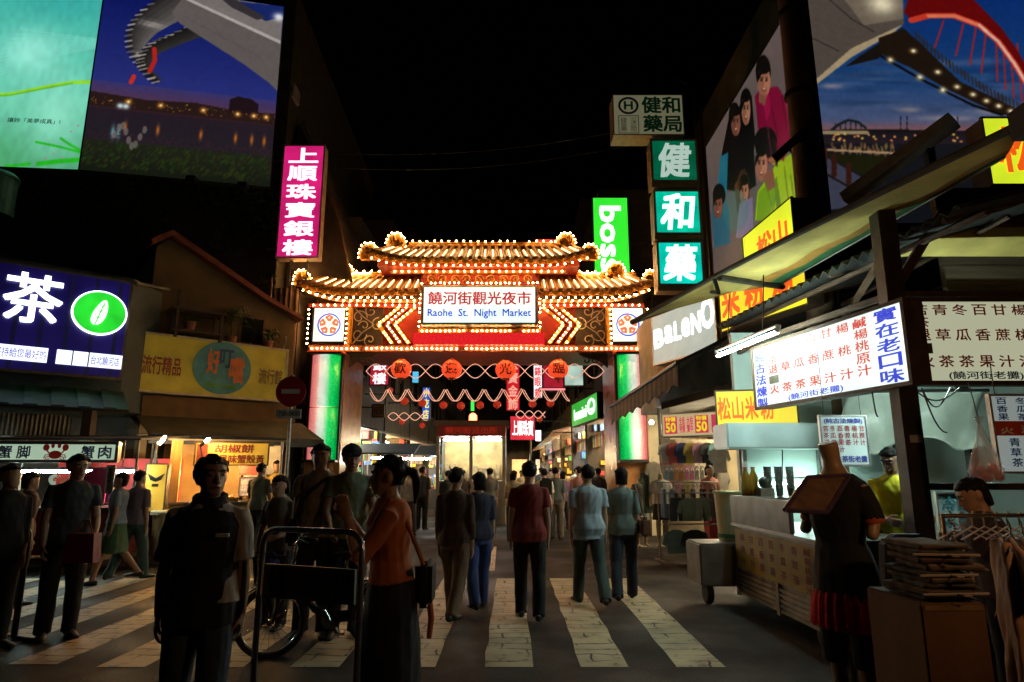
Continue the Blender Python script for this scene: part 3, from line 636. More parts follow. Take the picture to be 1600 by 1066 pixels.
for i in range(80): P.ell(rs.random(),.338+.045*rs.random(),.002+.004*rs.random()**3,.002,(.9,.45+.25*rs.random(),.2),.8)
for a in (.37,.60,.79,.88,.95,.20): P.ell(a,.365,.02,.016,(1,.62,.2),1,1.6); P.ell(a,.365,.006,.006,(1,.95,.7)); P.ell(a,.235,.010,.03,(.95,.5,.15),.8,1.5)
for a in (.16,.19): P.ell(a,.34,.02,.016,(.9,.98,1),1,1.5); P.ell(a-.02,.2,.012,.04,(.5,.75,.8),.8,1.5)
P.grad(.0,(.10,.14,.07),.0001,(.1,.1,.1))
for i in range(260): P.ell(rs.random(),.155+.05*rs.random(),.006,.004,(.16+.1*rs.random(),.14,.16),.8)
for i in range(420):
    a=rs.random(); z=.02+.125*rs.random()**1.2; P.line([(a,z),(a+.01,z+.012)],.0035,(.11+.12*rs.random(),.16+.13*rs.random(),.08),.6)
def arc(x0,z0,pts): return pts
# spiral ramp of the footbridge
def smooth_path(p,n):
    p=[p[0]]+p+[p[-1]]; o=[]
    for i in range(n+1):
        t=i/n*(len(p)-3); k=min(int(t),len(p)-4); f=t-k; q=[]
        for c in (0,1): a,b,d,e=(p[k+j][c] for j in range(4)); q.append(.5*(2*b+(d-a)*f+(2*a-5*b+4*d-e)*f*f+(3*b-a-3*d+e)*f**3))
        o.append(q)
    return o
def ribbon(A,B,n,shade):
    A=smooth_path(A,n); B=smooth_path(B,n); m=6
    for i in range(n):
        for j in range(m):
            g=lambda k,t:(A[k][0]*(1-t)+B[k][0]*t,A[k][1]*(1-t)+B[k][1]*t)
            P.poly([g(i,j/m),g(i+1,j/m),g(i+1,(j+1)/m),g(i,(j+1)/m)],shade(i/n,(j+.5)/m))
    return A,B
gr=lambda v: (v,v*.95,v*.92)
ou,iu=ribbon([(.52,1.06),(.34,.98),(.21,.86),(.155,.76),(.16,.66),(.215,.575),(.31,.49)],[(.74,1.0),(.54,.92),(.41,.83),(.30,.745),(.245,.66),(.25,.60),(.33,.50)],40,lambda u,v: gr(.16+.26*v+.34*max(0,math.sin(u*19))**6*(1-abs(v-.55)*1.6)))
ol,il=ribbon([(.52,.84),(.37,.745),(.27,.68),(.228,.60),(.25,.54),(.33,.475)],[(.62,.80),(.43,.70),(.33,.64),(.29,.59),(.30,.55),(.36,.50)],34,lambda u,v: gr(.10+.12*v))
for path,dx,dz,k in ((ou,.028,.012,1),(ol,.036,.018,1)):
    for i in range(1,len(path)-1):
        x,z=path[i]; c=gr(.62+.2*math.sin(i*2.1)) if i%2 else (.10,.085,.08)
        P.line([(x-.014,z-.004),(x+dx*.7,z+dz*.6)],.0038,c,.85)
P.line([(.30,.66),(.31,.6),(.29,.54)],.012,(.75,.15,.12)); P.line([(.21,.5),(.2,.47)],.012,(.85,.2,.15))
for i in range(9): P.ell(.15+.17*i/9,.19+.05*math.sin(i*.9),.012,.02,(.5,.46,.44),.7)
P.poly([(.44,1.0),(.44,.955),(1.02,.775),(1.02,.50),(.95,.555),(.8,.64),(.42,.82),(.37,.875)],(.40,.37,.36)); P.poly([(.44,.955),(1,.78),(1,.80),(.46,.975)],(.72,.69,.67))
P.poly([(.44,1),(.46,.965),(1,.80),(1,1.0)],(.50,.47,.46)); P.poly([(.70,.99),(.9,.90),(1,.94),(1,1)],(.10,.16,.42)); P.poly([(.62,1.0),(.7,.95),(.85,.90),(.9,.92),(.72,1.0)],(.22,.20,.22))
P.ell(.975,.935,.04,.03,(1,1,1),1,1.8); P.noise(.04,60,3)
for i in range(4): P.line([(.44+.1*i,.86-.035*i),(.6+.1*i,.80-.04*i)],.0025,(.34,.31,.30),.6)
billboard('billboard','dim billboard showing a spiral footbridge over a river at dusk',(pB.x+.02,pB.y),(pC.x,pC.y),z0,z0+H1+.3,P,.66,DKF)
r=thing('floodlight','small floodlight under the lower edge of the footbridge billboard','floodlight',at(300,280,15.3)); 
MB().box(-.12,.12,-.12,.12,-.08,.06,None,.02).build('housing',BLK,r); b=MB(); b.tube([(0,.1,0),(0,.5,-.1)],.02,6); b.build('arm',BLK,r)
dup(r,at(380,290,15.6),.1,'floodlight at the lower right corner of the footbridge billboard')
r=thing('water_tank','green cylindrical tank rim peeking in at the left edge below the billboard','tank',at(-10,300,13.4))
b=MB(); b.lathe([(.01,-.55),(.42,-.55),(.42,.3),(.45,.31),(.45,.36),(.38,.44),(.01,.48)],24); b.build('shell',mat('tank_green',(.05,.22,.16),.4,.3,.3,5),r)
# ---------------- pink vertical sign ----------------
PINK=lit('magenta_lit_face',(.62,.012,.16),.85,.35,1.2)
r,w,h=sign('vertical_sign','tall magenta vertical sign with six white characters left of the gate','sign',(444,227,403,16.2),(508,226),.35,PINK,mat('pale_sign_frame',(.4,.30,.25),.5),Yr=16.2,border=.03)
letters(r,[(c,w*.14,h*(1-(i+.93)/6*.98-.01),w*.86,h*(1-(i+.10)/6*.98-.01)) for i,c in enumerate('上順珠寶銀樓')],lit('white_pink_letter',(1,.82,.95),1.6,.05),bold=.035)
b=MB(); b.tube([(w*.3,.2,0),(w*.3,.2,-.7)],.03,6); b.tube([(w*.7,.2,0),(w*.7,.2,-.7)],.03,6); b.tube([(-.35,.25,h*.9),(.05,.25,h*.9)],.03,6); b.tube([(-.35,.25,h*.1),(.05,.25,h*.1)],.03,6); b.tube([(w*.2,.2,h),(w*.2,.2,h+.28)],.02,6); b.build('bracket',GALV,r)
# ---------------- no entry sign ----------------
p=at(455,612,11.2)
r=thing('traffic_sign','round no entry sign with a plate below on a pole by the gate','traffic sign',(p.x,p.y,0))
b=MB(); b.tube([(0,.04,0),(0,.04,p.z+.3)],.03,10); b.build('pole',GALV,r)
b=MB(); b.lathe([(.01,0),(.26,0),(.27,.012),(.26,.02),(.01,.02)],36,Matrix.Translation((0,0,p.z))@Matrix.Rotation(R(90),4,'X')); dd=b.build('disc',mat('sign_red',(.30,.015,.012),.4,0,.15,6),r)
MB().box(-.16,.16,-.026,-.0215,p.z-.04,p.z+.04).build('white_bar',mat('sign_white',(.5,.48,.46),.5),dd)
pl=MB().box(-.24,.20,-.01,.005,p.z-.47,p.z-.31).build('plate',MC['sign_white'],r); letters(pl,[('17:00-24:00',-.22,p.z-.43,.18,p.z-.345)],mat('black_letter',(.03,.03,.03),.5),-.014)
# ---------------- crab stall ----------------
base=Vector((-9.15,10.25,.12)); a0=R(12)
def lp(x,y,Y): return at(x,y,Y)
r=thing('food_stall','crab stall with red lit interior and steel counter','stall',(px(95,10.9),10.9,.12),R(6))
STW=2.3
b=MB(); b.box(-STW/2,STW/2,0,.8,.12,.82,None,.02); b.build('counter',mat('red_counter_panel',(.22,.03,.025),.5,0,.3,5),r)
b=MB(); b.box(-STW/2-.04,STW/2+.04,-.06,.84,.82,.87,None,.01); b.build('counter_top',STEEL,r)
for x in (-1,1):
    for y in (.05,.75): b=MB(); b.tube([(x*(STW/2-.04),y,.0 if y>.5 else 0),(x*(STW/2-.04),y,1.98)],.022,8); b.build('post',GALV,r)
b=MB(); b.box(-STW/2,STW/2,1.9,1.94,.85,1.7); b.build('back_panel',mat('red_back_panel',(.5,.03,.03),.6,0,.3,4),r)
b=MB(); b.slab([(-STW/2-.1,-.2,2.0),(STW/2+.1,-.2,2.0),(STW/2+.1,1.95,2.15),(-STW/2-.1,1.95,2.15)],.03); b.build('roof_sheet',mat('grey_roof_sheet',(.15,.15,.14),.7),r)
b=MB(); b.tube([(-.95,.25,1.46),(1.0,.25,1.46)],.022,8); b.build('tube_lamp',TUBE,r)
b=MB(); b.box(-1.0,1.05,.22,.28,1.485,1.53); b.tube([(-.8,.25,1.52),(-.8,.25,2.0)],.01,5); b.tube([(.8,.25,1.52),(.8,.25,2.0)],.01,5); b.build('lamp_holder',ALU,r)
GREENW=mat('pale_green_lit_panel',(.50,.60,.46),.5,0,.1,2,es=.34,ecol=(.55,.75,.55))
r,w,h=sign('shop_sign','pale green crab sign with blue characters and a red crab','sign',(-60,690,722,10.7),(186,690),.14,GREENW,ALU,Yr=11.0)
letters(r,[('蟹',w*.24,h*.18,w*.325,h*.82),('脚',w*.355,h*.18,w*.44,h*.82),('蟹',w*.765,h*.18,w*.85,h*.82),('肉',w*.875,h*.18,w*.96,h*.82)],BLUE,bold=.03)
b=MB(); c=(w*.60,h*.42); M_=lambda x,z: Matrix.Translation((c[0]+x,-.008,c[1]+z))@Matrix.Rotation(R(90),4,'X')
def disc(b,x,z,rx,rz,n=18): b.prism([(c[0]+x+rx*math.cos(i*2*math.pi/n),c[1]+z+rz*math.sin(i*2*math.pi/n)) for i in range(n)],.006,Matrix.Translation((0,-.009,0)))
disc(b,0,-.02,.10,.07)
for s in (-1,1):
    disc(b,s*.15,.10,.05,.055); disc(b,s*.05,.13,.028,.04)
    b.tube([(c[0]+s*.09,-.006,c[1]+.0),(c[0]+s*.15,-.006,c[1]+.07)],.012,5)
    for k in range(3): b.tube([(c[0]+s*.08,-.006,c[1]-.02-.03*k),(c[0]+s*(.15-.02*k),-.006,c[1]-.02-.035*k),(c[0]+s*(.17-.02*k),-.006,c[1]-.075-.025*k)],.009,5)
b.build('crab_emblem',mat('crab_red',(.55,.04,.03),.5,es=.05),r)
# things on and in the crab stall
def clothes_on_hanger(label,p,c,name,rz=0,wd=.36,ln=.55,group=None,long=False):
    r=thing('hanging_shirt' if not long else 'hanging_trousers',label,'shirt' if not long else 'trousers',p,rz,group)
    b=MB()
    if long: pts=[(-wd*.3,0),(wd*.3,0),(wd*.34,-ln),(wd*.06,-ln),(0,-ln*.35),(-wd*.06,-ln),(-wd*.34,-ln)]
    else: pts=[(-wd*.16,0),(wd*.16,0),(wd*.5,-.06),(wd*.62,-.24),(wd*.45,-.28),(wd*.38,-.16),(wd*.38,-ln),(-wd*.38,-ln),(-wd*.38,-.16),(-wd*.45,-.28),(-wd*.62,-.24),(-wd*.5,-.06)]
    b.prism(pts,.05,Matrix.Translation((0,-.025,0))); remesh(b,.016,'fabric',cloth(name,c),r,.016) if p[1]<6 else b.build('fabric',cloth(name,c),r)
    b=MB(); b.tube([(-wd*.42,0,-.05),(0,0,.03),(wd*.42,0,-.05)],.006,5); b.tube([(0,0,.03),(0,0,.09),(.025,0,.11),(.03,0,.08)],.004,5); b.build('hanger',GALV,r); return r
clothes_on_hanger('pink shirt hanging at the right end of the crab stall',lp(155,733,10.9),(.62,.06,.20),'hot_pink',.2)
clothes_on_hanger('dark purple shirt hanging beside the pink one at the crab stall',lp(166,733,11.2),(.10,.05,.14),'dull_purple',.1)
FOOD=mat('cooked_crab_food',(.42,.10,.04),.5,0,.5,14,bump=.6)
for k,(x,l) in enumerate(((40,'tray of cooked crab legs at the left of the crab counter'),(90,'tray of fried food in the middle of the crab counter'),(140,'tray of fried snacks at the right of the crab counter'))):
    r=thing('food_tray',l,'tray',(px(x,11.15),11.15,.995),R(6),'food trays on the crab counter'); b=MB()
    b.lathe([(.01,0),(.18,0),(.23,.05),(.22,.05),(.17,.012),(.01,.012)],16); b.build('tray',STEEL,r)
    b=MB(); rs=random.Random(k)
    for q in range(26): b.ball((rs.uniform(-.14,.14),rs.uniform(-.12,.12),.03+.05*rs.random()),(.035,.03,.022),6,4)
    b.build('food',FOOD,r,True)
r=thing('wall_clock','round decorated plate on the red back panel of the crab stall','plate',(px(78,12.3),12.72,1.42),R(6)); b=MB(); b.lathe([(.01,0),(.30,0),(.32,.03),(.01,.03)],24,Matrix.Rotation(R(90),4,'X')@Matrix.Scale(.5,4,(0,1,0))); b.build('rim',mat('plate_white',(.5,.48,.42),.4),r)
b=MB(); 
for q in range(7): b.ball((-.2+.066*q,-.035,.05*math.sin(q*2)),(.04,.012,.04),6,4)
b.build('decoration',FOOD,r)
r,w,h=sign('standing_sign','narrow white notice strip on the post right of the pink shirt','notice',(168,728,770,10.7),(180,728),.03,mat('notice_white',(.55,.55,.52),.6),ALU,Yr=10.7,border=.005)
letters(r,[('蟹\n脚\n蟹\n肉',w*.25,h*.08,w*.75,h*.92)],mat('black_letter',(.03,.03,.03),.5))
# amber light box and lamps by the bun stall
AMB=lit('amber_lit_panel',(.72,.40,.05),.62,.35,3)
r,w,h=sign('standing_sign','amber lit standing box with a dark winged mark between the two left stalls','sign',(229,725,800,11.6),(263,725),.3,AMB,BRN,Yr=11.7,border=.012)
b=MB(); b.prism([(w*.1,h*.80),(w*.5,h*.70),(w*.9,h*.80),(w*.75,h*.66),(w*.5,h*.62),(w*.25,h*.66)],.005,Matrix.Translation((0,-.012,0))); b.box(w*.35,w*.65,-.012,-.006,h*.52,h*.58); b.build('winged_mark',BLK,r)
MB().box(0,w,.02,.28,-(at(229,800,11.6).z-.12),-.012).build('stand',BRN,r)
def bulb_lamp(label,p,ln=.28,tilt=.5,w=.045,m=WARM,group=None):
    r=thing('lamp',label,'lamp',p,0,group); u=Vector((math.sin(tilt),0,math.cos(tilt)))
    b=MB(); b.tube([u*-.02,u*ln*.5,u*ln],(w*.7,w,w*.7),10,True); b.build('bulb',m,r,True)
    b=MB(); b.tube([u*-.14,u*-.03],(.03,.035),8); b.tube([u*-.14,(0,.05,-.6)],.012,5); b.build('holder',BLK,r); return r
bulb_lamp('bright tilted bulb on a post between the crab stall and the bun stall',lp(251,692,11.8),.13,.55,.03)
bulb_lamp('short warm bulb over the left of the pepper bun sign',lp(323,689,11.9),.05,.9,.035)
# ---------------- pepper bun stall ----------------
r=thing('food_stall','pepper bun stall with orange wooden post and warm lit counter','stall',(px(352,12.6),12.6,.12),R(20))
b=MB(); b.box(-.95,.95,0,.7,.05,.85,None,.02); b.build('counter',mat('yellowish_counter',(.35,.22,.07),.6,0,.3,5),r)
b=MB(); b.box(-1.0,1.0,-.05,.75,.85,.89,None,.01); b.build('counter_top',STEEL,r)
MB().box(-1.0,-.82,.0,.14,0,2.05).build('post',mat('orange_wood',(.50,.22,.04),.6,0,.3,8,bump=.2,stretch=(1,1,.2)),r)
b=MB(); b.tube([(.97,.06,0),(.97,.06,2.05)],.025,8); b.build('post',GALV,r)
b=MB(); b.box(-.95,.2,1.25,1.3,.85,2.0); b.build('back_panel',mat('warm_shop_wall',(.40,.25,.10),.8,0,.3,3),r)
b=MB(); b.box(.25,.95,1.25,1.3,1.05,2.0); b.build('white_screen',mat('white_screen',(.6,.6,.55),.6),r)
b=MB(); b.ball((-.55,.25,1.42),.05,10,6); b.ball((.1,.35,1.62),.05,10,6); b.build('bulb_lamp',WARM,r,True)
b=MB(); b.tube([(-.55,.25,1.47),(-.55,.25,2.05)],.008,5); b.tube([(.1,.35,1.67),(.1,.35,2.05)],.008,5); b.build('lamp_cord',BLK,r)
b=MB(); b.slab([(-1.05,-.1,2.06),(1.05,-.1,2.06),(1.05,1.35,2.12),(-1.05,1.35,2.12)],.03); b.build('roof_sheet',MC['grey_roof_sheet'],r)
YL2=mat('warm_yellow_panel',(.62,.42,.07),.5,0,.2,3,es=.22,ecol=(.85,.5,.05))
r,w,h=sign('shop_sign','warm yellow pepper bun sign with two rows of dark red characters','sign',(306,691,727,12.2),(421,690),.10,YL2,BRN,Yr=12.5,border=.015)
letters(r,[('胡椒餅',w*.26,h*.54,w*.80,h*.92),('古早味蟹殼黃',w*.20,h*.08,w*.95,h*.46)],DR,bold=.035)
MB().box(w*.03,w*.17,-.012,-.0055,h*.08,h*.92).build('red_block',DR,r); 
for k,x in enumerate((330,360,392)):
    r=thing('food_basket',('basket of flour rolls at the left of the bun counter','basket of baked buns in the middle of the bun counter','basket of seeded buns at the right of the bun counter')[k],'basket',(px(x,12.85),12.75+.1*k,1.01),0,'baskets on the bun counter')
    b=MB(); b.lathe([(.01,0),(.15,0),(.19,.07),(.18,.07),(.14,.012),(.01,.012)],14); b.build('basket',mat('bamboo',(.35,.22,.09),.7,0,.3,30),r); b=MB(); rs=random.Random(k+8)
    for q in range(12): b.ball((rs.uniform(-.11,.11),rs.uniform(-.1,.1),.05+.05*rs.random()),(.045,.045,.03),8,5)
    b.build('buns',mat('baked_bun',(.45,.24,.08),.6,0,.4,14),r,True)
r=thing('cooler_box','cream lidded bucket standing at the left end of the bun stall','bucket',(px(262,11.6),11.6,.12)); b=MB(); b.lathe([(.01,0),(.17,0),(.20,.72),(.01,.72)],20); b.build('body',mat('cream_plastic',(.55,.46,.24),.5),r); b=MB(); b.lathe([(.01,.721),(.24,.721),(.24,.77),(.2,.79),(.01,.79)],20); b.build('lid',mat('pale_lid',(.6,.55,.4),.5),r)
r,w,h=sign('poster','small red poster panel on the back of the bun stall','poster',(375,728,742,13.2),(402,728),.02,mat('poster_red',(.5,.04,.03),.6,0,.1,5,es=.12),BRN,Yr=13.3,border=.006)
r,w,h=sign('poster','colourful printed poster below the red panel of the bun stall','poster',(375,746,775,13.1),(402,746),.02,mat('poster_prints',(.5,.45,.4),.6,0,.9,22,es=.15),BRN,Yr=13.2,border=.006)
# ---------------- the gate ----------------
GY=17.0; G0=Vector((-.88,GY,0))
gate=thing('market_gate','big Chinese style gate outlined in hundreds of bulbs with tiled roofs','gate',G0)
def g(x,y,Y=GY): return at(x,y,Y)-G0
GOLD=mat('glazed_yellow_tile',(.36,.16,.02),.3,0,.35,9,bump=.15); GOLDD=mat('amber_glazed_trim',(.26,.09,.012),.35,0,.4,12,bump=.2)
GRED=mat('vermilion_paint',(.26,.022,.008),.45,0,.3,4); GDK=mat('dark_carved_board',(.045,.032,.022),.6,0,.4,9)
GBR=mat('brown_red_beam',(.20,.06,.03),.5,0,.3,6); STONE=mat('gate_stone',(.22,.16,.10),.6,0,.3,5,bump=.2)
SCR=mat('grey_scroll_paint',(.30,.25,.20),.5,0,.3,20)
BULB=lit('gate_bulb',(1.0,.49,.15),78,0); STRIP=lit('tile_light',(1.0,.54,.20),4.2,0)
BP=[]   # (point, weight)
def row(p,q,n,wt=0,jit=.0):
    p=Vector(p); q=Vector(q)
    for i in range(n):
        if random.random()<.05: continue
        BP.append((p.lerp(q,(i+.5)/n)+Vector((random.uniform(-.008,.008),0,random.uniform(-.01,.01))),wt))
def gx(x,z=4.9,Y=GY): return px(x,Y,z)-G0.x
def gz(y,Y=GY): return at(800,y,Y).z
XL0,XL1=gx(487),gx(540); XR0,XR1=gx(958),gx(1010); ZB=gz(551)
# columns
for (a,b_,lab) in ((XL0,XL1,0),(XR0,XR1,1)):
    MB().box(a,b_,.0,2.2,0,ZB,None,.02).build('column',mat('lacquered_column',(.50,.22,.07),.22,0,.35,3,bump=.2),gate)
    MB().box(a-.08,b_+.08,-.1,2.28,0,.9,None,.03).build('pedestal',STONE,gate)
# light tubes on the columns: a half round lit cover
def flagmat(name,flip):
    m=bpy.data.materials.new(name); m.use_nodes=True; N=m.node_tree.nodes; L=m.node_tree.links; b=N['Principled BSDF']; b.inputs['Roughness'].default_value=.3
    tc=N.new('ShaderNodeTexCoord'); sp=N.new('ShaderNodeSeparateXYZ'); L.new(tc.outputs['Generated'],sp.inputs[0])
    cr=N.new('ShaderNodeValToRGB'); E=cr.color_ramp.elements; cols=[(0,(.62,.10,.10)),(.26,(.85,.30,.26)),(.42,(.80,.85,.72)),(.56,(.62,.86,.66)),(.72,(.02,.70,.16)),(.9,(.0,.50,.08)),(1,(.0,.25,.04))]
    if flip: cols=[(1-p,c) for p,c in cols][::-1]
    E[0].position=cols[0][0]; E[0].color=cols[0][1]+(1,); E[1].position=cols[-1][0]; E[1].color=cols[-1][1]+(1,)
    for p,c in cols[1:-1]: e=E.new(p); e.color=c+(1,)
    L.new(sp.outputs[0],cr.inputs[0]); L.new(cr.outputs[0],b.inputs['Emission Color']); L.new(cr.outputs[0],b.inputs['Base Color'])
    vo=N.new('ShaderNodeTexVoronoi'); vo.inputs['Scale'].default_value=26; L.new(tc.outputs['Object'],vo.inputs['Vector'])
    mr=N.new('ShaderNodeMapRange'); mr.inputs['From Max'].default_value=.6; mr.inputs['To Min'].default_value=.98; mr.inputs['To Max'].default_value=.36; L.new(vo.outputs['Distance'],mr.inputs['Value']); L.new(mr.outputs[0],b.inputs['Emission Strength'])
    return m
for a,b_,fl in ((XL0,XL1,False),(XR0,XR1,True)):
    zt=gz(557); zb=gz(718); c=(a+b_)/2; hw=(b_-a)/2-.07
    for k,(z0,z1) in enumerate(((zb,zb+(zt-zb)*.485),(zb+(zt-zb)*.50,zt))):
        b=MB(); n=20; vs=[];fs=[]
        for i in range(n+1):
            t=math.pi*(i/n); vs+=[(c-hw*math.cos(t),-.02-.30*math.sin(t),z0),(c-hw*math.cos(t),-.02-.30*math.sin(t),z1)]
        for i in range(n): fs.append((2*i,2*i+2,2*i+3,2*i+1))
        fs+=[[2*i for i in range(n,-1,-1)],[2*i+1 for i in range(n+1)]]
        b.add(vs,fs).build('light_cover',flagmat('column_light_%d'%(k+2*fl),fl),gate,True)
    b=MB()
    for x in (a+.02,b_-.07): b.box(x,x+.05,-.12,-.002,zb-.05,zt+.05)
    for z in (zb-.08,zt+.005): b.box(a+.02,b_-.02,-.36,-.003,z,z+.06)
    b.build('light_frame',BLK,gate)
    MB().box(a-.02,b_+.02,-.3,-.003,zt+.07,ZB-.01).build('capital_band',mat('glowing_red_band',(.5,.03,.015),.5,es=.35,ecol=(.9,.07,.02)),gate)
# main beam
zf0,zf1=gz(540),gz(476)
MB().box(XL0-.06,XR1+.06,-.10,2.2,ZB,zf0,None,.015).build('lower_beam',GBR,gate)
MB().box(XL0,XR1,.02,2.1,zf0+.002,zf1).build('frieze_wall',GRED,gate)
# corner logo light boxes
LOGO=lit('pale_lit_face',(.80,.93,.86),1.0,.15,2)
for x0,x1 in ((490,538),(957,1005)):
    a,b_=gx(x0),gx(x1); z0,z1=gz(535),gz(483)
    lb=MB().box(a,b_,-.10,.015,z0,z1).build('logo_box',LOGO,gate); cx=(a+b_)/2; cz=(z0+z1)/2; rr=(b_-a)*.36
    b=MB(); b.tube([(cx+rr*math.cos(t),-.108,cz+rr*math.sin(t)) for t in [i*math.pi/18 for i in range(36)]],.022,6,closed=True); b.build('logo_ring',lit('lit_blue',(.03,.10,.55),.9),lb)
    b=MB()
    for k in range(5):
        t=R(90+72*k); 
        for q in (-.38,.38): b.tube([(cx+.35*rr*math.cos(t),-.108,cz+.35*rr*math.sin(t)),(cx+.8*rr*math.cos(t+q),-.108,cz+.8*rr*math.sin(t+q))],.035*rr/.3,6)
        b.tube([(cx+.72*rr*math.cos(t-.4),-.110,cz+.72*rr*math.sin(t-.4)),(cx+.85*rr*math.cos(t),-.110,cz+.85*rr*math.sin(t)),(cx+.72*rr*math.cos(t+.4),-.110,cz+.72*rr*math.sin(t+.4))],.028,6)
    b.build('logo_flower',lit('lit_orange',(.75,.16,.05),.9),lb)
    b=MB(); 
    for (u0,u1,w0,w1) in ((a-.04,b_+.04,z1,z1+.05),(a-.04,b_+.04,z0-.05,z0),(a-.04,a,z0,z1),(b_,b_+.04,z0,z1)): b.box(u0,u1,-.13,.01,w0,w1)
    b.build('logo_frame',BLK,lb)
# centre sign
a,b_=gx(661),gx(839); z0,z1=gz(514),gz(454)
cb=MB().box(a,b_,-.50,.01,z0,z1).build('name_board',mat('silver_frame',(.5,.5,.5),.3,.7),gate)
fa=MB().box(a+.06,b_-.06,-.512,-.501,z0+.06,z1-.06).build('board_face',lit('white_green_lit_face',(.80,1.0,.90),1.05,.18,1.6),cb)
hh=z1-z0; ww=b_-a
letters(fa,[('饒河街觀光夜市',a+ww*.055,z0+hh*.50,b_-ww*.055,z0+hh*.84)],lit('lit_dark_red',(.42,.02,.03),.9),-.52,bold=.025)
letters(fa,[('Raohe  St.  Night  Market',a+ww*.055,z0+hh*.15,b_-ww*.055,z0+hh*.40)],lit('lit_royal_blue',(.03,.05,.55),.9),-.52,bold=.02)
MB().box(gx(648),gx(850),-.30,.01,gz(542),gz(524)).build('red_display',mat('red_led_band',(.25,.01,.015),.4,0,.3,30,es=.55,ecol=(.75,.015,.02),evar=.5),gate)
MB().box(gx(655),gx(845),-.22,.01,gz(522.5),gz(516.5)).build('sign_ledge',GOLDD,gate)
op=MB().box(gx(660),gx(836),-.20,1.9,gz(450),gz(431)).build('ornate_panel',GRED,gate)
def spiral(cx,cz,r,turn,s0,y,n=22): return [(cx+r*(1-i/n*.85)*math.cos(s0+turn*i/n),y,cz+r*(1-i/n*.85)*math.sin(s0+turn*i/n)) for i in range(n+1)]
b=MB()
for i in range(9):
    cx=gx(672+19*i); b.tube(spiral(cx,gz(440),.13,(-1)**i*8,math.pi*(i%2),-.215),.018,5); b.tube([(cx-.15,-.215,gz(446)),(cx,-.215,gz(437)),(cx+.15,-.215,gz(446))],.014,5)
b.build('gilded_scrolls',GOLD,op)
# side panels with chevrons
for sd in (-1,1):
    f=(lambda x: gx(x)) if sd<0 else (lambda x: gx(1497-x))
    zc=(gz(508)); 
    pn=MB(); x0,x1=sorted((f(548),f(597))); pn.box(x0,x1,-.035,.018,zf0+.01,zf1-.01); pn=pn.build('carved_panel',GDK,gate)
    b=MB()
    for k,(xx,yy,rr,tn,s0) in enumerate(((560,497,.22,7,0),(560,523,.22,-7,0),(578,487,.17,7,2),(578,532,.17,-7,-2),(590,508,.2,7,1.5),(568,510,.16,-6,3))): 
        b.tube(spiral(f(xx),gz(yy),rr,tn*(-sd),s0 if sd<0 else math.pi-s0,-.045),.017,5)
    b.tube([(f(551),-.045,gz(538)),(f(566),-.045,gz(520)),(f(584),-.045,gz(508)),(f(566),-.045,gz(496)),(f(551),-.045,gz(481))],.016,5); b.build('scrollwork',SCR,pn)
    b=MB(); x0,x1=sorted((f(544),f(550))); b.box(x0,x1,-.14,.01,zf0,zf1); b.build('gilded_post',GOLD,gate)
    b=MB(); rs=random.Random(5)
    for k in range(16):
        xx=600+rs.uniform(0,18)*(1 if k%2 else .5); yy=482+54*k/15; b.tube(spiral(f(xx-4 if abs(yy-508)<14 else xx+2),gz(yy),.07,rs.choice((6,-6)),rs.uniform(0,6),-.01),.012,5)
    b.build('gilded_scrolls',GOLDD,gate)
    for k in range(3):   # chevron boards carrying bulbs
        o=13*k; P=[(f(620+o),gz(480)),(f(587+o),zc),(f(610+o),gz(538))]
        th=7; q=[P[0],P[1],P[2],(f(610+o+th),gz(538)),(f(587+o+th),zc),(f(620+o+th),gz(480))]
        if sd>0: q=q[::-1]
        b=MB(); b.prism(q,.06,Matrix.Translation((0,-.07-.012*k,0))); b.build('chevron',GOLD if k!=1 else GRED,gate)
        for t0,t1 in ((P[0],P[1]),(P[1],P[2])):
            e=f(th/2+100)-f(100); row((t0[0]+e,-.10-.012*k,t0[1]),(t1[0]+e,-.10-.012*k,t1[1]),6,2)
    tri=[(f(640),gz(482)),(f(619),zc),(f(634),gz(537)),(f(652),gz(537)),(f(652),gz(482))]
    if sd>0: tri=tri[::-1]
    b=MB(); b.prism(tri,.05,Matrix.Translation((0,-.06,0))); b.build('red_shield',mat('deep_red_shield',(.20,.014,.006),.45,0,.2,4),gate)
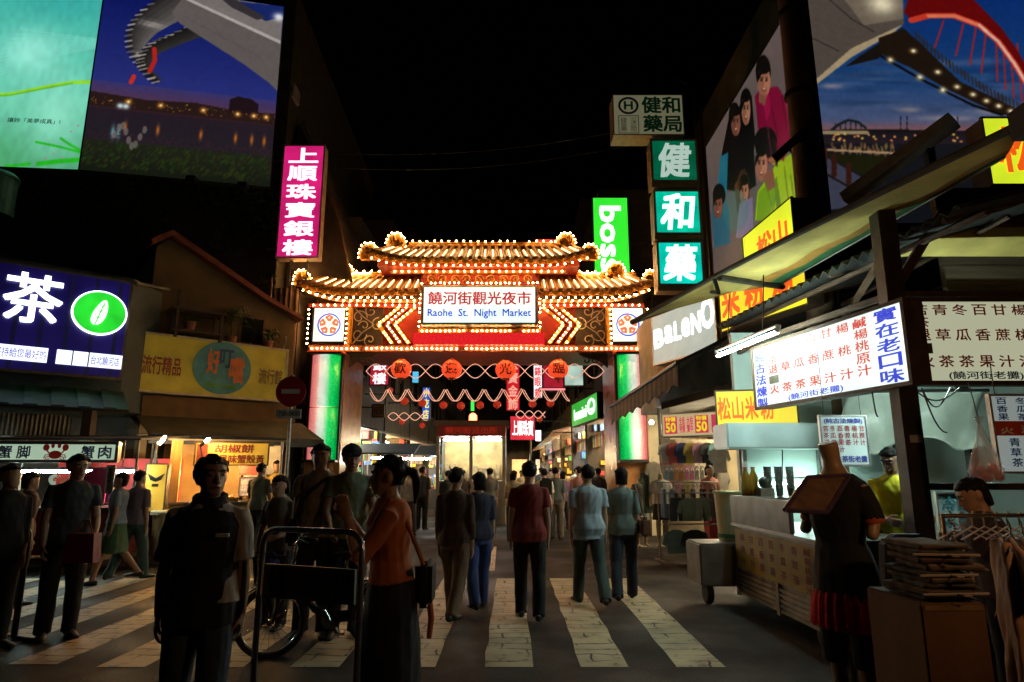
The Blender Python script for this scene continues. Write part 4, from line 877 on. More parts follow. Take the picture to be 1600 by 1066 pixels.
# roofs
def roof(xa,xb,ye,yr,Ye,Yr,tips,n,ridge_y=None,name='roof'):
    za=gz(ye,Ye); zr=gz(yr,Yr); x0=gx(xa,5.8,Ye); x1=gx(xb,5.8,Ye); e=Ye-GY; k=Yr-GY
    def lift(x):
        t=0
        if tips[0]: t+=max(0,1-(x-x0)/1.3)**2*.28
        if tips[1]: t+=max(0,1-(x1-x)/1.3)**2*.28
        return t
    xs=[x0+(x1-x0)*i/40 for i in range(41)]
    ins=.5
    def top(x,t): # t 0 eave 1 ridge
        xr=x0+ins*tips[0]+(x-x0)/(x1-x0)*((x1-ins*tips[1])-(x0+ins*tips[0]))
        return Vector((x*(1-t)+xr*t,e+(k-e)*t,za+lift(x)+(zr+lift(x)*.3-za-lift(x))*(t**1.25)))
    b=MB(); vs=[];fs=[]; nt=6
    for x in xs:
        for j in range(nt+1): p=top(x,j/nt); vs+=[p]
        for j in range(nt+1): p=top(x,j/nt); vs+=[(p.x,p.y+.02,p.z-.09)]
    st=2*(nt+1)
    for i in range(40):
        for j in range(nt): a=i*st+j; fs+=[(a,a+st,a+st+1,a+1),(a+nt+1,a+nt+2,a+st+nt+2,a+st+nt+1)]
        a=i*st; fs.append((a,a+nt+1,a+st+nt+1,a+st))
    fs+= [[j for j in range(nt+1)]+[nt+1+j for j in range(nt,-1,-1)], [40*st+j for j in range(nt,-1,-1)]+[40*st+nt+1+j for j in range(nt+1)]]
    b.add(vs,fs)
    # back slope
    b.slab([(x0+.5,k,zr-.02),(x1-.5,k,zr-.02),(x1,k+1.3,za),(x0,k+1.3,za)],.08)
    ro=b.build(name,GOLDD,gate,True)
    b=MB(); d=MB()
    for i in range(n+1):
        x=x0+.08+(x1-x0-.16)*i/n; b.tube([top(x,t/5)+Vector((0,0,.03)) for t in range(6)],.055,8); p=top(x,0)
        b.lathe([(.01,0),(.065,0),(.065,.05),(.01,.05)],10,Matrix.Translation(p+Vector((0,-.01,.03)))@Matrix.Rotation(R(90),4,'X'))
        if i<n:
            x=x+(x1-x0-.16)/n*.5; p=top(x,0); w=(x1-x0)/n*.36; d.prism([(p.x-w,p.z),(p.x+w,p.z),(p.x+w*.6,p.z-.10),(p.x,p.z-.14),(p.x-w*.6,p.z-.10)],.03,Matrix.Translation((0,e-.03,0)))
    b.build('ridge_tiles',GOLD,ro,True); d.build('drip_tiles',GOLD,ro)
    for i in range(n):
        x=x0+.08+(x1-x0-.16)*(i+.5)/n; s=MB(); s.tube([top(x,.38)+Vector((0,-.01,.035)),top(x,.80)+Vector((0,-.01,.035))],.017,6); s.build('light_tube',STRIP,ro)
    for z,nn,yy in ((za-.20,1,-.0),):
        for i in range(int((x1-x0)/.2)):
            x=x0+.1+(x1-x0-.2)*(i+.5)/int((x1-x0)/.2); p=top(x,0); BP.append((Vector((x,e-.045,p.z-.17)),0))
    return top,x0,x1,za,zr,lift,k
def trim(xa,xb,y,Y,h,m,name,tipl=0,tipr=0,d=.06):
    b=MB(); x0,x1=gx(xa,5.5,Y),gx(xb,5.5,Y); z=gz(y,Y); n=24; vs=[];fs=[]
    for i in range(n+1):
        x=x0+(x1-x0)*i/n; l=max(0,1-(x-x0)/1.3)**2*.3*tipl+max(0,1-(x1-x)/1.3)**2*.3*tipr
        vs+=[(x,Y-GY,z+l),(x,Y-GY,z+h+l),(x,Y-GY+d,z+l),(x,Y-GY+d,z+h+l)]
    for i in range(n): a=4*i; fs+=[(a,a+4,a+5,a+1),(a+2,a+3,a+7,a+6),(a+1,a+5,a+7,a+3),(a,a+2,a+6,a+4)]
    fs+=[(0,1,3,2),(4*n,4*n+2,4*n+3,4*n+1)]
    b.add(vs,fs).build(name,m,gate)
    k=int((x1-x0)/.19)
    for i in range(k):
        x=x0+.05+(x1-x0-.1)*(i+.5)/k; l=max(0,1-(x-x0)/1.3)**2*.3*tipl+max(0,1-(x1-x)/1.3)**2*.3*tipr; BP.append((Vector((x,Y-GY-.03,z+h*.5+l)),0))
def ridge(xa,xb,y,Y,m=GOLD):
    x0,x1=gx(xa,6,Y),gx(xb,6,Y); z=gz(y,Y); b=MB(); b.tube([(x0,Y-GY,z),(x1,Y-GY,z)],.075,10); b.tube([(x0,Y-GY,z+.10),(x1,Y-GY,z+.10)],.045,8); b.build('roof_ridge',m,gate,True)
    k=int((x1-x0)/.2); row((x0,Y-GY-.06,z+.15),(x1,Y-GY-.06,z+.15),k)
roof(461,655,456,434,16.35,17.5,(1,0),12,name='lower_roof'); roof(842,1026,456,434,16.35,17.5,(0,1),12,name='lower_roof')
ridge(490,655,433,17.55); ridge(842,996,433,17.55)
roof(566,931,406,388,16.3,17.5,(1,1),24,name='upper_roof'); ridge(636,868,386,17.55)
trim(472,655,472,16.6,.07,GOLDD,'eave_trim',1,0); trim(842,1016,472,16.6,.07,GOLDD,'eave_trim',0,1)
trim(480,655,480,16.85,.10,GRED,'eave_board',0,0); trim(842,1008,480,16.85,.10,GRED,'eave_board',0,0)
trim(606,888,427,16.75,.09,GOLDD,'eave_trim',0,0)
MB().box(gx(590),gx(905),-.45,1.6,gz(424),gz(414)).build('upper_beam',mat('beam_vermilion',(.30,.03,.01),.4,0,.2,5),gate)  # plain vermilion paint without emission
MB().box(gx(655),gx(843),-.1,1.7,zf1-.05,gz(428)).build('upper_wall',GRED,gate)
MB().box(XL0+.05,XR1-.05,.05,1.6,zf1,gz(458)).build('roof_core',GDK,gate)
bx=MB().box(gx(840),gx(876),.9,1.5,gz(388,18),gz(376,18)).build('red_roof_box',mat('glowing_red_box',(.5,.03,.02),.5,es=.35,ecol=(.8,.06,.03)),gate)
# dragon scroll ornaments on the ridges
def ornament(x,y,w,h,sd,Y):
    c=g(x,y,Y); s=w*.0175/2; k=h*.0175
    out=[(-1,0),(-1.1,.35),(-.95,.62),(-.6,.72),(-.55,.9),(-.2,1.0),(.1,.9),(.35,1.0),(.7,.86),(.85,.6),(1.0,.42),(1.05,.1),(.9,0)]
    p=[(c.x+a*s*sd,c.z+z*k) for a,z in out]
    if sd<0: p=p[::-1]
    b=MB(); b.prism(p if sd<0 else p[::-1],.16,Matrix.Translation((0,c.y-.08,0)))
    b.tube([(q[0],c.y-.09,q[2]) for q in spiral(c.x-.3*s*sd,c.z+.4*k,.32*k,7*sd,0,0)],.035,6)
    for i in range(4): b.tube([(c.x+sd*s*(.1+.25*i),c.y-.06,c.z+.3*k),(c.x+sd*s*(.2+.3*i),c.y-.09,c.z+k*(1.05-.13*i))],(.05,.02),6)
    b.build('dragon_ornament',GOLD,gate)
    n=len(out)
    for i in range(n-1):
        for t in (.25,): a=out[i][0]*(1-t)+out[i+1][0]*t; z=out[i][1]*(1-t)+out[i+1][1]*t; BP.append((Vector((c.x+a*s*1.08*sd,c.y-.11,c.z+z*k*1.05)),0))
ornament(619,390,30,26,-1,17.5); ornament(577,406,30,26,-1,17.2); ornament(884,390,30,26,1,17.5); ornament(921,406,28,24,1,17.2)
ornament(537,432,28,22,-1,17.45); ornament(473,447,26,24,-1,17.0); ornament(962,432,28,22,1,17.45); ornament(1017,447,26,24,1,17.0)
# bulb rows
row((gx(486),-.13,gz(546)),(gx(1012),-.13,gz(546)),68,0)
for x in (482.5,542,954,1012): row((gx(x),-.16,gz(542)),(gx(x),-.16,gz(482)),8,1)
row((gx(657),-.53,gz(451)),(gx(843),-.53,gz(451)),26,3); row((gx(657),-.25,gz(520)),(gx(843),-.25,gz(520)),26,3)
row((gx(656.5),-.3,gz(518)),(gx(656.5),-.3,gz(454)),9,3); row((gx(843.5),-.3,gz(518)),(gx(843.5),-.3,gz(454)),9,3)
for sd in (0,1):   # short rising rows on the roof corners
    f=(lambda x:x) if not sd else (lambda x:1489-x)
    row(g(f(486),438,17.2),g(f(524),430,17.4),10); row(g(f(551),427,17.4),g(f(580),427,17.4),8); row(g(f(590),397,17.4),g(f(604),390,17.4),4)
BP.sort(key=lambda t:-t[1])
BPM=MB(); BPM.bulb((0,0,0),.0245); o0=None
for i,(p,wt) in enumerate(BP[:100]):
    if i==0: o0=BPM.build('light_bulb',BULB,gate)
    o=o0 if i==0 else o0.copy()
    if i: C.objects.link(o)
    o.location=p
b=MB()
for p,wt in BP[100:]: b.bulb(p,.0245)
struct(b.build('light_bulbs',BULB,gate),'stuff')
print('bulbs',len(BP))
# brackets under the beam at both ends
for xx,sd in ((545,1),(950,-1)):
    b=MB(); x=gx(xx)
    for k in range(3): b.tube(spiral(x+sd*(.15+.22*k),ZB-.16-.02*k,.12,6*sd,k,.1),.02,5)
    b.prism([(x,ZB),(x+sd*.8,ZB),(x+sd*.65,ZB-.1),(x+sd*.2,ZB-.22),(x,ZB-.4)][::sd],.08,Matrix.Translation((0,.12,0))); b.build('corner_bracket',GDK if sd<0 else STONE,gate)
# ---------------- lanterns and rope lights ----------------
LAN=lit('lantern_red',(.85,.065,.018),.85,.25,6); LANC=mat('lantern_cap',(.30,.10,.03),.5,.3)
def lantern(label,p,r,ch=None,m=LAN,group=None):
    t=thing('lantern',label,'lantern',p,0,group); b=MB(); b.ball((0,0,0),(r,r,r*.94),22,14); sh=b.build('shade',m,t,True)
    for s in (-1,1):
        b=MB(); b.lathe([(.01,0),(r*.4,0),(r*.4,r*.12),(.01,r*.12)],12,Matrix.Translation((0,0,s*r*.93-(r*.06))))
        b.tube([(0,0,s*r),(0,0,s*r*1.4)],(.02,.010),6); b.build('cap' if s>0 else 'tassel_cap',LANC,t)
    if ch:
        v,f=tmesh(ch,.013); b=MB(); q=[]
        for a,c,l in v:
            x=(a-.5)*r*1.15; z=(c-.5)*r*1.1; q.append((x,-l-math.sqrt(max(.01,(r*1.012)**2-x*x-z*z*1.1)),z))
        b.add(q,f); b.build('lettering',mat('black_brush_letter',(.03,.012,.01),.6),t)
    return t
for x,y,ch,l in ((627,577,'歡','first big red lantern from the left with a black character'),(706,577,'迎','second big red lantern from the left with a black character'),(790,578,'光','third big red lantern from the left with a black character'),(872,577,'臨','rightmost big red lantern with a black character under the gate')):
    lantern(l,at(x,y,17.0),.275,ch,LAN,'welcome lanterns under the gate beam')
DLAN=lit('dim_lantern_red',(.45,.03,.012),.55,.3,8)
pl=[(632,627),(660,630),(693,633),(720,634),(750,633),(777,632),(832,631),(860,630),(628,659),(660,665),(610,610),(843,655)]
desc=('leftmost','second','third','fourth','fifth','sixth','seventh','eighth')
for i,(x,y) in enumerate(pl):
    l='%s small dim red lantern of the row strung below the big ones'%desc[i] if i<8 else ('tiny red lantern low on the left under the rope loops','tiny red lantern right of the low left one near the blue sign','dim red lantern behind the first welcome lantern','dim red lantern above the red shop board')[i-8]
    lantern(l,at(x,y,18.6 if i<8 else 19.4),.115 if i<8 else .09,None,DLAN,'small lanterns strung behind the gate')
ROPE=lit('rope_light',(1.0,.50,.34),.75,.3,8)
def rope(label,x0,x1,y,amp,per,Y,ph=(0,math.pi),sag=None,group='rope lights across the street'):
    t=thing('rope_light',label,'light string',at((x0+x1)/2,y,Y),0,group); c=at((x0+x1)/2,y,Y)
    for q in ph:
        pts=[]
        n=int((x1-x0)/2.5)
        for i in range(n+1):
            x=x0+(x1-x0)*i/n; yy=y+(amp*math.sin(2*math.pi*(x-x0)/per+q) if not sag else amp*(abs(math.sin(math.pi*(x-x0)/per+q))*1-.5))
            pts.append(at(x,yy,Y+.03*math.cos(2*math.pi*(x-x0)/per+q))-c)
        b=MB(); b.tube(pts,.011,5); b.build('strand',ROPE,t)
rope('pair of twisted rope lights at the height of the big lanterns',572,944,580,11,62,17.15)
rope('swagged rope light looping below the big lanterns',578,890,617,20,30,17.6,(0,.35),sag=1)
rope('short twisted rope light low at the left by the blue shop sign',606,668,651,6,34,18.0)
rope('short twisted rope light at the right above the red pentagon sign',806,852,648,6,28,18.0)
# ---------------- right side: building and billboards ----------------
r=thing('building','tall dark corner building behind the family and bridge billboards','building',(0,0,0))
b=MB(); b.hull([(6.3,12.3),(20,12.3),(20,46),(6.3,46)],3.6,13.2); b.build('wall',DARKW,r)
BX0,BX1,BZ0,BZ1=6.12,11.6,6.35,12.0
def qb(x,y): p=at(x,y,11.85); return ((p.x-BX0)/(BX1-BX0),(p.z-BZ0)/(BZ1-BZ0))
P=Pic(380,360)
zs=[qb(1400,y)[1] for y in (330,225,205,190,120,0)]
P.grad(0,(.07,.08,.10),zs[1],(.10,.10,.12)); P.grad(zs[1],(.16,.13,.15),zs[2],(.10,.09,.12)); P.grad(zs[2],(.55,.36,.36),zs[3],(.36,.36,.48)); P.grad(zs[3],(.32,.36,.50),zs[4],(.10,.26,.48)); P.grad(zs[4],(.10,.26,.48),1,(.03,.17,.46))
rs=random.Random(3)
for i in range(60):
    x=rs.uniform(1270,1600); y=rs.uniform(95,180); u,v=qb(x,y); P.ell(u,v,rs.uniform(.03,.12),rs.uniform(.005,.018),(.34,.42,.56) if i%3 else (.07,.15,.28),.32,1.2)
for x,y,s in ((1300,135,.05),(1420,172,.05),(1560,175,.10),(1480,185,.12)): u,v=qb(x,y); P.ell(u,v,s,.012,(.66,.60,.60),.7,1.2)
L_=lambda pts,w,c,a=1.: P.line([qb(*p) for p in pts],w,c,a)
Po=lambda pts,c,a=1.: P.poly([qb(*p) for p in pts],c,a)
# far truss bridge, bank lights and water
L_([(1272,206),(1360,204),(1600,208)],.005,(.10,.08,.08)); L_([(1275,207),(1355,208)],.007,(.62,.55,.40)); L_([(1300,203),(1310,195),(1325,188),(1340,191),(1352,200)],.005,(.10,.12,.13))
for k in range(6): L_([(1305+8*k,203),(1305+8*k,192)],.002,(.10,.12,.13))
for x in (1407,1417,1496): L_([(x,203),(x,182)],.002,(.12,.10,.12))
for i in range(46):
    u,v=qb(rs.uniform(1280,1600),rs.uniform(209,222)); P.ell(u,v,.005,.004,(1,.55+.3*rs.random(),.35),.9)
    u,v=qb(rs.uniform(1300,1410),rs.uniform(226,242)); P.ell(u,v,.004,.012,(.7,.4+.2*rs.random(),.3),.5)
L_([(1285,234),(1400,240)],.004,(.7,.58,.42)); Po([(1290,240),(1410,246),(1380,290),(1300,250)],(.12,.12,.05)); Po([(1272,240),(1290,246),(1360,285),(1330,325),(1272,330)],(.25,.26,.33))
for x,y in ((1288,245),(1303,255),(1326,268),(1356,285)): L_([(x,y-10),(x,y+18)],.010,(.22,.10,.07))
L_([(1290,272),(1340,300)],.004,(.1,.07,.06))
# pale fabric roof at the upper left
Po([(1240,-25),(1410,-25),(1412,38),(1395,50),(1330,82),(1266,138),(1240,145)],(.34,.30,.27)); Po([(1300,-25),(1410,-25),(1411,30),(1350,40)],(.50,.45,.38),.8)
for q in (((1285,-10),(1330,30),(1365,50)),((1258,55),(1310,80))): L_(q,.003,(.22,.19,.17))
Po([(1412,38),(1395,52),(1330,90),(1266,140),(1266,132),(1330,76)],(.70,.62,.48)); Po([(1412,42),(1400,55),(1372,92),(1320,105),(1340,90)],(.10,.08,.06))
u,v=qb(1378,6); P.ell(u,v,.06,.05,(1,.95,.8),1,1.4); u,v=qb(1398,63); P.ell(u,v,.012,.012,(1,.97,.85),1,.9)
# lit walkway
Po([(1372,60),(1412,45),(1440,70),(1500,128),(1600,176),(1600,186),(1560,178),(1480,140),(1420,105),(1375,85)],(.13,.09,.06))
for i in range(30):
    t=i/29; x=1430+170*t; y=58+116*t+10*math.sin(t*3.1); L_([(x,y-8),(x+2,y+4)],.003,(.20,.15,.11))
for x,y in ((1427,80),(1465,113),(1495,136),(1520,148),(1541,158),(1560,166),(1579,174),(1595,178)): u,v=qb(x,y); P.ell(u,v,.013,.010,(.95,.80,.50),1,1.2); P.ell(u,v,.006,.005,(1,.97,.9))
L_([(1376,88),(1440,125),(1520,165),(1565,180)],.005,(.05,.04,.05)); 
for x,y in ((1391,94),(1437,121),(1473,141)): u,v=qb(x,y); P.ell(u,v,.012,.011,(1,.85,.5),1,1.); P.ell(u,v,.005,.005,(1,1,.95))
# red arch with hangers
for i,x in enumerate((1474,1505,1525,1541,1556,1567,1578,1589)):
    L_([(x,33+4*i+(i>4)*8),(x-14+2*i if i<4 else x+2*(i-3),75+13*i if i<7 else 160)],.003,(.68,.14,.12))
arc=[(1424,32),(1450,25),(1490,25),(1530,40),(1560,66),(1585,100),(1606,135)]; top=[(1412,20),(1425,-20),(1500,-22),(1535,14),(1565,45),(1590,80),(1612,120)]
Po(top+arc[::-1],(.42,.04,.045)); L_(arc,.012,(.85,.24,.16)); L_(arc[1:4],.007,(.95,.50,.36)); L_(arc[3:],.006,(.95,.75,.66))
P.noise(.05,90,5)
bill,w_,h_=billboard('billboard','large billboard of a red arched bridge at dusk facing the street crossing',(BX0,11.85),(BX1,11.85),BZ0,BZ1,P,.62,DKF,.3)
FY0,FY1,FZ0,FZ1=18.15,11.95,5.9,11.35
def qf(x,y): p=atx(x,y,5.98); return ((FY0-p.y)/(FY0-FY1),(p.z-FZ0)/(FZ1-FZ0))
P=Pic(300,320); P.grad(0,(.30,.26,.26),1,(.42,.37,.36)); P.ell(.3,.3,.5,.5,(.42,.38,.37),.6,1.5)
SK=(.66,.44,.34); SKD=(.50,.31,.24); HB=(.05,.04,.04)
def E_(x,y,rx,ry,c,a=1.):
    pts=[]
    for i in range(20): t=i*math.pi/10; pts.append(qf(x+rx*math.cos(t),y+ry*math.sin(t)))
    P.poly(pts,c,a)
F_=lambda pts,c,a=1.: P.poly([qf(*p) for p in pts],c,a)
def face_(x,y,rx,ry,c=SK):
    k=lambda f: tuple(v*f for v in c)
    E_(x,y,rx,ry,c); E_(x-rx*.45,y+ry*.05,rx*.5,ry*.8,k(.82),.7); E_(x+rx*.35,y+ry*.15,rx*.45,ry*.5,k(1.14),.6); E_(x,y+ry*.78,rx*.5,ry*.2,k(.86),.8)
    for s in (-.36,.36):
        E_(x+s*rx,y-ry*.10,rx*.20,ry*.075,(.10,.06,.05)); E_(x+s*rx,y-ry*.26,rx*.26,ry*.045,(.12,.08,.06))
    F_([(x-rx*.02,y-ry*.1),(x+rx*.13,y+ry*.24),(x-rx*.14,y+ry*.24)],k(.84)); E_(x+rx*.02,y+ry*.49,rx*.36,ry*.12,(.42,.14,.12)); E_(x+rx*.02,y+ry*.46,rx*.28,ry*.055,(.86,.80,.76))
    E_(x,y-ry*.92,rx*.95,ry*.42,HB); F_([(x-rx*.98,y-ry*.55),(x-rx*.1,y-ry*.72),(x-rx*.78,y-ry*.1),(x-rx*1.02,y+ry*.1)],HB)
# man in magenta at the back, two girls, front man in lime, others below
F_([(1180,150),(1188,140),(1215,135),(1228,155),(1236,205),(1234,222),(1226,228),(1228,250),(1200,255),(1186,215)],(.48,.03,.20)); F_([(1188,140),(1200,135),(1206,170),(1198,190)],(.60,.05,.26))
E_(1193,112,12,26,HB); face_(1194,128,10.5,24); F_([(1186,146),(1198,150),(1196,166),(1186,160)],SKD)
F_([(1140,180),(1150,170),(1158,200),(1160,260),(1150,300),(1132,295),(1128,240)],HB); E_(1148,180,9,20,HB); face_(1150,192,7.5,21,SKD)
F_([(1156,165),(1165,140),(1175,150),(1180,215),(1176,262),(1160,250)],HB); E_(1166,158,9,20,HB); face_(1166,172,7,24)
F_([(1126,245),(1138,238),(1136,300),(1128,330),(1120,310)],(.12,.42,.52)); F_([(1140,215),(1176,205),(1182,290),(1150,310)],(.06,.05,.06))
F_([(1184,300),(1214,255),(1236,240),(1243,262),(1246,312),(1226,325),(1180,345)],(.58,.72,.05)); F_([(1186,300),(1210,280),(1216,300),(1200,345),(1182,345)],(.44,.60,.03)); F_([(1210,282),(1214,275),(1222,330),(1214,330)],(.36,.50,.03))
E_(1197,222,18,24,HB); F_([(1180,225),(1213,222),(1216,262),(1206,250)],HB); face_(1190,258,9.5,26,SK); F_([(1192,275),(1208,262),(1212,292),(1200,300)],SKD)
F_([(1148,290),(1164,262),(1172,300),(1170,345),(1152,330)],(.30,.20,.12)); E_(1162,285,9,20,(.22,.14,.09)); face_(1163,300,7,20,SK); F_([(1156,318),(1176,308),(1178,370),(1150,372)],(.50,.45,.58))
F_([(1112,320),(1128,298),(1140,330),(1142,380),(1116,388)],(.16,.36,.46)); E_(1124,305,10,18,HB); face_(1122,322,7.5,20,SKD)
E_(1150,330,20,34,(.18,.50,.50),.35)
for q in (((1196,285),(1206,320)),((1226,262),(1232,310)),((1214,300),(1206,338)),((1236,275),(1240,305))): P.line([qf(*q[0]),qf(*q[1])],.006,(.36,.48,.02),.7)
for q in (((1205,165),(1216,215)),((1222,150),(1230,200)),((1210,220),(1225,250))): P.line([qf(*q[0]),qf(*q[1])],.006,(.33,.015,.13),.7)
for q in (((1228,160),(1234,205)),((1200,200),(1206,245))): P.line([qf(*q[0]),qf(*q[1])],.004,(.62,.10,.32),.6)
P.noise(.03,60,8)
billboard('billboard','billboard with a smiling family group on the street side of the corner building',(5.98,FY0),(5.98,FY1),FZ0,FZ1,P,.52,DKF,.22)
r=thing('utility_pole','thick brown utility pole standing before the two right billboards','pole',(4.72,9.5,0))
b=MB(); b.tube([(0,0,0),(0,0,4),(0,0,13)],(.23,.21,.19),18); b.build('shaft',mat('pole_brown',(.17,.10,.05),.8,0,.5,3,bump=.4,stretch=(1,1,.3)),r,True)
for z in (5.2,6.7,7.6,9.1): MB().lathe([(.01,0),(.235,0),(.235,.07),(.01,.07)],18,Matrix.Translation((0,0,z))).build('clamp_band',BLK,r)
b=MB(); b.tube([(.27,.0,2),(.27,0,6),(.25,.05,13)],.05,8); b.build('cable_duct',BLK,r)
p=at(1237,232,9.4); b=MB(); b.tube([(p.x-4.72-.42,-.3,p.z-.32),(p.x-4.72+.25,-.3,p.z+.30)],.09,4); b.build('lamp_arm_box',GALV,r)
# ---------------- pharmacy sign tower and bossini signs ----------------
WCR=mat('ivory_sign_face',(.50,.46,.33),.5,0,.15,4,es=.10,ecol=(.6,.6,.35)); DGL=mat('dark_green_lettering',(.01,.14,.05),.5,0,.1,5,es=.02)
GCASE=mat('sign_case_tan',(.26,.22,.16),.5,.2,.3,8)
r,w,h=sign('shop_sign','ivory pharmacy sign box with a round emblem on top of the green sign column','sign',(957,148,211,15.3),(1066,147),.6,WCR,GCASE,Yr=15.3,border=.02)
letters(r,[('健和',w*.41,h*.53,w*.96,h*.95),('藥局',w*.42,h*.07,w*.97,h*.49)],DGL,bold=.035)
b=MB(); b.tube([(w*.22+.24*math.cos(t),-.008,h*.72+.22*math.sin(t)) for t in [i*math.pi/14 for i in range(28)]],.032,6,closed=True); b.build('emblem_ring',mat('violet_ring',(.10,.05,.22),.5),r)
letters(r,[('H',w*.155,h*.62,w*.285,h*.83)],DGL,-.012,name='emblem_letter',bold=.06)
letters(r,[('健\n藥',w*.10,h*.08,w*.19,h*.43),('深\n局',w*.24,h*.08,w*.33,h*.43)],mat('olive_lettering',(.28,.25,.10),.6),bold=.0)
b=MB()
for x0,x1,z0,z1 in ((.07,.36,.46,.475),(.07,.36,.035,.05),(.07,.08,.05,.46),(.35,.36,.05,.46)): b.box(w*x0,w*x1,-.012,-.007,h*z0,h*z1)
b.build('thin_border',MC['olive_lettering'],r)
for i,(x0,x1,y0,y1,ch,es,l) in enumerate(((1016,1088,218,284,'健',.16,'unlit dark green sign box below the ivory pharmacy sign'),(1021,1093,297,366,'和',.75,'brightly lit teal sign box in the middle of the sign column'),(1026,1097,377,446,'藥',.85,'lit teal sign box lowest in the column half hidden by the awning'))):
    gm=lit('green_glow_face_%d'%i,((.0,.20,.09),(.0,.42,.27),(.0,.46,.36))[i],(.42,1.0,1.1)[i],.35,2.2)  # the unlit top box gets a dim glow put into its face too
    r,w,h=sign('shop_sign',l,'sign',(x0,y0,y1,15.3),(x1,y0),.5,gm,GCASE,'green sign boxes in a column',Yr=15.3,border=.045)
    letters(r,[(ch,w*.15,h*.10,w*.85,h*.92)],mat('pale_brush_letter_%d'%i,(.6,.7,.62),.5,es=(.30,1.6,1.6)[i],ecol=(.75,1,.88)),bold=.035,shear=.12)
    b=MB(); b.box(-.02,w+.02,-.0,.4,-.14,-.02); b.build('lower_bracket',GCASE,r)
r=thing('sign_post','dark steel post carrying the pharmacy sign column','post',(px(1098,15.6,6),15.6,0)); b=MB(); b.tube([(0,0,0),(0,0,11.6)],.10,10); b.tube([(.28,.1,0),(.28,.1,11.2)],.05,8); b.build('post',BLK,r); b=MB(); b.tube([(-.1,0,10.8),(-.35,-.1,11.3),(-.15,-.2,11.7),(-.5,-.2,11.9)],.02,6); b.tube([(-.1,0,10.3),(-.5,0,10.4)],.03,6); b.build('cables',BLK,r)
GRN=lit('bright_green_face',(.03,.72,.03),1.0,.12,1.5)
r,w,h=sign('vertical_sign','bright green vertical clothing shop sign with white sideways letters above the gate','sign',(926,309,500,19.4),(980,309),.4,GRN,BLK,Yr=19.4,border=.01)
letters(r,[('bossini',w*.18,h*.10,w*.80,h*.93,-90)],E_WH,bold=.03)
r=thing('lattice_mast','dark lattice mast standing right of the bright green vertical sign','mast',(px(1003,19.8,7),19.8,0)); b=MB()
for x in (-.35,.35): b.tube([(x,0,0),(x,0,10.3)],.03,6)
for k in range(16): b.tube([(-.35,0,.5+.6*k),(.35,0,1.1+.6*k)],.015,5); b.tube([(-.35,0,1.1+.6*k),(.35,0,1.1+.6*k)],.015,5)
b.build('lattice',BLK,r)
# ---------------- right shop block ----------------
r=thing('shophouse','shophouse with open clothes shop under the white lettered clothing sign','building',(0,0,0))
b=MB(); b.hull([(3.32,14.4),(3.95,11.75),(6.2,11.75),(6.2,19),(3.4,19)],3.0,5.3); b.build('upper_wall',mat('grey_shop_wall',(.20,.19,.17),.8,0,.4,2,bump=.3),r)
b=MB(); b.hull([(6.0,11.8),(6.2,11.8),(6.2,16.6),(6.0,16.6)],0,3.0); b.hull([(3.5,16.6),(6.2,16.6),(6.2,16.8),(3.5,16.8)],0,3.0); b.build('shop_back_wall',mat('warm_yellow_wall',(.55,.47,.30),.8,0,.15,3),r)
b=MB(); b.hull([(3.4,14.8),(3.62,14.8),(3.62,15.0),(3.4,15.0)],.0,3.0); b.build('pillar',DARKW,r)
r2=thing('ceiling_lamp','long fluorescent lamp on the ceiling of the clothes shop','lamp',(4.9,14.2,2.78)); b=MB(); b.tube([(-.1,-1.2,0),(-.1,1.2,0)],.022,8); b.tube([(.1,-1.2,0),(.1,1.2,0)],.022,8); b.build('tube',lit('warm_white_tube',(1,.84,.54),150,0),r2); MB().box(-.18,.18,-1.25,1.25,.03,.2).build('fitting',ALU,r2)
BAL=mat('grey_green_lit_face',(.32,.38,.36),.45,0,.2,2,es=.42,ecol=(.40,.55,.52))
r,w,h=sign('shop_sign','grey green clothing shop sign with large white rounded letters','sign',(1018,497,572,14.0),(1116,456),.3,BAL,ALU,border=.02)
letters(r,[('B',w*.03,h*.33,w*.20,h*.72),('a',w*.22,h*.36,w*.36,h*.72),('L',w*.38,h*.36,w*.49,h*.74),('e',w*.50,h*.37,w*.63,h*.74),('N',w*.65,h*.37,w*.79,h*.77)],E_WH,bold=.05)
letters(r,[('O',w*.80,h*.38,w*.985,h*.96)],E_WH,bold=.04)
OR=lit('orange_red_letter',(.80,.10,.01),.95,.05); YLIT=lit('yellow_lit_face',(.85,.66,.02),1.0,.2,2)
r,w,h=sign('shop_sign','bright yellow rice noodle sign right of the white lettered sign','sign',(1122,440,520,11.0),(1260,440),.3,YLIT,BRN,Yr=9.0,border=.015)
letters(r,[('米',w*.03,h*.22,w*.27,h*.80),('粉',w*.33,h*.22,w*.57,h*.82),('湯',w*.64,h*.22,w*.88,h*.84)],OR,bold=.045)
LIME=lit('lime_lit_face',(.58,.72,.02),1.05,.15,2)
r,w,h=sign('shop_sign','lime yellow lit sign box peeking out above the awning by the utility pole','sign',(1160,372,430,10.6),(1236,308),.42,LIME,BRN,border=.01)
letters(r,[('松山',w*.30,h*.12,w*.9,h*.70)],OR,bold=.05)
r,w,h=sign('shop_sign','lime yellow lit sign with a red character at the right picture edge','sign',(1533,184,289,7.0),(1660,170),.3,LIME,BRN,Yr=7.0,border=.012)
letters(r,[('松',w*.12,h*.18,w*.66,h*.86)],OR,bold=.03)
r,w,h=sign('shop_sign','yellow sign with red brush characters behind the lit juice menu','sign',(1117,611,673,9.12),(1242,590),.10,mat('amber_yellow_lit',(.65,.50,.03),.5,0,.2,3,es=.42,ecol=(.85,.62,.03)),BRN,border=.012,Yr=8.9)
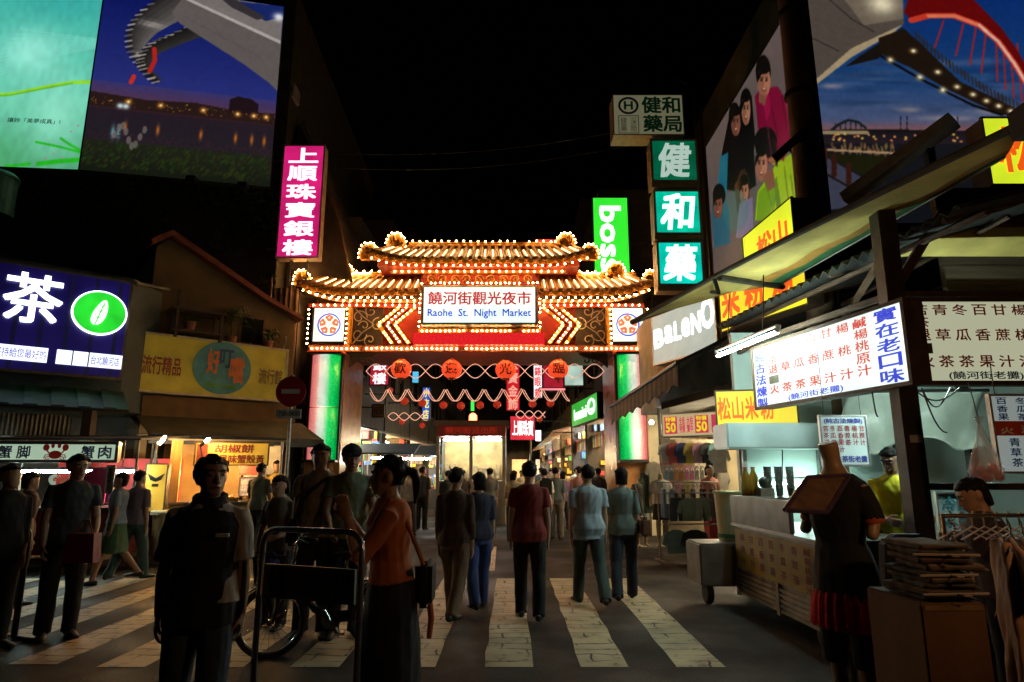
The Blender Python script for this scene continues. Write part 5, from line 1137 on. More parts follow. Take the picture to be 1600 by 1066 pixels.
letters(r,[('松',w*.02,h*.26,w*.18,h*.84),('山',w*.20,h*.26,w*.34,h*.84),('米',w*.36,h*.26,w*.52,h*.84),('粉',w*.55,h*.26,w*.72,h*.84)],OR,bold=.03)
# corrugated roof between the shops and the juice stall
r=thing('canopy','dark corrugated roof sheet with a wavy front edge in front of the yellow signs','canopy',(0,0,0))
E0=Vector((3.36,10.3,3.92)); E1=Vector((4.02,5.4,3.92)); n=110; vs=[];fs=[]
for i in range(n+1):
    p=E0.lerp(E1,i/n); k=.035*math.sin(i*math.pi/2); q=p+Vector((2.6,.3,.75)); vs+=[(p.x,p.y,p.z+k),(q.x,q.y,q.z+k),(q.x,q.y,q.z+k-.02),(p.x,p.y,p.z+k-.02)]
for i in range(n): a=4*i; fs+=[(a,a+4,a+5,a+1),(a+3,a+2,a+6,a+7),(a,a+3,a+7,a+4)]
MB().add(vs,fs).build('sheet',mat('dark_corrugated',(.06,.06,.055),.6,.3,.4,4),r)
b=MB(); b.tube([E0+Vector((.25,0,-.05)),E1+Vector((.25,0,-.05))],.035,6)
for t in (.02,.3,.6,.95): p=E0.lerp(E1,t); b.tube([p+Vector((.05,0,-.04)),p+Vector((2.6,.3,.70))],.03,6)
b.build('rafters',BRN,r)
# big awning
r=thing('awning','long tan canvas awning with a dark striped front edge over the juice stall','awning',(0,0,0))
A0=Vector((3.78,4.35,4.12)); A1=Vector((2.02,10.55,4.05)); B0=Vector((4.16,5.0,4.20)); BM=Vector((3.88,8.9,4.24)); B1=Vector((3.50,10.4,4.58)); n=30; m_=10
def outer(t): return A0.lerp(A1,t)+Vector((0,0,.05*math.sin(t*math.pi)))
def inner(t): return B0.lerp(BM,t/.72) if t<.72 else BM.lerp(B1,(t-.72)/.28)
def fab(t,s): v=outer(t).lerp(inner(t),s); v.z+=-.03*math.sin(s*math.pi)+.02*math.sin(t*33)*math.sin(s*math.pi); return v
b=MB(); vs=[fab(i/n,j/m_) for i in range(n+1) for j in range(m_+1)]; fs=[]
for i in range(n):
    for j in range(m_): q=i*(m_+1)+j; fs.append((q,q+1,q+m_+2,q+m_+1)); b.m.append(0 if j<6 else (1 if j<8 else 2))
b.v=[tuple(v) for v in vs]; b.f=fs
o=b.build('canvas',[mat('tan_awning_canvas',(.60,.46,.13),.8,0,.35,2,bump=.3,bscale=12),mat('orange_stripe',(.42,.20,.03),.8,0,.3,5),mat('green_stripe',(.03,.16,.05),.8,0,.3,5)],r,True); s=o.modifiers.new('t','SOLIDIFY'); s.thickness=.012
b=MB(); b.tube([outer(i/8) for i in range(9)],.035,8); b.build('outer_bar',mat('dark_valance',(.06,.05,.03),.8,0,.3,4),r)
b=MB(); b.tube([inner(i/25) for i in range(26)],.022,8); b.build('inner_bar',mat('pale_bar',(.42,.38,.32),.5,.3,.3,8),r)
AF=mat('awning_frame',(.10,.09,.075),.5,.6,.3,8)
b=MB(); b.tube([A1,B1],.045,8); b.build('end_bar',AF,r); b=MB(); b.tube([outer(.60)+Vector((0,0,-.05)),inner(.71)+Vector((0,0,-.06))],.045,8); b.build('folding_arm',AF,r)
b=MB(); b.tube([outer(.62),outer(.62)+Vector((.05,0,-.22)),outer(.70).lerp(inner(.7),.2)+Vector((0,0,-.08))],.03,6); b.build('bracket',BLK,r)
b=MB(); p=at(1395,62,3.9); b.box(3.72,3.84,4.22,4.38,4.0,4.22); b.build('end_cap',BLK,r)
MB().slab([(4.9,6.6,5.25),(3.95,8.2,4.55),(3.95,8.2,4.40),(4.9,6.6,5.10)],.10).build('support_beam',mat('grey_beam',(.22,.20,.17),.7,0,.3,6),r) if False else None
r=thing('canopy_beam','slanted grey beam rising behind the awning towards the bridge billboard','beam',(0,0,0)); b=MB(); p,q=at(1320,312,9.0),at(1460,210,8.0); b.tube([p,q,q+(q-p)*.2],.13,4); b.build('beam',mat('grey_beam',(.22,.20,.17),.7,0,.3,6),r); b=MB(); b.box(q.x-.05,q.x+.05,8.1,8.2,0,q.z-.1); b.build('prop',BLK,r)
r=thing('fascia','dark brown boarded fascia under the lime sign at the right picture edge','fascia',(0,0,0)); b=MB()
for k in range(6): b.box(5.0,9.2,7.08,7.16+.01*(k%2),3.45+.24*k,3.68+.24*k)
b.build('boards',mat('dark_brown_boards',(.07,.045,.025),.75,0,.4,5,bump=.2,stretch=(.3,3,3)),r); b=MB(); b.slab([(4.4,6.9,3.44),(9.2,6.9,3.44),(9.2,12,3.6),(4.4,12,3.6)],.05); b.build('ceiling',mat('stall_ceiling',(.16,.15,.12),.8,0,.3,3),r)
r=thing('awning','tan canvas strip stretched below the dark boards at the right picture edge','awning',(0,0,0)); b=MB(); b.slab([(4.3,6.7,4.10),(8.6,6.6,4.15),(8.6,6.75,4.32),(4.3,6.85,4.27)],.012); b.slab([(4.3,6.7,4.10),(4.3,7.0,4.0),(8.6,7.0,4.0),(8.6,6.6,4.15)],.012); b.build('canvas',MC['tan_awning_canvas'],r); b=MB(); b.tube([(4.28,6.86,4.29),(8.6,6.76,4.34)],.03,6); b.build('bar',BRN,r)
# smaller awning with a scalloped valance
r=thing('awning','grey striped awning with a scalloped valance before the right gate column','awning',(0,0,0))
SA=Vector((2.86,10.9,3.42)); SB=Vector((2.30,14.9,3.05)); d=(SB-SA); n=40; vs=[];fs=[]
for i in range(n+1):
    t=i/n; p=SA.lerp(SB,t); sc=.07*abs(math.sin(t*math.pi*8)); vs+=[p,p+Vector((-.01,0,-.42+sc)),p+Vector((.02,0,-.42+sc)),p+Vector((.02,0,0))]
for i in range(n): a=4*i; fs+=[(a,a+1,a+5,a+4),(a+2,a+3,a+7,a+6),(a+1,a+2,a+6,a+5)]
def stripes(name,c0,c1,sc,axis=1):
    m=mat(name,c0,.85,0,.3,5); nt=m.node_tree; N=nt.nodes; tc=[x for x in N if x.type=='TEX_COORD'][0]; sp=N.new('ShaderNodeSeparateXYZ'); nt.links.new(tc.outputs['Object'],sp.inputs[0])
    ml=N.new('ShaderNodeMath'); ml.operation='MULTIPLY'; ml.inputs[1].default_value=sc; nt.links.new(sp.outputs[axis],ml.inputs[0]); fr=N.new('ShaderNodeMath'); fr.operation='FRACT'; nt.links.new(ml.outputs[0],fr.inputs[0])
    gt=N.new('ShaderNodeMath'); gt.operation='GREATER_THAN'; gt.inputs[1].default_value=.5; nt.links.new(fr.outputs[0],gt.inputs[0]); mx=N.new('ShaderNodeMix'); mx.data_type='RGBA'; nt.links.new(gt.outputs[0],mx.inputs['Factor'])
    b=N['Principled BSDF']; nt.links.new(b.inputs['Base Color'].links[0].from_socket,mx.inputs[6]); mx.inputs[7].default_value=c1+(1,); nt.links.new(mx.outputs[2],b.inputs['Base Color']); return m
MB().add(vs,fs).build('valance',stripes('striped_awning',(.16,.14,.11),(.08,.07,.055),4.),r)
b=MB(); b.slab([SA+Vector((0,0,.0)),SA+Vector((1.1,.2,.55)),SB+Vector((1.1,.2,.55)),SB],.015); b.build('canvas',MC['striped_awning'],r)
b=MB(); b.tube([SA,SB],.04,8); b.tube([SA,SA+Vector((1.1,.2,.55))],.03,6); b.build('frame',BLK,r)
# tiled edge above the clothes shop
r=thing('eave','dark ribbed eave running above the clothes shop front','eave',(0,0,0)); corrugated((3.35,14.3),(3.78,11.0),2.93,3.10,'ribbed_edge',mat('ribbed_brown',(.11,.075,.05),.7,0,.3,6),r,.12,.03)
b=MB(); b.slab([(3.33,14.3,3.10),(3.76,11.0,3.10),(4.6,11.2,3.3),(4.3,14.4,3.3)],.03); b.build('top_sheet',MC['ribbed_brown'],r)
# ---------------- clothes shop contents ----------------
SALE=mat('pink_sale_print',(.60,.05,.12),.5,0,.2,6,es=.30,ecol=(.8,.06,.14))
r,w,h=sign('banner','pink and yellow sale banner reading 50 inside the clothes shop','banner',(1034,648,683,14.3),(1132,650),.04,mat('banner_paper',(.7,.62,.45),.6,0,.1,5,es=.25,ecol=(.9,.75,.4)),ALU,Yr=13.4,border=.01)
for x0,x1 in ((.04,.25),(.54,.75),(.80,.97)): MB().box(w*x0,w*x1,-.010,-.006,h*.12,h*.88).build('pink_panel',SALE,r)
YT=lit('yellow_print',(.95,.75,.03),.6)
letters(r,[('50',w*.06,h*.18,w*.23,h*.62),('50',w*.56,h*.18,w*.73,h*.62),('特價',w*.06,h*.66,w*.23,h*.86),('特價',w*.56,h*.66,w*.73,h*.86)],YT,-.014,bold=.04)
letters(r,[('全面\n特價',w*.29,h*.15,w*.38,h*.85),('大拍\n賣中',w*.41,h*.15,w*.51,h*.85)],SALE,-.014,bold=.03)
colsl=[(.55,.12,.12),(.65,.30,.45),(.60,.55,.20),(.55,.52,.48),(.20,.35,.55),(.62,.30,.10),(.5,.15,.35),(.12,.12,.12)]
SL=[cloth('sandal_%d'%i,c,.6) for i,c in enumerate(colsl)]
r0=thing('display_rail','wire wall rack holding the sandals in the clothes shop','rack',(0,0,0)); b=MB()
k=0
def sandal_pair(label,p,m,rz=0):
    r=thing('sandals',label,'sandals',p,rz,'pairs of sandals on the shop wall')
    for s in (-1,1):
        b=MB(); b.prism([(s*.055+x,z) for x,z in ((-.045,-.13),(-.03,-.16),(.03,-.16),(.045,-.13),(.032,-.02),(.045,.08),(.03,.13),(-.03,.13),(-.045,.08),(-.032,-.02))],.03); sl=b.build('sole',m,r)
        b=MB(); b.tube([(s*.055-.045,-.0,-.01),(s*.055-.02,-.05,.05),(s*.055,-.045,.09),(s*.055+.02,-.05,.05),(s*.055+.045,0,-.01)],.014,6); b.build('strap',mat('pale_sole',(.55,.50,.45),.7,0,.2,20),sl)
    return r
pos=[(1043+16*i+(j%2)*2,715+23*j) for j in range(3) for i in range(4)]
cn=('red','pink','yellow','pale','blue','orange','plum','black')
rows=('top','middle','bottom')
for i,(x,y) in enumerate(pos):
    p=at(x,y,14.0-.03*(i%4)); sandal_pair('%s strapped sandals, number %s from the left in the %s row of the shop wall'%(cn[i%8],('one','two','three','four')[i%4],rows[i//4]),p,SL[i%8]); b.box(p.x-.12,p.x+.12,p.y+.035,p.y+.05,p.z+.06,p.z+.075)
x0=at(1035,740,14.06).x; b.box(x0,x0+1.15,14.06,14.09,.12,2.25); b.build('board',mat('pale_wall_board',(.52,.42,.28),.7),r0)
clothes_on_hanger('black garment hanging right of the sandal rows in the clothes shop',at(1110,706,13.6),(.03,.03,.035),'black',-.3,.34,.75,long=True)
clothes_on_hanger('white shirt hanging high right in the clothes shop',at(1123,700,13.3),(.6,.58,.52),'white',-.3,.36,.5)
b=MB(); xx_=[]
for i,(c,n_,l) in enumerate((((.62,.60,.55),'ivory','ivory shirt hanging high at the left in the clothes shop'),((.55,.10,.10),'crimson','crimson shirt hanging high between ivory and navy ones'),((.05,.07,.20),'navy_blue','navy shirt hanging high next to the crimson one'),((.55,.42,.08),'mustard','mustard shirt hanging high in the middle of the clothes shop'),((.50,.26,.34),'rose','rose shirt hanging high next to the mustard one'),((.06,.06,.06),'coal','coal black shirt hanging high right of the rose one'),((.20,.40,.42),'aqua','aqua shirt hanging high at the right in the clothes shop'))):
    clothes_on_hanger(l,at(1040+13*i,692,13.75-.05*i),c,n_,.15,.30,.42)
for i,(x,y,c,n_,l) in enumerate(((1012,735,(.10,.13,.09),'forest','forest green dress hanging by the pillar of the clothes shop'),(1020,722,(.45,.40,.30),'stone','stone coloured dress hanging by the pillar of the clothes shop'),(1128,735,(.50,.46,.40),'linen','linen shirt hanging at the shop front near the barrel'))):
    clothes_on_hanger(l,at(x,y,13.4),c,n_,.5,.34,.85)
# garment racks in front
def rack(label,p,rz,w,h,items,seed,drop=.62):
    r=thing('garment_rack',label,'clothes rack',p,rz); b=MB(); b.tube([(-w/2,0,0),(-w/2,0,h),(w/2,0,h),(w/2,0,0)],.018,8); b.tube([(-w/2,-.25,.02),(-w/2,.25,.02)],.018,6); b.tube([(w/2,-.25,.02),(w/2,.25,.02)],.018,6); b.build('frame',GALV,r)
    rs=random.Random(seed); M_=Matrix.Translation(p)@Matrix.Rotation(rz,4,'Z')
    for i,(c,n,l) in enumerate(items):
        x=-w/2+.1+(w-.2)*i/max(1,len(items)-1); q=M_@Vector((x,0,h-.12)); clothes_on_hanger(l,q,c,n,rz+R(78)+rs.uniform(-.1,.1) if w>.9 else rz+rs.uniform(-.2,.2),.38,drop,long=(i%2==0))
    return r
b=MB(); b.tube([at(1034,690,13.82)+Vector((0,0,.09)),at(1124,690,13.4)+Vector((0,0,.09))],.014,6); b.tube([at(1034,690,13.82)+Vector((0,0,.09)),at(1034,690,13.82)+Vector((0,0,.6))],.010,5); b.build('hanging_rail',GALV,r0)
rack('tiered clothes rack on the road in front of the clothes shop, upper tier',(px(1075,12.0),12.0,.0),R(8),1.15,1.38,
     [((.12,.17,.22),'slate','slate trousers at the left end of the upper rack tier'),((.10,.13,.16),'grey_blue','grey blue top, second on the upper rack tier'),((.07,.07,.065),'charcoal','charcoal trousers in the middle of the upper rack tier'),((.02,.02,.025),'ink','ink black top right of the middle of the upper tier'),((.015,.016,.03),'midnight','midnight trousers, fifth on the upper tier'),((.03,.03,.04),'raven','black printed top at the right end of the upper tier')],2,.5)
rk=bpy.data.objects['garment_rack']
for q in (1.20,.66): b=MB(); b.tube([(-.57,-.25,q),(.57,-.25,q)],.014,6); b.tube([(-.57,0,q),(-.57,-.25,q)],.012,6); b.tube([(.57,0,q),(.57,-.25,q)],.012,6); b.build('lower_rail',GALV,rk)
for i,(x,y,c,n,l) in enumerate(((1058,800,(.03,.035,.04),'dark_denim','dark denim trousers on the lower tier left'),(1078,800,(.20,.22,.19),'khaki_grey','grey green shorts on the lower tier middle'),(1097,800,(.24,.26,.23),'pale_khaki','pale khaki shorts on the lower tier right'),(1056,850,(.12,.15,.12),'moss','moss coloured skirt nearest the ground at the left'),(1085,850,(.015,.018,.016),'jet','jet black trousers nearest the ground at the right'))):
    clothes_on_hanger(l,at(x,y-22,11.75),c,n,R(5),.42,.40,long=(i in (0,2)))
r=thing('shelf_box','red price box with a letter S standing behind the clothes rack','box',(px(1123,12.6),12.6,.12)); MB().box(-.22,.22,0,.3,0,.75,None,.01).build('box',mat('price_box_red',(.45,.02,.02),.5),r); letters(r,[('S',-.02,.42,.14,.62)],mat('white_print',(.6,.6,.6),.5))
MB().box(-.3,.3,-.05,.35,.751,.80).build('lid',mat('pale_box_lid',(.5,.5,.48),.5),r)
# shop mannequins
def shop_mannequin(label,p,rz,top,bot,H=1.6,name='x'):
    r=thing('mannequin',label,'mannequin',p,rz,'shop mannequins'); s=H/1.6; MQ=mat('tan_mannequin',(.42,.27,.14),.4,0,.1,5)
    b=MB()
    b.loft([[Vector((q.x*s,q.y*s,q.z*s)) for q in eang(a,-f,k,z)] for z,a,f,k in ((.80,.14,.09,.10),(.90,.165,.10,.12),(1.02,.12,.085,.09),(1.15,.14,.11,.1),(1.27,.16,.11,.1),(1.34,.15,.08,.09),(1.38,.06,.05,.06),(1.5,.045,.045,.05))])
    for g_ in (-1,1): b.tube([Vector(q)*s for q in ((g_*.08,0,.88),(g_*.085,-.01,.5),(g_*.085,.01,.3),(g_*.09,0,.06),(g_*.1,-.12,.02))],[q*s for q in (.075,.055,.05,.032,.03)],10,True); b.tube([Vector(q)*s for q in ((g_*.17,0,1.3),(g_*.22,.02,1.05),(g_*.24,-.06,.82))],[q*s for q in (.042,.035,.026)],8,True)
    remesh(b,.02,'body',MQ,r)
    b=MB(); b.loft([[Vector((q.x*s,q.y*s,q.z*s)) for q in eang(a+.02,-f-.02,k+.02,z)] for z,a,f,k in ((.86,.165,.10,.12),(1.02,.13,.095,.1),(1.15,.15,.115,.11),(1.27,.165,.115,.11),(1.33,.16,.085,.09),(1.37,.08,.06,.07))])
    for g_ in (-1,1): b.tube([Vector(q)*s for q in ((g_*.15,0,1.31),(g_*.2,.01,1.14))],[q*s for q in (.06,.06)],8,True)
    remesh(b,.02,'top',cloth('mannequin_top_'+name,top),r,.006)
    b=MB(); b.loft([[Vector((q.x*s,q.y*s,q.z*s)) for q in eang(a+.02,-f-.02,k+.02,z)] for z,a,f,k in ((.55,.19,.15,.16),(.7,.18,.13,.14),(.85,.16,.10,.12),(.95,.14,.09,.1))])
    remesh(b,.02,'skirt',cloth('mannequin_skirt_'+name,bot),r,.01); MB().lathe([(.01,0),(.16*s,0),(.16*s,.015),(.01,.015)],18).build('stand',GALV,r)
    return r
shop_mannequin('mannequin in a white printed top and black skirt at the clothes shop',(px(1033,13.2),13.2,.12),R(-10),(.6,.58,.55),(.03,.03,.03),1.5,'a')
shop_mannequin('mannequin in a grey patterned dress left of the white topped one',(px(1000,14.2),14.2,.0),R(15),(.22,.23,.2),(.18,.19,.17),1.55,'b')
r=thing('lamp','small bright white lamp on the pillar left of the sale banner','lamp',at(1018,660,14.6)); b=MB(); b.ball((0,0,0),.05,10,8); b.build('bulb',lit('white_spot',(.95,1,1),30,0),r,True); b=MB(); b.tube([(0,.05,0),(0,.25,.05)],.03,6); b.build('holder',BLK,r)
# ---------------- juice stall ----------------
JC=Vector((3.80,6.0,0))
WLIT=mat('white_lit_menu',(.16,.19,.18),.4,0,.05,1.3,es=.66,ecol=(.84,1.0,.94),evar=.25); WDIM=mat('dim_menu_face',(.50,.48,.32),.5,0,.12,2,es=.40,ecol=(.55,.58,.40))  # dim face: own glow put in for lamplight falling on the box
RL=mat('lit_red_letter',(.10,.006,.004),.5,es=.42,ecol=(.85,.05,.02)); BL_=mat('lit_blue_letter',(.004,.01,.10),.5,es=.45,ecol=(.02,.05,.80))
r,w,h=sign('menu_sign','brightly lit white juice menu box with red and blue characters','menu sign',(1174,545,640,8.3),(1410,466),.22,WLIT,BRN,border=.03)
def menu(r,w,h,x0,x1,rm,bm,blue=True,y=-.008):
    cs=['苦茶退 火','青 草 茶','冬 瓜 茶','百 香 果','甘 蔗 汁','楊 桃 汁','鹹楊桃原汁']; it=[];W_=(x1-x0)/7
    zz=[.90,.73,.57,.41,.28]
    for i,c in enumerate(cs):
        slots=list(c)
        if len(slots)==5:
            for k,ch in enumerate(slots):
                if ch!=' ': it.append((ch,x0+W_*(i+.12),h*(.93-.155*(k+1)+.02),x0+W_*(i+.88),h*(.93-.155*k)))
        if c.count(' ')==2:
            pass
    it=[]
    for i,c in enumerate(cs):
        a=x0+W_*(i+.10); e=x0+W_*(i+.86)
        if len(c)==5 and c[1]==' ': tri=[c[0],c[2],c[4]]; zs_=[(.80,.93),(.50,.64),(.19,.33)]
        else: tri=list(c); zs_=[(.80,.93),(.655,.785),(.50,.64),(.345,.48),(.19,.33)]
        for ch,(za,zb) in zip(tri,zs_):
            if ch!=' ': it.append((ch,a,h*za,e,h*zb))
    letters(r,it,rm,y,bold=.022)
    b=MB(); b.box(x0+W_*.10,x0+W_*.86,y-.002,y+.002,h*.35,h*.47); b.build('patch',mat('brown_patch',(.10,.085,.05),.6),r)
    letters(r,[('(饒河街老攤)',x0+W_*1.5,h*.04,x0+W_*5.2,h*.145)],bm,y,bold=.022)
menu(r,w,h,w*.13,w*.83,RL,BL_)
letters(r,[(c,w*.025,h*(.90-.185*(i+1)+.02),w*.115,h*(.90-.185*i)) for i,c in enumerate('純古法煉製')],BL_,-.008,bold=.03)
letters(r,[(c,w*.855,h*(.95-.185*(i+1)+.02),w*.97,h*(.95-.185*i)) for i,c in enumerate('實在老口味')],BL_,-.008,bold=.03)
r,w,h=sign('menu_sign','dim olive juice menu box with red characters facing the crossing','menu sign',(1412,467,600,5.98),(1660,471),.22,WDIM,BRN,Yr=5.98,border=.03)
menu(r,w,h,w*.03,w*.90,mat('dull_red_letter',(.42,.06,.02),.6,es=.03),mat('dull_blue_letter',(.03,.05,.22),.6))
r=thing('juice_stall','open juice stall frame of dark brown posts with a pale back wall','stall',(0,0,0))
px_=at(1436,720,6.0).x
b=MB(); b.box(px_-.09,px_+.09,6.02,6.2,.0,4.3,None,.01); b.build('post',mat('dark_brown_post',(.045,.03,.022),.5,.2,.4,6,bump=.1),r)
b=MB(); b.box(px_-.05,px_-.045+.11,6.012,6.018,1.85,1.92); b.build('sticker',mat('pale_sticker',(.5,.45,.4),.6),r)
b=MB(); b.box(3.25,9.0,9.3,9.4,.12,3.6); b.build('back_wall',mat('pale_cyan_wall',(.50,.60,.56),.5,0,.15,2),r)
for x in (3.27,4.35,5.4): MB().box(x,x+.06,9.22,9.298,.12,2.1).build('wall_strip',GALV,r)
b=MB(); b.box(2.86,4.95,8.6,9.2,1.88,2.22,None,.02); b.build('range_hood',mat('pale_blue_hood',(.42,.52,.52),.4,.1,.15,3),r)
b=MB(); b.tube([(px_+.05,6.14,3.35),(px_+.75,6.3,4.25)],.06,4); b.build('brace',BRN,r)
b=MB(); b.tube([(px_,6.1,3.3),(3.3,8.4,3.3)],.04,4); b.tube([(px_,6.1,3.3),(8.5,6.1,3.3)],.04,4); b.tube([(px_,6.1,3.75),(4.8,9.3,3.6)],.04,4); b.tube([(3.3,8.4,3.3),(3.35,9.3,3.3)],.04,4); b.box(px_+.1,8.6,6.05,6.15,1.42,1.48); b.build('roof_frame',BRN,r)
for i in range(3): b=MB(); x=5.2+.9*i; b.tube([(x,6.3,4.2),(x-.3,9.2,4.0)],.03,5); b.build('rafter',BRN,r)
# tarp
r=thing('tarpaulin','grey translucent plastic tarp sagging behind the stall post','tarp',(0,0,0)); vs=[];fs=[];n=18
for i in range(n+1):
    for j in range(n+1):
        t=i/n; s=j/n; q=at(1325+215*t,612+(88-10*t+12*math.sin(t*9))*s,7.9); vs.append((q.x,7.9+.10*math.sin(t*14+s*2)*s+.25*math.sin(s*3)*.5,q.z))
for i in range(n):
    for j in range(n): a=i*(n+1)+j; fs.append((a,a+1,a+n+2,a+n+1))
o=MB().add(vs,fs).build('sheet',mat('grey_plastic_tarp',(.34,.38,.33),.35,0,.25,3,bump=.4),r,True); s=o.modifiers.new('t','SOLIDIFY'); s.thickness=.008
b=MB(); b.tube([at(1320,612,7.9),at(1545,610,7.9)],.02,6); b.build('rod',BLK,r)
r=thing('cable_loops','black cable loops hanging below the juice menu corner','cable',(0,0,0)); 
for k,(x0,x1,d) in enumerate(((1392,1425,28),(1440,1485,30),(1425,1500,20),(1440,1480,70),(1362,1372,45))):
    b=MB(); b.tube([at(x0+(x1-x0)*t/12,606+d*math.sin(t/12*math.pi*(1 if k<3 else .5))+8*k*0,6.3) for t in range(13)],.008,5); b.build('loop',BLK,r)
def tube_lamp(label,p,q,housing=True,m=TUBE,rr=.024):
    p=Vector(p); q=Vector(q); c=(p+q)/2; d=(q-p); r=thing('tube_lamp',label,'lamp',c,0)
    b=MB(); b.tube([p-c,q-c],rr,8); b.build('tube',m,r)
    b=MB(); u=Vector((0,0,.075)); b.tube([p-c+u-d*.02,q-c+u+d*.02],.016,4); b.tube([p-c+u-d*.03,p-c-d*.0],.03,6); b.tube([q-c+u+d*.03,q-c],.03,6); b.build('housing',ALU,r)
    for q_ in (.2,.8): b=MB(); b.tube([p-c+d*q_+u,p-c+d*q_+Vector((.1,.1,.8))],.008,4); b.build('hanging_wire',BLK,r)
    return r
tube_lamp('bright fluorescent tube hanging left of the lit juice menu',at(1122,556,8.6),at(1214,519,7.15),m=lit('long_stall_tube',(.74,1.0,.92),85,0))
tube_lamp('fluorescent tube deep inside the juice stall above the worker',Vector((3.95,6.36,2.48)),Vector((5.4,6.36,2.48)))  # unseen tube, added so that light reaches the worker's front
tube_lamp('small fluorescent tube low on the pale wall behind the juice cart',Vector((3.5,9.05,1.42)),Vector((4.7,9.05,1.42)),m=lit('cool_small_tube',(.66,1,.88),34,0),rr=.018)
# boards
BRD=mat('menu_board_white',(.55,.66,.66),.5,0,.08,4,es=.14,ecol=(.6,.8,.82))  # slight emission replaces the fluorescent light falling on these boards
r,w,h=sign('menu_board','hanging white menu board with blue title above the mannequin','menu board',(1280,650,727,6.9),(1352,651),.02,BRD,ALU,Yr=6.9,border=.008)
letters(r,[('(純古法煉製)',w*.08,h*.83,w*.92,h*.95)],BLUE,bold=.03); letters(r,[('茶街老攤',w*.40,h*.06,w*.94,h*.19)],BLUE,bold=.03)
letters(r,[(c,w*(.05+.155*i),h*(.80-.14*(k+1)+.02),w*(.05+.155*i+.12),h*(.80-.14*k)) for i,cc in enumerate(('苦茶退火','冬瓜茶','百香果汁','青草茶','楊桃汁','甘蔗汁')) for k,c in enumerate(cc)],RED,bold=.02)
b=MB(); b.tube([(w*.1,0,h),(w*.1,0,h+.8)],.004,4); b.tube([(w*.9,0,h),(w*.9,0,h+.8)],.004,4); b.build('cord',BLK,r)
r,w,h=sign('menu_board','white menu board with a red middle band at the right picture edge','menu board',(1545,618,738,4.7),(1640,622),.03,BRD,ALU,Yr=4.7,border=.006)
MB().box(0,w,-.010,-.007,h*.47,h*.66).build('red_band',mat('band_red',(.45,.05,.03),.5),r)
cs=('百香果 火','冬瓜茶退','青草茶汁'); letters(r,[(c,w*(.08+.32*i),h*(.97-.105*(k+1)+.015),w*(.08+.32*i+.18),h*(.97-.105*k)) for i,cc in enumerate(('百香果','冬瓜茶','甘蔗汁')) for k,c in enumerate(cc)],BLUE,-.011,bold=.02)
letters(r,[('火',w*.08,h*.49,w*.30,h*.58),('退',w*.42,h*.50,w*.62,h*.61),('茶',w*.74,h*.49,w*.96,h*.62)],mat('white_print',(.6,.6,.6),.5),-.013,bold=.03)
letters(r,[(c,w*(.20+.32*i),h*(.44-.13*(k+1)+.02),w*(.20+.32*i+.18),h*(.44-.13*k)) for i,cc in enumerate(('青草茶','楊桃汁')) for k,c in enumerate(cc)],BLUE,-.011,bold=.02)
b=MB(); b.tube([(w*.1,0,h),(w*.1,0,h+.25)],.004,4); b.build('cord',BLK,r)
r,w,h=sign('sign_board','half hidden white board with teal characters behind the clothes rail','sign',(1462,770,830,6.6),(1520,770),.03,mat('teal_board',(.45,.55,.55),.5),ALU,Yr=6.6,border=.008)
letters(r,[('冷飲',w*.1,h*.52,w*.9,h*.92),('水果',w*.1,h*.08,w*.9,h*.46)],mat('teal_lettering',(.03,.20,.25),.5),bold=.02)
MB().box(0,w,.03,.2,-(at(1462,830,6.6).z-.13),-.01).build('stand',GALV,r)
# plastic bag with pink fruit
p=at(1541,735,4.55)
r=thing('plastic_bag','clear plastic bag of pink fruit hanging by the right menu board','bag',p); b=MB(); b.lathe([(.01,-.09),(.09,-.07),(.11,0),(.08,.10),(.035,.22),(.012,.32),(.03,.37)],14); b.build('film',mat('clear_film',(.8,.8,.82),.15,0,.05,5,alpha=.32),r,True)
b=MB(); rs=random.Random(1)
for k in range(16): b.ball((rs.uniform(-.06,.06),rs.uniform(-.05,.05),rs.uniform(-.05,.03)),.028,8,6)
b.build('fruit',mat('pink_fruit',(.62,.10,.14),.45,0,.3,15),r,True); b=MB(); b.tube([(0,0,.32),(0,.05,.62)],.004,4); b.build('hook_cord',BLK,r)
# ---------------- juice cart ----------------
r=thing('juice_cart','steel juice cart with a yellow menu panel and slatted skirt on the street','cart',(2.78,6.0,0),R(2))
CW,CL=.95,2.1
ST2=mat('worn_cart_steel',(.26,.25,.23),.38,.85,.35,6,bump=.15)
MB().box(.02,CW,.02,CL,.16,.94,None,.015).build('body',ST2,r)
MB().box(-.03,CW+.03,-.03,CL+.03,.94,.975,None,.008).build('counter_top',STEEL,r)
MB().box(-.02,.03,.55,CL+.02,.976,1.30,None,.01).build('guard_panel',mat('dull_guard_steel',(.20,.19,.18),.4,.8,.3,5),r)
MB().box(.031,.62,1.35,CL+.02,1.27,1.295,None,.006).build('upper_shelf',STEEL,r)
MB().box(.56,.60,1.4,1.44,.976,1.269).build('shelf_leg',STEEL,r)
pn=MB().box(-.008,.018,.12,CL-.04,.46,.90).build('menu_panel',mat('mustard_panel',(.36,.26,.035),.55,0,.25,3),r)
v_=[]; cs=['鹹楊桃原汁','青草茶','冬瓜茶','苦茶退火','百香果汁','甘蔗汁','楊桃汁']
for i,c in enumerate(cs):
    b=MB()
    for k,ch in enumerate(c):
        vv,ff=tmesh(ch,.02); y0=.20+.26*i; z1=.88-.085*k if len(c)==5 else .87-.135*k; zh=.072 if len(c)==5 else .085; b.add([(-.012-l,y0+.13-.13*a,z1-zh+zh*cc) for a,cc,l in vv],ff)
    b.build('lettering',mat('maroon_letter',(.22,.035,.02),.6),pn)
for k in range(5): MB().box(-.004,.016,.06,CL-.06,.175+.052*k,.205+.052*k).build('slat',mat('slat_steel',(.33,.30,.25),.45,.7,.3,6),r)
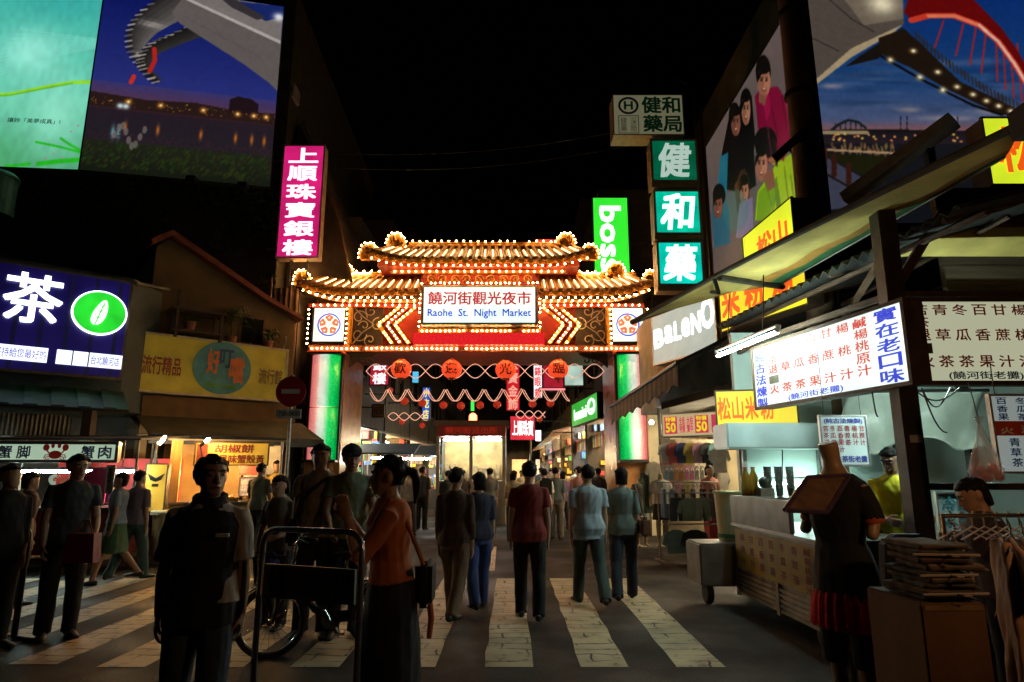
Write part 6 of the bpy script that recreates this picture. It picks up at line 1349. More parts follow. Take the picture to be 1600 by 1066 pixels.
for y in (.0,.95,CL-.06): MB().box(-.012,.02,y,y+.07,.14,.455).build('slat_post',MC['slat_steel'],r)
MB().box(-.42,.5,CL+.06,CL+.62,.22,.72,None,.02).build('side_box',mat('grey_side_box',(.28,.28,.26),.4,.5,.3,5),r)
def wheel(r,c,rad,name='wheel'):
    M_=Matrix.Translation(c)@Matrix.Rotation(R(90),4,'Y'); b=MB(); b.lathe([(rad*.62,-.035),(rad*.9,-.04),(rad,-.02),(rad,.02),(rad*.9,.04),(rad*.62,.035)],24,M_); w=b.build(name,mat('rubber',(.015,.015,.015),.7),r,True); b=MB(); b.lathe([(.01,-.03),(rad*.6,-.025),(rad*.6,.025),(.01,.03)],18,M_); b.build('hub',GALV,w)
wheel(r,(-.30,CL+.2,.13),.13); wheel(r,(.9,CL+.2,.13),.13); wheel(r,(.12,.3,.10),.10); wheel(r,(.85,.3,.10),.10)
b=MB(); b.lathe([(.01,0),(.16,0),(.19,.58),(.01,.58)],22); 
r=thing('barrel','cream plastic barrel with a green band at the far end of the juice cart','barrel',(px(1140,8.45),8.45,.725)); b.build('body',mat('cream_barrel',(.55,.50,.28),.5,0,.15,4),r)
b=MB(); b.lathe([(.163,.04),(.172,.04),(.174,.09),(.165,.09)],22); b.build('green_band',mat('green_band',(.05,.20,.06),.5),r); b=MB(); b.lathe([(.01,.581),(.205,.581),(.205,.61),(.01,.61)],22); b.build('lid',mat('greenish_lid',(.35,.42,.2),.5),r)
def bottle(label,p,c,hh=.26,rr=.04):
    r=thing('juice_bottle',label,'bottle',p,0,'bottles and cups on the cart'); b=MB(); b.lathe([(.01,0),(rr,0),(rr*1.02,hh*.3),(rr*.9,hh*.45),(rr,hh*.62),(rr*.4,hh*.86),(rr*.38,hh*.93),(.01,hh*.93)],14); b.build('body',mat('juice_'+c[0],c[1],.15,0,.1,4,trans=.2),r,True); b=MB(); b.lathe([(.01,hh*.935),(rr*.45,hh*.935),(rr*.45,hh),(.01,hh)],12); b.build('cap',mat('cap_red',(.5,.03,.02),.4),r)
for k,(x,l) in enumerate(((1168,'left amber juice bottle with red cap on the cart corner'),(1180,'right amber juice bottle with red cap on the cart corner'))): bottle(l,(px(x,7.95),7.95,1.297),('amber',(.46,.26,.03)),.34,.058)
r=thing('fruit','small dark round melon on the cart beside the bottles','fruit',(px(1197,7.8),7.8,1.455)); b=MB(); b.ball((0,0,0),.07,12,8); b.build('melon',mat('dark_melon',(.02,.03,.015),.4),r,True); MB().box(-.08,.08,-.08,.08,-.16,-.065).build('stand',STEEL,r)
for k,x in enumerate((1203,1220,1238)):
    r=thing('cup_stack',('left stack of clear cups on the juice cart','middle stack of clear cups on the juice cart','right stack of clear cups on the juice cart')[k],'cups',(px(x,7.8),7.8,1.297),0,'bottles and cups on the cart'); b=MB(); z=0
    for q in range(9): b.lathe([(.035,z),(.045,z+.10),(.048,z+.10),(.048,z+.105),(.043,z+.105),(.033,z+.004)],14); z+=.03
    b.build('cups',mat('clear_cup',(.6,.68,.66),.15,0,.1,4,trans=.3),r,True)
r=thing('steel_pot','steel pot with a ladle standing on the near end of the juice cart','pot',(3.45,6.75,.977)); b=MB(); b.lathe([(.01,0),(.17,0),(.18,.2),(.19,.2),(.19,.21),(.165,.21),(.16,.02),(.01,.02)],22); b.build('pot',STEEL,r,True); b=MB(); b.tube([(.05,0,.1),(.16,.02,.36),(.18,.02,.38)],.008,6); b.build('ladle',STEEL,r)
# ---------------- mannequin in front ----------------
MQ=mat('tan_mannequin',(.42,.27,.14),.4,0,.1,5)
mx=px(1312,4.35,1.2); r=thing('mannequin','headless tan mannequin in a black shirt and red ruffled skirt by the juice cart','mannequin',(mx,4.35,0),R(-62))
zo=.36
def tr(pts): return [Vector((p[0]*1.14,p[1]*1.14,1.78-(1.42-p[2])*1.173)) for p in pts]
b=MB(); b.loft([tr(eang(a,-f,k,z)) for z,a,f,k in ((.62,.13,.09,.10),(.74,.165,.10,.13),(.88,.115,.085,.09),(1.0,.14,.12,.1),(1.12,.165,.12,.11),(1.20,.155,.09,.1),(1.25,.08,.06,.07),(1.29,.058,.052,.055))])
b.tube(tr([(0,.0,1.22),(0,-.01,1.33),(0,-.035,1.42)]),(.062,.058,.066),14)
for s in (-1,1): b.tube(tr([(s*.08,0,.70),(s*.085,-.01,.38),(s*.085,.02,.12)]),(.082,.060,.055),12,True); 
b.tube(tr([(.165,0,1.16),(.20,.02,1.02),(.21,-.02,.93)]),(.046,.042,.038),10,True); b.tube(tr([(-.165,0,1.16),(-.20,.02,1.02),(-.21,-.02,.93)]),(.046,.042,.038),10,True)
remesh(b,.012,'body',MQ,r)
b=MB(); b.lathe([(.03,0),(.03,.5),(.01,.5)],10); b.lathe([(.01,0),(.20,0),(.20,.02),(.01,.02)],20); b.build('stand',GALV,r)
b=MB(); b.loft([tr(eang(a+.018,-f-.018,k+.018,z)) for z,a,f,k in ((.58,.18,.12,.15),(.74,.168,.105,.135),(.88,.125,.09,.095),(1.0,.145,.122,.105),(1.12,.168,.122,.112),(1.20,.158,.092,.102),(1.245,.085,.066,.076))])
for s in (-1,1): b.tube(tr([(s*.15,0,1.17),(s*.175,.01,1.09),(s*.20,.02,1.0)]),(.062,.064,.064),10)
remesh(b,.012,'shirt',cloth('black_jersey',(.012,.012,.013)),r,.010)
b=MB()
for s in (-1,1): b.tube(tr([(s*.193,.018,1.015),(s*.201,.022,.985)]),(.066,.066),12)
b.build('sleeve_trim',cloth('orange_red_trim',(.55,.10,.05)),r,True)
n=90; b=MB(); rings=[]
for z,q in ((.435,.202),(.50,.198),(.57,.192),(.62,.178)):
    rings.append(tr([(q*(1+.05*math.sin(i*22*2*math.pi/n*1.0)*(1.6-(z-.44)*8))*math.cos(2*math.pi*i/n),q*.82*(1+.05*math.sin(i*22*2*math.pi/n))*math.sin(2*math.pi*i/n)+.01,z+.006*math.sin(i*1.7)) for i in range(n)]))
b.loft(rings); b.build('ruffled_skirt',cloth('scarlet_ruffle',(.75,.012,.03)),r,True)
b=MB(); b.loft([tr(eang(a,-f,k,z)) for z,a,f,k in ((.55,.15,.11,.12),(.62,.165,.12,.14),(.72,.175,.11,.14))])
for s in (-1,1): b.tube(tr([(s*.08,0,.62),(s*.09,0,.44),(s*.095,.0,.24)]),(.092,.092,.088),12)
remesh(b,.014,'shorts',cloth('black_shorts',(.012,.013,.018)),r,.006)
q=[at(1262,746,4.02),at(1327,743,4.15),at(1292,801,3.86),at(1226,797,3.75)]; c=sum(q,Vector())/4
r=thing('display_board','framed brown paper board hanging from the neck of the black shirted mannequin','board',c)
q=[v-c for v in q]; b=MB(); b.slab([q[0],q[3],q[2],q[1]],.015); b.build('panel',mat('brown_paper',(.18,.10,.06),.7,0,.4,12),r)
b=MB()
for i in range(4): b.tube([q[i],q[(i+1)%4]],.014,6)
b.build('frame',mat('plum_frame',(.08,.05,.10),.4),r); b=MB(); nk=at(1300,745,4.3)-c; b.tube([q[1],nk],.004,5); b.tube([q[0],nk+Vector((-.08,0,.0))],.004,5); b.build('strap',mat('pink_strap',(.35,.12,.18),.6),r)
# ---------------- clothes rail in the right foreground ----------------
ra=at(1472,806,3.75); 
r=thing('clothes_rail','chrome clothes rail with hangers in the right foreground','clothes rail',(ra.x,ra.y,0),R(3)); zt=ra.z
b=MB(); b.tube([(0,0,0),(0,0,zt),(1.6,0,zt),(1.6,0,0)],.016,10); b.tube([(0,-.25,.03),(0,.25,.03)],.016,8); b.tube([(1.6,-.25,.03),(1.6,.25,.03)],.016,8); b.build('frame',mat('warm_chrome',(.55,.42,.32),.25,1,.1,8),r)
for i in range(9):
    x=.10+.07*i; b=MB(); b.tube([(x-.16,-.02,zt-.13),(x,0,zt-.06),(x,0,zt+.0),(x+.012,0,zt+.022),(x+.024,0,zt+.005)],.005,5); b.tube([(x,0,zt-.06),(x+.16,.02,zt-.13)],.005,5); b.build('spare_hanger',mat('clear_hanger',(.45,.38,.33),.25,.2),r)
gl=[((.42,.25,.14),'tan_twill','tan trousers hanging first on the foreground rail',True),((.50,.30,.22),'dusty_pink','dusty pink shirt hanging beside the tan trousers',False),((.32,.26,.22),'taupe','taupe checked shirt hanging in the middle of the foreground rail',False),((.45,.32,.06),'ochre','ochre trousers hanging low on the foreground rail',True),((.02,.20,.28),'teal_blue','teal blue shirt near the right picture edge',False),((.40,.04,.04),'brick_red','red shirt hanging behind the teal one on the foreground rail',False),((.46,.33,.22),'sand','sand coloured trousers hanging next to the red shirt',True),((.25,.16,.10),'cinnamon','cinnamon brown shirt hanging next to the sand trousers',False),((.52,.40,.30),'oatmeal','oatmeal shirt hanging last on the foreground rail',False)]
for i,(c,n_,l,lg) in enumerate(gl): clothes_on_hanger(l,Vector((ra.x+.22+.05*i,ra.y-.12-.02*i,zt-.12)),c,n_,R(70),.42,.86 if lg else .70,long=lg)
r=thing('chain','beaded chain dangling from the left end of the foreground clothes rail','chain',(ra.x+.02,ra.y-.03,zt-.02)); b=MB()
for i in range(26): b.ball((.015*math.sin(i*.7)+.0035*i,0,-.015*i),.011,6,4)
b.build('beads',mat('bead_metal',(.45,.4,.4),.3,.8),r,True)
ca=at(1428,940,3.55); cb=at(1530,940,3.55)
r=thing('crate','brown cardboard carton below the stacked folded trousers','carton',(ca.x,3.5,0),R(1)); cw=cb.x-ca.x
MB().box(0,cw,0,.5,.30,ca.z-.0,None,.01).build('carton',mat('cardboard_dark',(.13,.06,.022),.8,0,.35,3,bump=.2),r)
b=MB(); b.box(.02,cw-.02,-.004,-.0005,ca.z-.035,ca.z-.008); b.build('tape',mat('shiny_tape',(.22,.14,.06),.25),r)
for x in (.05,cw-.1): MB().box(x,x+.05,.05,.45,0,.299).build('leg',BLK,r)
FT=[((.05,.045,.04),'folded_charcoal'),((.10,.065,.045),'folded_brown'),((.07,.06,.05),'folded_umber'),((.13,.10,.075),'folded_taupe'),((.05,.04,.035),'folded_black'),((.16,.11,.08),'folded_fawn')]
nm=('lowest','second','third','fourth','fifth','topmost')
rs=random.Random(12); z=ca.z+.004
for i,(c,n_) in enumerate(FT+FT[1:4]):
    r=thing('folded_trousers','%s folded dark trousers of the stack on the brown carton'%('lowest','second','third','fourth','fifth','sixth','seventh','eighth','topmost')[i],'trousers',(ca.x+.02+rs.uniform(0,.05),3.50+rs.uniform(0,.04),z),R(rs.uniform(-7,7)),'folded trousers on the carton')
    b=MB(); w1=cw*rs.uniform(.78,.95); t=rs.uniform(.026,.040)
    for k in range(2): b.box(0,w1-.03*k,-.015*k,.36,.003+t*.52*k,t*.5+t*.5*k,None,.012)
    remesh(b,.009,'fabric',cloth(n_,c),r,.009); z+=t*.97
    if i%3==1: b=MB(); b.tube([(-.03,-.03,t*.5),(w1+.02,-.03,t*.5)],.007,6); b.tube([(w1*.5,-.03,t*.5),(w1*.5,-.08,t*.5),(w1*.5+.03,-.09,t*.5)],.005,5); b.build('clip_hanger',MC['clear_hanger'],r)
for i in range(4):
    p=at(1385+18*i,985+6*i,4.2+.05*i); clothes_on_hanger(('black trousers hanging low left of the carton','charcoal trousers second from left beside the carton','striped dark trousers third from left beside the carton','dark denim trousers hanging directly left of the carton')[i],(p.x,p.y,p.z+.12),((.015,.015,.018),(.05,.045,.04),(.10,.08,.07),(.02,.025,.045))[i],('low_black','low_charcoal','low_stripe','low_denim')[i],R(55),.36,.55,long=True)
r=thing('low_rail','low black rail carrying dark trousers beside the carton','clothes rail',at(1405,975,4.28)-Vector((0,0,0))); p=r.location; b=MB(); b.tube([(-.15,.0,.12),(.45,.15,.12)],.012,8); b.tube([(-.15,0,.12),(-.15,0,-p.z)],.012,6); b.tube([(.45,.15,.12),(.45,.15,-p.z)],.012,6); b.build('frame',BLK,r)
r=thing('hanging_jacket','dark jacket hanging on the stall post behind the folded trousers','jacket',at(1420,835,5.2),0); b=MB(); b.prism([(-.1,0),(.1,0),(.2,-.08),(.24,-.5),(.16,-.52),(.15,-.75),(-.15,-.75),(-.16,-.52),(-.24,-.5),(-.2,-.08)],.08); b.build('fabric',cloth('dark_blue_black',(.012,.014,.022)),r); b=MB(); b.tube([(0,.04,0),(0,.06,.1)],.006,5); b.build('hook',GALV,r)

r=thing('stall_lamp','bare warm bulb on a thin pole beside the foreground clothes rail','lamp',(3.15,1.95,0)); b=MB(); b.tube([(0,0,0),(0,0,2.42),(-.10,0,2.52),(-.24,0,2.50)],.02,8); b.lathe([(.01,0),(.2,0),(.2,.03),(.01,.03)],16); b.build('pole',BLK,r); b=MB(); b.tube([(-.24,0,2.50),(-.24,0,2.40)],(.03,.035),8); b.build('holder',BLK,r); b=MB(); b.ball((-.24,0,2.32),(.05,.05,.075),12,10); b.build('bulb',lit('stall_bulb',(1,.52,.22),165,0),r,True)
# ---------------- police booth beyond the gate ----------------
BY=19.6
def bxy(x,y): p=at(x,y,BY); return p.x,p.z
x0,_=bxy(681,740); x1,_=bxy(790,740); W_=x1-x0; zt=at(735,660,BY).z
r=thing('booth','glazed street booth with lit windows and a red beacon standing under the gate','booth',(x0,BY,0))
CRM=mat('cream_painted_metal',(.34,.31,.24),.5,0,.25,4,bump=.1)
MB().box(0,W_,0,1.7,0,1.28,None,.02).build('lower_panel',CRM,r)
for x,y in ((0,0),(W_/2-.05,0),(W_-.1,0),(0,1.6),(W_-.1,1.6)): MB().box(x,x+.10,y,y+.1,1.281,zt-.42).build('window_post',CRM,r)
MB().box(-.10,W_+.10,-.15,1.8,zt-.08,zt+.05,None,.02).build('roof',mat('booth_roof',(.12,.09,.07),.6),r)
hd=MB().box(0,W_,0,1.7,zt-.419,zt-.081).build('header',mat('dark_red_header',(.16,.03,.02),.5,es=.02,ecol=(.6,.04,.02)),r)
letters(hd,[('饒河街派出所',W_*.12,zt-.35,W_*.88,zt-.14)],lit('header_red_letter',(.5,.03,.015),.3),-.006,bold=.02)
for a,b_ in ((.1,W_/2-.05),(W_/2+.05,W_-.1)):
    m=mat('booth_glass',(.25,.27,.25),.05,0,0,1,alpha=.07); MB().box(a,b_,.04,.048,1.281,zt-.42).build('pane',m,r)
    b=MB(); b.tube([(a+.08,.5,zt-.50),(b_-.06,.5,zt-.50)],.028,8); b.build('tube_lamp',lit('booth_tube',(.85,1,.98),120,0),r)
MB().box(.1,W_-.1,1.55,1.6,1.281,zt-.42).build('inner_wall',mat('booth_inner',(.60,.42,.16),.7,0,.4,3),r)
b=MB(); rs=random.Random(6)
for k in range(10): x=.15+(W_-.3)*k/10; b.box(x,x+.12,1.3,1.54,1.35,1.5+.35*rs.random())
b.build('shelf_goods',mat('shelf_goods_mix',(.5,.36,.18),.6,0,.8,5),r)
for k,x in enumerate((.08,W_-.72)):
    pl=MB().box(x,x+.62,-.014,-.001,.35,1.18).build('white_panel',mat('dingy_white_panel',(.30,.27,.24),.6,0,.2,5),r); letters(pl,[('花',x+.17,.70,x+.45,1.05)],mat('flower_red',(.30,.03,.03),.6),-.02,bold=.03)
    b=MB(); b.box(x+.2,x+.42,-.02,-.015,.47,.53); b.build('small_text',mat('grey_print',(.1,.1,.1),.6),pl)
p=at(738,662,BY-.2); r2=thing('beacon','glowing red beacon lamp on top of the street booth','lamp',(p.x,BY+.1,zt+.05)); b=MB(); b.lathe([(.01,.0),(.12,0),(.115,.16),(.07,.22),(.01,.24)],14); b.build('lens',lit('beacon_red',(1.0,.05,.015),20,0),r2,True); b=MB(); b.lathe([(.01,-.0),(.11,-.0),(.11,.02),(.01,.02)],14); b.build('base',BLK,r2)
# ---------------- the market street beyond ----------------
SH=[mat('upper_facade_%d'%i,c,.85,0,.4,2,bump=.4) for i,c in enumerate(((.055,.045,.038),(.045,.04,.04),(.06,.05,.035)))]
WIN=mat('dark_window',(.012,.013,.016),.1)
def row_house(label,side,y0,y1,x,h,k,wallm):
    r=thing('shophouse',label,'building',(x,y0,0),0,'shophouses along the market street'); L=y1-y0; s=side
    D=5.0; H_=3.75 if s>0 else 3.1; q0=H_-3.0
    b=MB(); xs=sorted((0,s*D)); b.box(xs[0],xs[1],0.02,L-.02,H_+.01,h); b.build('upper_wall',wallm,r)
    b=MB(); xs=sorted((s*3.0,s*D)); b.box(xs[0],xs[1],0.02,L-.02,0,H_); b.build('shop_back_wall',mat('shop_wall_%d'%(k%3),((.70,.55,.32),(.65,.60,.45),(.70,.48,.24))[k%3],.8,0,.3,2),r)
    for y in (.02,L-.27): xs=sorted((0,s*3.0)); MB().box(xs[0],xs[1],y,y+.25,0,H_).build('side_wall',wallm,r)
    for z in (4.7,7.4):
        if z+1.6<h:
            for q in range(max(1,int(L/2.2))):
                xs=sorted((-s*.04,s*.02)); y=.6+2.1*q; f=MB().box(xs[0],xs[1],y,y+1.2,z,z+1.4).build('window',BRN,r); xs=sorted((-s*.05,-s*.042)); MB().box(xs[0],xs[1],y+.08,y+1.12,z+.08,z+1.32).build('pane',WIN,f)
    if s<0 or k>1:
        b=MB(); xs=sorted((-s*.9,s*.05)); b.slab([(xs[0],.05,H_-.25 if s>0 else H_),(xs[1],.05,H_ if s>0 else H_-.25),(xs[1],L-.05,H_ if s>0 else H_-.25),(xs[0],L-.05,H_-.25 if s>0 else H_)],.05); b.build('awning',mat('street_awning_%d'%(k%3),((.10,.06,.04),(.05,.07,.06),(.12,.05,.04))[k%3],.7,0,.3,3),r)
    lp_=MB(); lp_.tube([(s*.9,.5,H_-.2),(s*.9,L-.5,H_-.2)],.03,6); lp_.tube([(s*2.0,.5,H_-.2),(s*2.0,L-.5,H_-.2)],.03,6); lp_.build('tube_lamp',lit('shop_tube_%d'%(k%3),((1,.74,.40),(1,.92,.72),(1,.66,.30))[k%3],(170,200,150)[k%3],0),r)
    rs=random.Random(k*7+s); g_=[MB() for _ in range(5)]
    for q in range(int(L*22)):
        y=rs.uniform(.35,L-.4); z=rs.choice((.5,.9,1.3,1.65,2.0,2.3,2.3+q0*.5,2.3+q0)); w=rs.uniform(.08,.2); xs=sorted((s*2.7,s*(2.7-rs.uniform(.1,.3)))); g_[q%5].box(xs[0],xs[1],y,y+w,z,z+rs.uniform(.12,.32))
        if q%3==0: y=rs.uniform(.3,L-.4); xs=sorted((s*.1,s*(.4+.5*rs.random()))); g_[(q+1)%5].box(xs[0],xs[1],y,y+w*1.4,.45,.8+rs.random()*.5)
    for q in range(70):          # stock on the partition that faces the crossing
        xs=sorted((s*(.15+2.5*rs.random()),)); z=rs.choice((.6,1.,1.4,1.8,2.15,2.5,2.8,3.1)); w=rs.uniform(.1,.3)
        if z+.3<H_: g_[rs.randrange(5)].box(xs[0],xs[0]+w,L-.29-rs.uniform(.08,.2),L-.29,z,z+rs.uniform(.14,.32))
    for q in range(int(L*3)):
        y=.35+q/3; g_[q%5].prism([(-.14,0),(.14,0),(.2,-.1),(.13,-.15),(.13,-.5),(-.13,-.5),(-.13,-.15),(-.2,-.1)],.05,Matrix.Translation((s*.25,y,2.35+q0*.8))@Matrix.Rotation(R(90),4,'Z'))
    for q,c in enumerate(((.60,.06,.05),(.65,.58,.45),(.06,.18,.55),(.65,.45,.04),(.07,.35,.15))): struct(g_[q].build('goods',mat('goods_%d'%q,c,.6,0,.5,9),r),'stuff')
    return r
hs=(11,13,10,12,14,11); Y=20.4
lab=('first','second','third','fourth','fifth','sixth')
for i in range(6):
    L=(5.2,6,7,8,9,11)[i]
    row_house('%s shophouse beyond the gate on the right of the market street'%lab[i],1,Y,Y+L,2.95-.02*i,hs[i],i,SH[i%3])
    row_house('%s shophouse beyond the gate on the left of the market street'%lab[i],-1,Y,Y+L,-5.1+.05*i,hs[(i+2)%6],i+1,SH[(i+1)%3])
    Y+=L
r=thing('building','dark building closing the far end of the market street','building',(0,Y+2,0)); MB().box(-12,10,0,6,0,12).build('wall',DARKW,r)
for k,x in enumerate((-5,-2.5,0,2.5)):
    MB().box(x,x+1.6,-.05,-.001,.4,2.7).build('lit_shopfront',lit('far_shopfront_%d'%(k%2),((.9,.6,.25),(.8,.75,.5))[k%2],.8,.5,3),r)
# street signs
def ssign(label,L,Rr,face,txt=None,tm=None,vert=False,Yr=None,depth=.25,bold=.03,name='shop_sign'):
    r,w,h=sign(name,label,'sign',L,Rr,depth,face,BLK,'shop signs along the market street',Yr=Yr or L[3],border=.02)
    if txt:
        if vert: n=len(txt); letters(r,[(c,w*.15,h*(1-(i+.93)/n),w*.85,h*(1-(i+.08)/n)) for i,c in enumerate(txt)],tm,-.012,bold=bold)
        else: letters(r,[(txt,w*.08,h*.18,w*.92,h*.82)],tm,-.012,bold=bold)
    # projecting bracket to the facade
    s=1 if L[0]>740 else -1; X=(2.95 if s>0 else -5.1); lx=X-r.location.x
    b=MB(); b.tube([(w*.5,depth*.5,h*.8),(lx,depth*.5,h*.8)],.025,5); b.build('bracket',BLK,r); return r
REDL=lit('red_lit_banner',(.62,.015,.02),.8,.3,2); WL=lit('white_lit_board',(.85,.90,.95),1.0,.2,2); BLUL=lit('blue_lit_board',(.02,.10,.55),.9,.3,2); RTX=lit('red_sign_text',(.7,.03,.03),.9)
MBR=lit('red_board_dull',(.40,.012,.03),.8,.3,2)
ssign('tall narrow red lit banner hanging behind the third lantern',(791,560,642,25),(812,560),REDL,'珠寶金飾',lit('pale_red_text',(1,.5,.4),.7),True)
ssign('white lit board with red characters left of the red board',(833,556,622,24),(847,556),WL,'鐘錶眼鏡',RTX,True)
ssign('wide red lit board behind the rightmost big lantern',(848,558,610,24.2),(880,558),MBR)
ssign('pale glowing round ended board next to the right gate column',(881,558,603,23),(911,560),lit('pale_green_glow',(.5,.72,.62),.7,.5,2))
ssign('pink lit strip sign below the red board',(842,606,611,23),(884,606),lit('pink_strip',(.9,.25,.3),1.0))
ssign('blue and yellow vertical sign at the left of the street beyond the gate',(660,605,656,22),(673,605),BLUL,'小吃店',lit('yellow_sign_text',(.9,.8,.05),1.0),True)
ssign('small red and white sign in front of the left row beyond the gate',(579,560,602,22),(609,560),MBR,'銀樓',lit('white_sign_text',(.85,.95,1),1.1),True)
ssign('small cyan lit box left of the second big lantern',(644,580,599,23),(655,582),lit('cyan_box',(.1,.55,.85),.9))
ssign('tiny green lit sign above the street booth',(735,626,643,26),(742,625),lit('tiny_green',(.05,.8,.08),1.))
ssign('deep red pentagon shop board with white characters right of the booth',(797,650,688,30),(836,650),MBR,'上順珠寶',lit('white_sign_text',(.85,.95,1),1.1))
ssign('small white lit plate right of the pentagon board',(836,672,690,30),(846,670),WL)
r,w,h=sign('shop_sign','green lit clothing shop sign with white letters on the right row beyond the gate','sign',(893,633,668,25.0),(933,612),.2,lit('green_lit_board',(.04,.50,.05),.75,.2,2),BLK,border=.02)
letters(r,[('bossini',w*.12,h*.24,w*.62,h*.72)],E_WH,-.012,bold=.02); b=MB(); b.tube([(w*.80+.11*w*math.cos(t),-.014,h*.55+h*.28*math.sin(t)) for t in [i*math.pi/10 for i in range(20)]],.035,6,closed=True); b.tube([(w*.76,-.014,h*.45),(w*.8,-.014,h*.40),(w*.84,-.014,h*.45)],.03,5); b.build('face_mark',E_WH,r)
ssign('small pale green notice beside the green clothing shop sign',(935,626,655,21.5),(946,624),lit('pale_green_notice',(.35,.6,.5),.7),'拍賣',RTX,True)
ssign('dull tan plate reading 45 at the left beyond the gate',(582,632,652,21.5),(600,632),mat('dull_tan_plate',(.16,.11,.05),.7),'45',mat('faded_number',(.07,.05,.03),.7))
p=at(829,681,33); r=thing('street_lamp','orange glowing street lamp far down the market street','lamp',(p.x,33,0)); b=MB(); b.ball((0,0,p.z),.13,12,8); b.build('globe',lit('orange_globe',(1,.42,.08),60,0),r,True); b=MB(); b.tube([(0,.1,0),(0,.1,p.z-.1)],.05,6); b.build('pole',BLK,r)
# market carts just beyond the gate on the left
for k,(x,Y_,l) in enumerate(((600,21.2,'dark hooded food cart with a lamp left of the street booth'),(648,23.0,'second dark hooded food cart close to the booth'))):
    X=px(x,Y_); r=thing('food_cart',l,'cart',(X,Y_,0)); MB().box(-.8,.8,0,.9,.25,.95,None,.02).build('body',STEEL,r)
    for a in (-.75,.75):
        for q in (.05,.85): b=MB(); b.tube([(a,q,0),(a,q,2.2)],.025,6); b.build('post',GALV,r)
    b=MB(); b.slab([(-1,-.3,2.15),(1,-.3,2.15),(1,1.1,2.5),(-1,1.1,2.5)],.05); b.build('roof',mat('cart_roof_dark',(.03,.035,.045),.7),r)
    b=MB(); b.tube([(-.5,.3,2.0),(.5,.3,2.0)],.03,8); b.build('tube_lamp',lit('cart_tube',(1,.9,.65),100,0),r); b=MB(); rs=random.Random(k)
    for q in range(20): b.ball((rs.uniform(-.7,.7),rs.uniform(.1,.7),1.0),.06,6,4)
    struct(b.build('food',FOOD,r),'stuff')
# overhead wires
for k,(a,b_,l) in enumerate(((at(500,240,18),at(1000,200,18),'upper thin black cable spanning the street high above the gate'),(at(500,262,17.5),at(985,228,17.5),'lower thin black cable spanning the street high above the gate'))):
    c=(a+b_)/2; r=thing('overhead_cable',l,'cable',c); b=MB(); b.tube([a.lerp(b_,t/14)-c-Vector((0,0,.35*math.sin(t/14*math.pi))) for t in range(15)],.014,5); b.build('wire',BLK,r)
# ---------------- people ----------------
def at_px(x,Y): return (px(x,Y,1.2),Y)
DOWN=(((.085,.03,-1),(.03,-.14,-1),.45),)
CROSS=(((.18,-.1,-1),(-.35,-.9,-.25),.5),((.18,-.1,-1),(.05,-.12,-1),.4))
BLUEJ=cloth('blue_denim',(.045,.075,.12)); BLKC=cloth('black_wool',(.012,.012,.013)); WHT=cloth('white_cotton',(.48,.45,.40))
WALK=((18,6),(-16,22)); WALK2=((-14,20),(16,4)); STAND=((2,2),(-2,0))
m1,P1=person('man in a long black vest over a white T-shirt in the left foreground',at_px(322,3.75),12,1.69,WHT,.85,BLUEJ,1,.90,(((.13,.08,-1),(.04,-.02,-1),.6),((.15,.10,-1),(.03,.0,-1),.6)),((6,4),(-6,6)),0,30,-2,'short',.0085,vest=BLKC,fat=1.0)
b=MB(); b.box(.085,.15,-.190,-.150,1.245,1.262); b.build('chest_logo',mat('white_print',(.6,.6,.6),.5),m1)
w1,Pw=person('woman in an orange top and long black apron raising her hand at the barrier',at_px(612,3.95),-82,1.69,cloth('orange_cotton',(.50,.13,.025)),1.12,BLKC,1,.98,(((.12,-.55,-.85),(-.10,-.36,1.),.7),((.18,-.45,-.9),(-.10,-.55,.9),.7)),STAND,2,-6,4,'tail',.0085,female=True,apron=BLKC,fat=1.0)
s_=thing('shoulder_bag','orange edged dark shoulder bag hanging at the back of the woman in the orange top','bag',(w1.location.x+.20,w1.location.y+.05,.98)); b=MB(); b.box(-.05,.05,-.12,.12,-.16,.1,None,.03); b.build('bag',cloth('bag_black',(.015,.015,.016)),s_); b=MB(); b.tube([(.0,-.10,.08),(-.10,-.13,.32),(-.20,-.14,.45),(-.27,-.10,.40)],.014,6); b.build('strap',cloth('orange_strap',(.5,.16,.03)),s_); b=MB(); b.tube([(.01,.08,-.1),(.03,.08,-.25),(.02,.07,-.36)],(.02,.02,.016),6); b.build('ribbon',cloth('orange_strap',(.5,.16,.03)),s_)
person('man in a dark shirt holding a red bag in the left middle distance',at_px(112,6.7),40,1.76,cloth('dark_teal_shirt',(.05,.06,.065)),.6,BLKC,1,.86,(((.14,-.2,-1),(-.1,-.75,-.7),.7),((.14,-.1,-1),(.0,-.4,-1),.8)),STAND,2,15,4,'short',.010)
p=at(130,850,6.45); r=thing('carrier_bag','dark red carrier bag held by the man in the left middle distance','bag',p); b=MB(); b.prism([(-.15,-.17),(.15,-.17),(.13,.10),(-.13,.10)],.12,Matrix.Translation((0,-.06,0))); b.build('bag',mat('dark_red_plastic',(.25,.03,.03),.4,0,.2,5,bump=.4),r); b=MB(); b.tube([(-.08,0,.1),(-.03,0,.22),(.03,0,.22),(.08,0,.1)],.008,5); b.build('handle',MC['dark_red_plastic'],r)
person('person in black standing at the left picture edge beside the hoop barrier',at_px(8,6.3),60,1.66,BLKC,1.6,BLKC,1,.8,DOWN,STAND,0,10,0,'short',.013)
person('woman with dark hair in a brown top behind the hoop barrier at the left',at_px(42,8.2),150,1.58,cloth('dark_brown_top',(.10,.05,.04)),.9,BLKC,1,.86,DOWN,STAND,0,0,5,'bob',.013,female=True)
person('woman in a pale blue top and green skirt walking by the left stalls',at_px(186,9.7),-70,1.60,cloth('pale_blue_top',(.22,.28,.33)),.6,None,1,.92,DOWN,WALK,0,0,0,'bob',.012,female=True,skirt=cloth('green_skirt',(.08,.16,.08)))
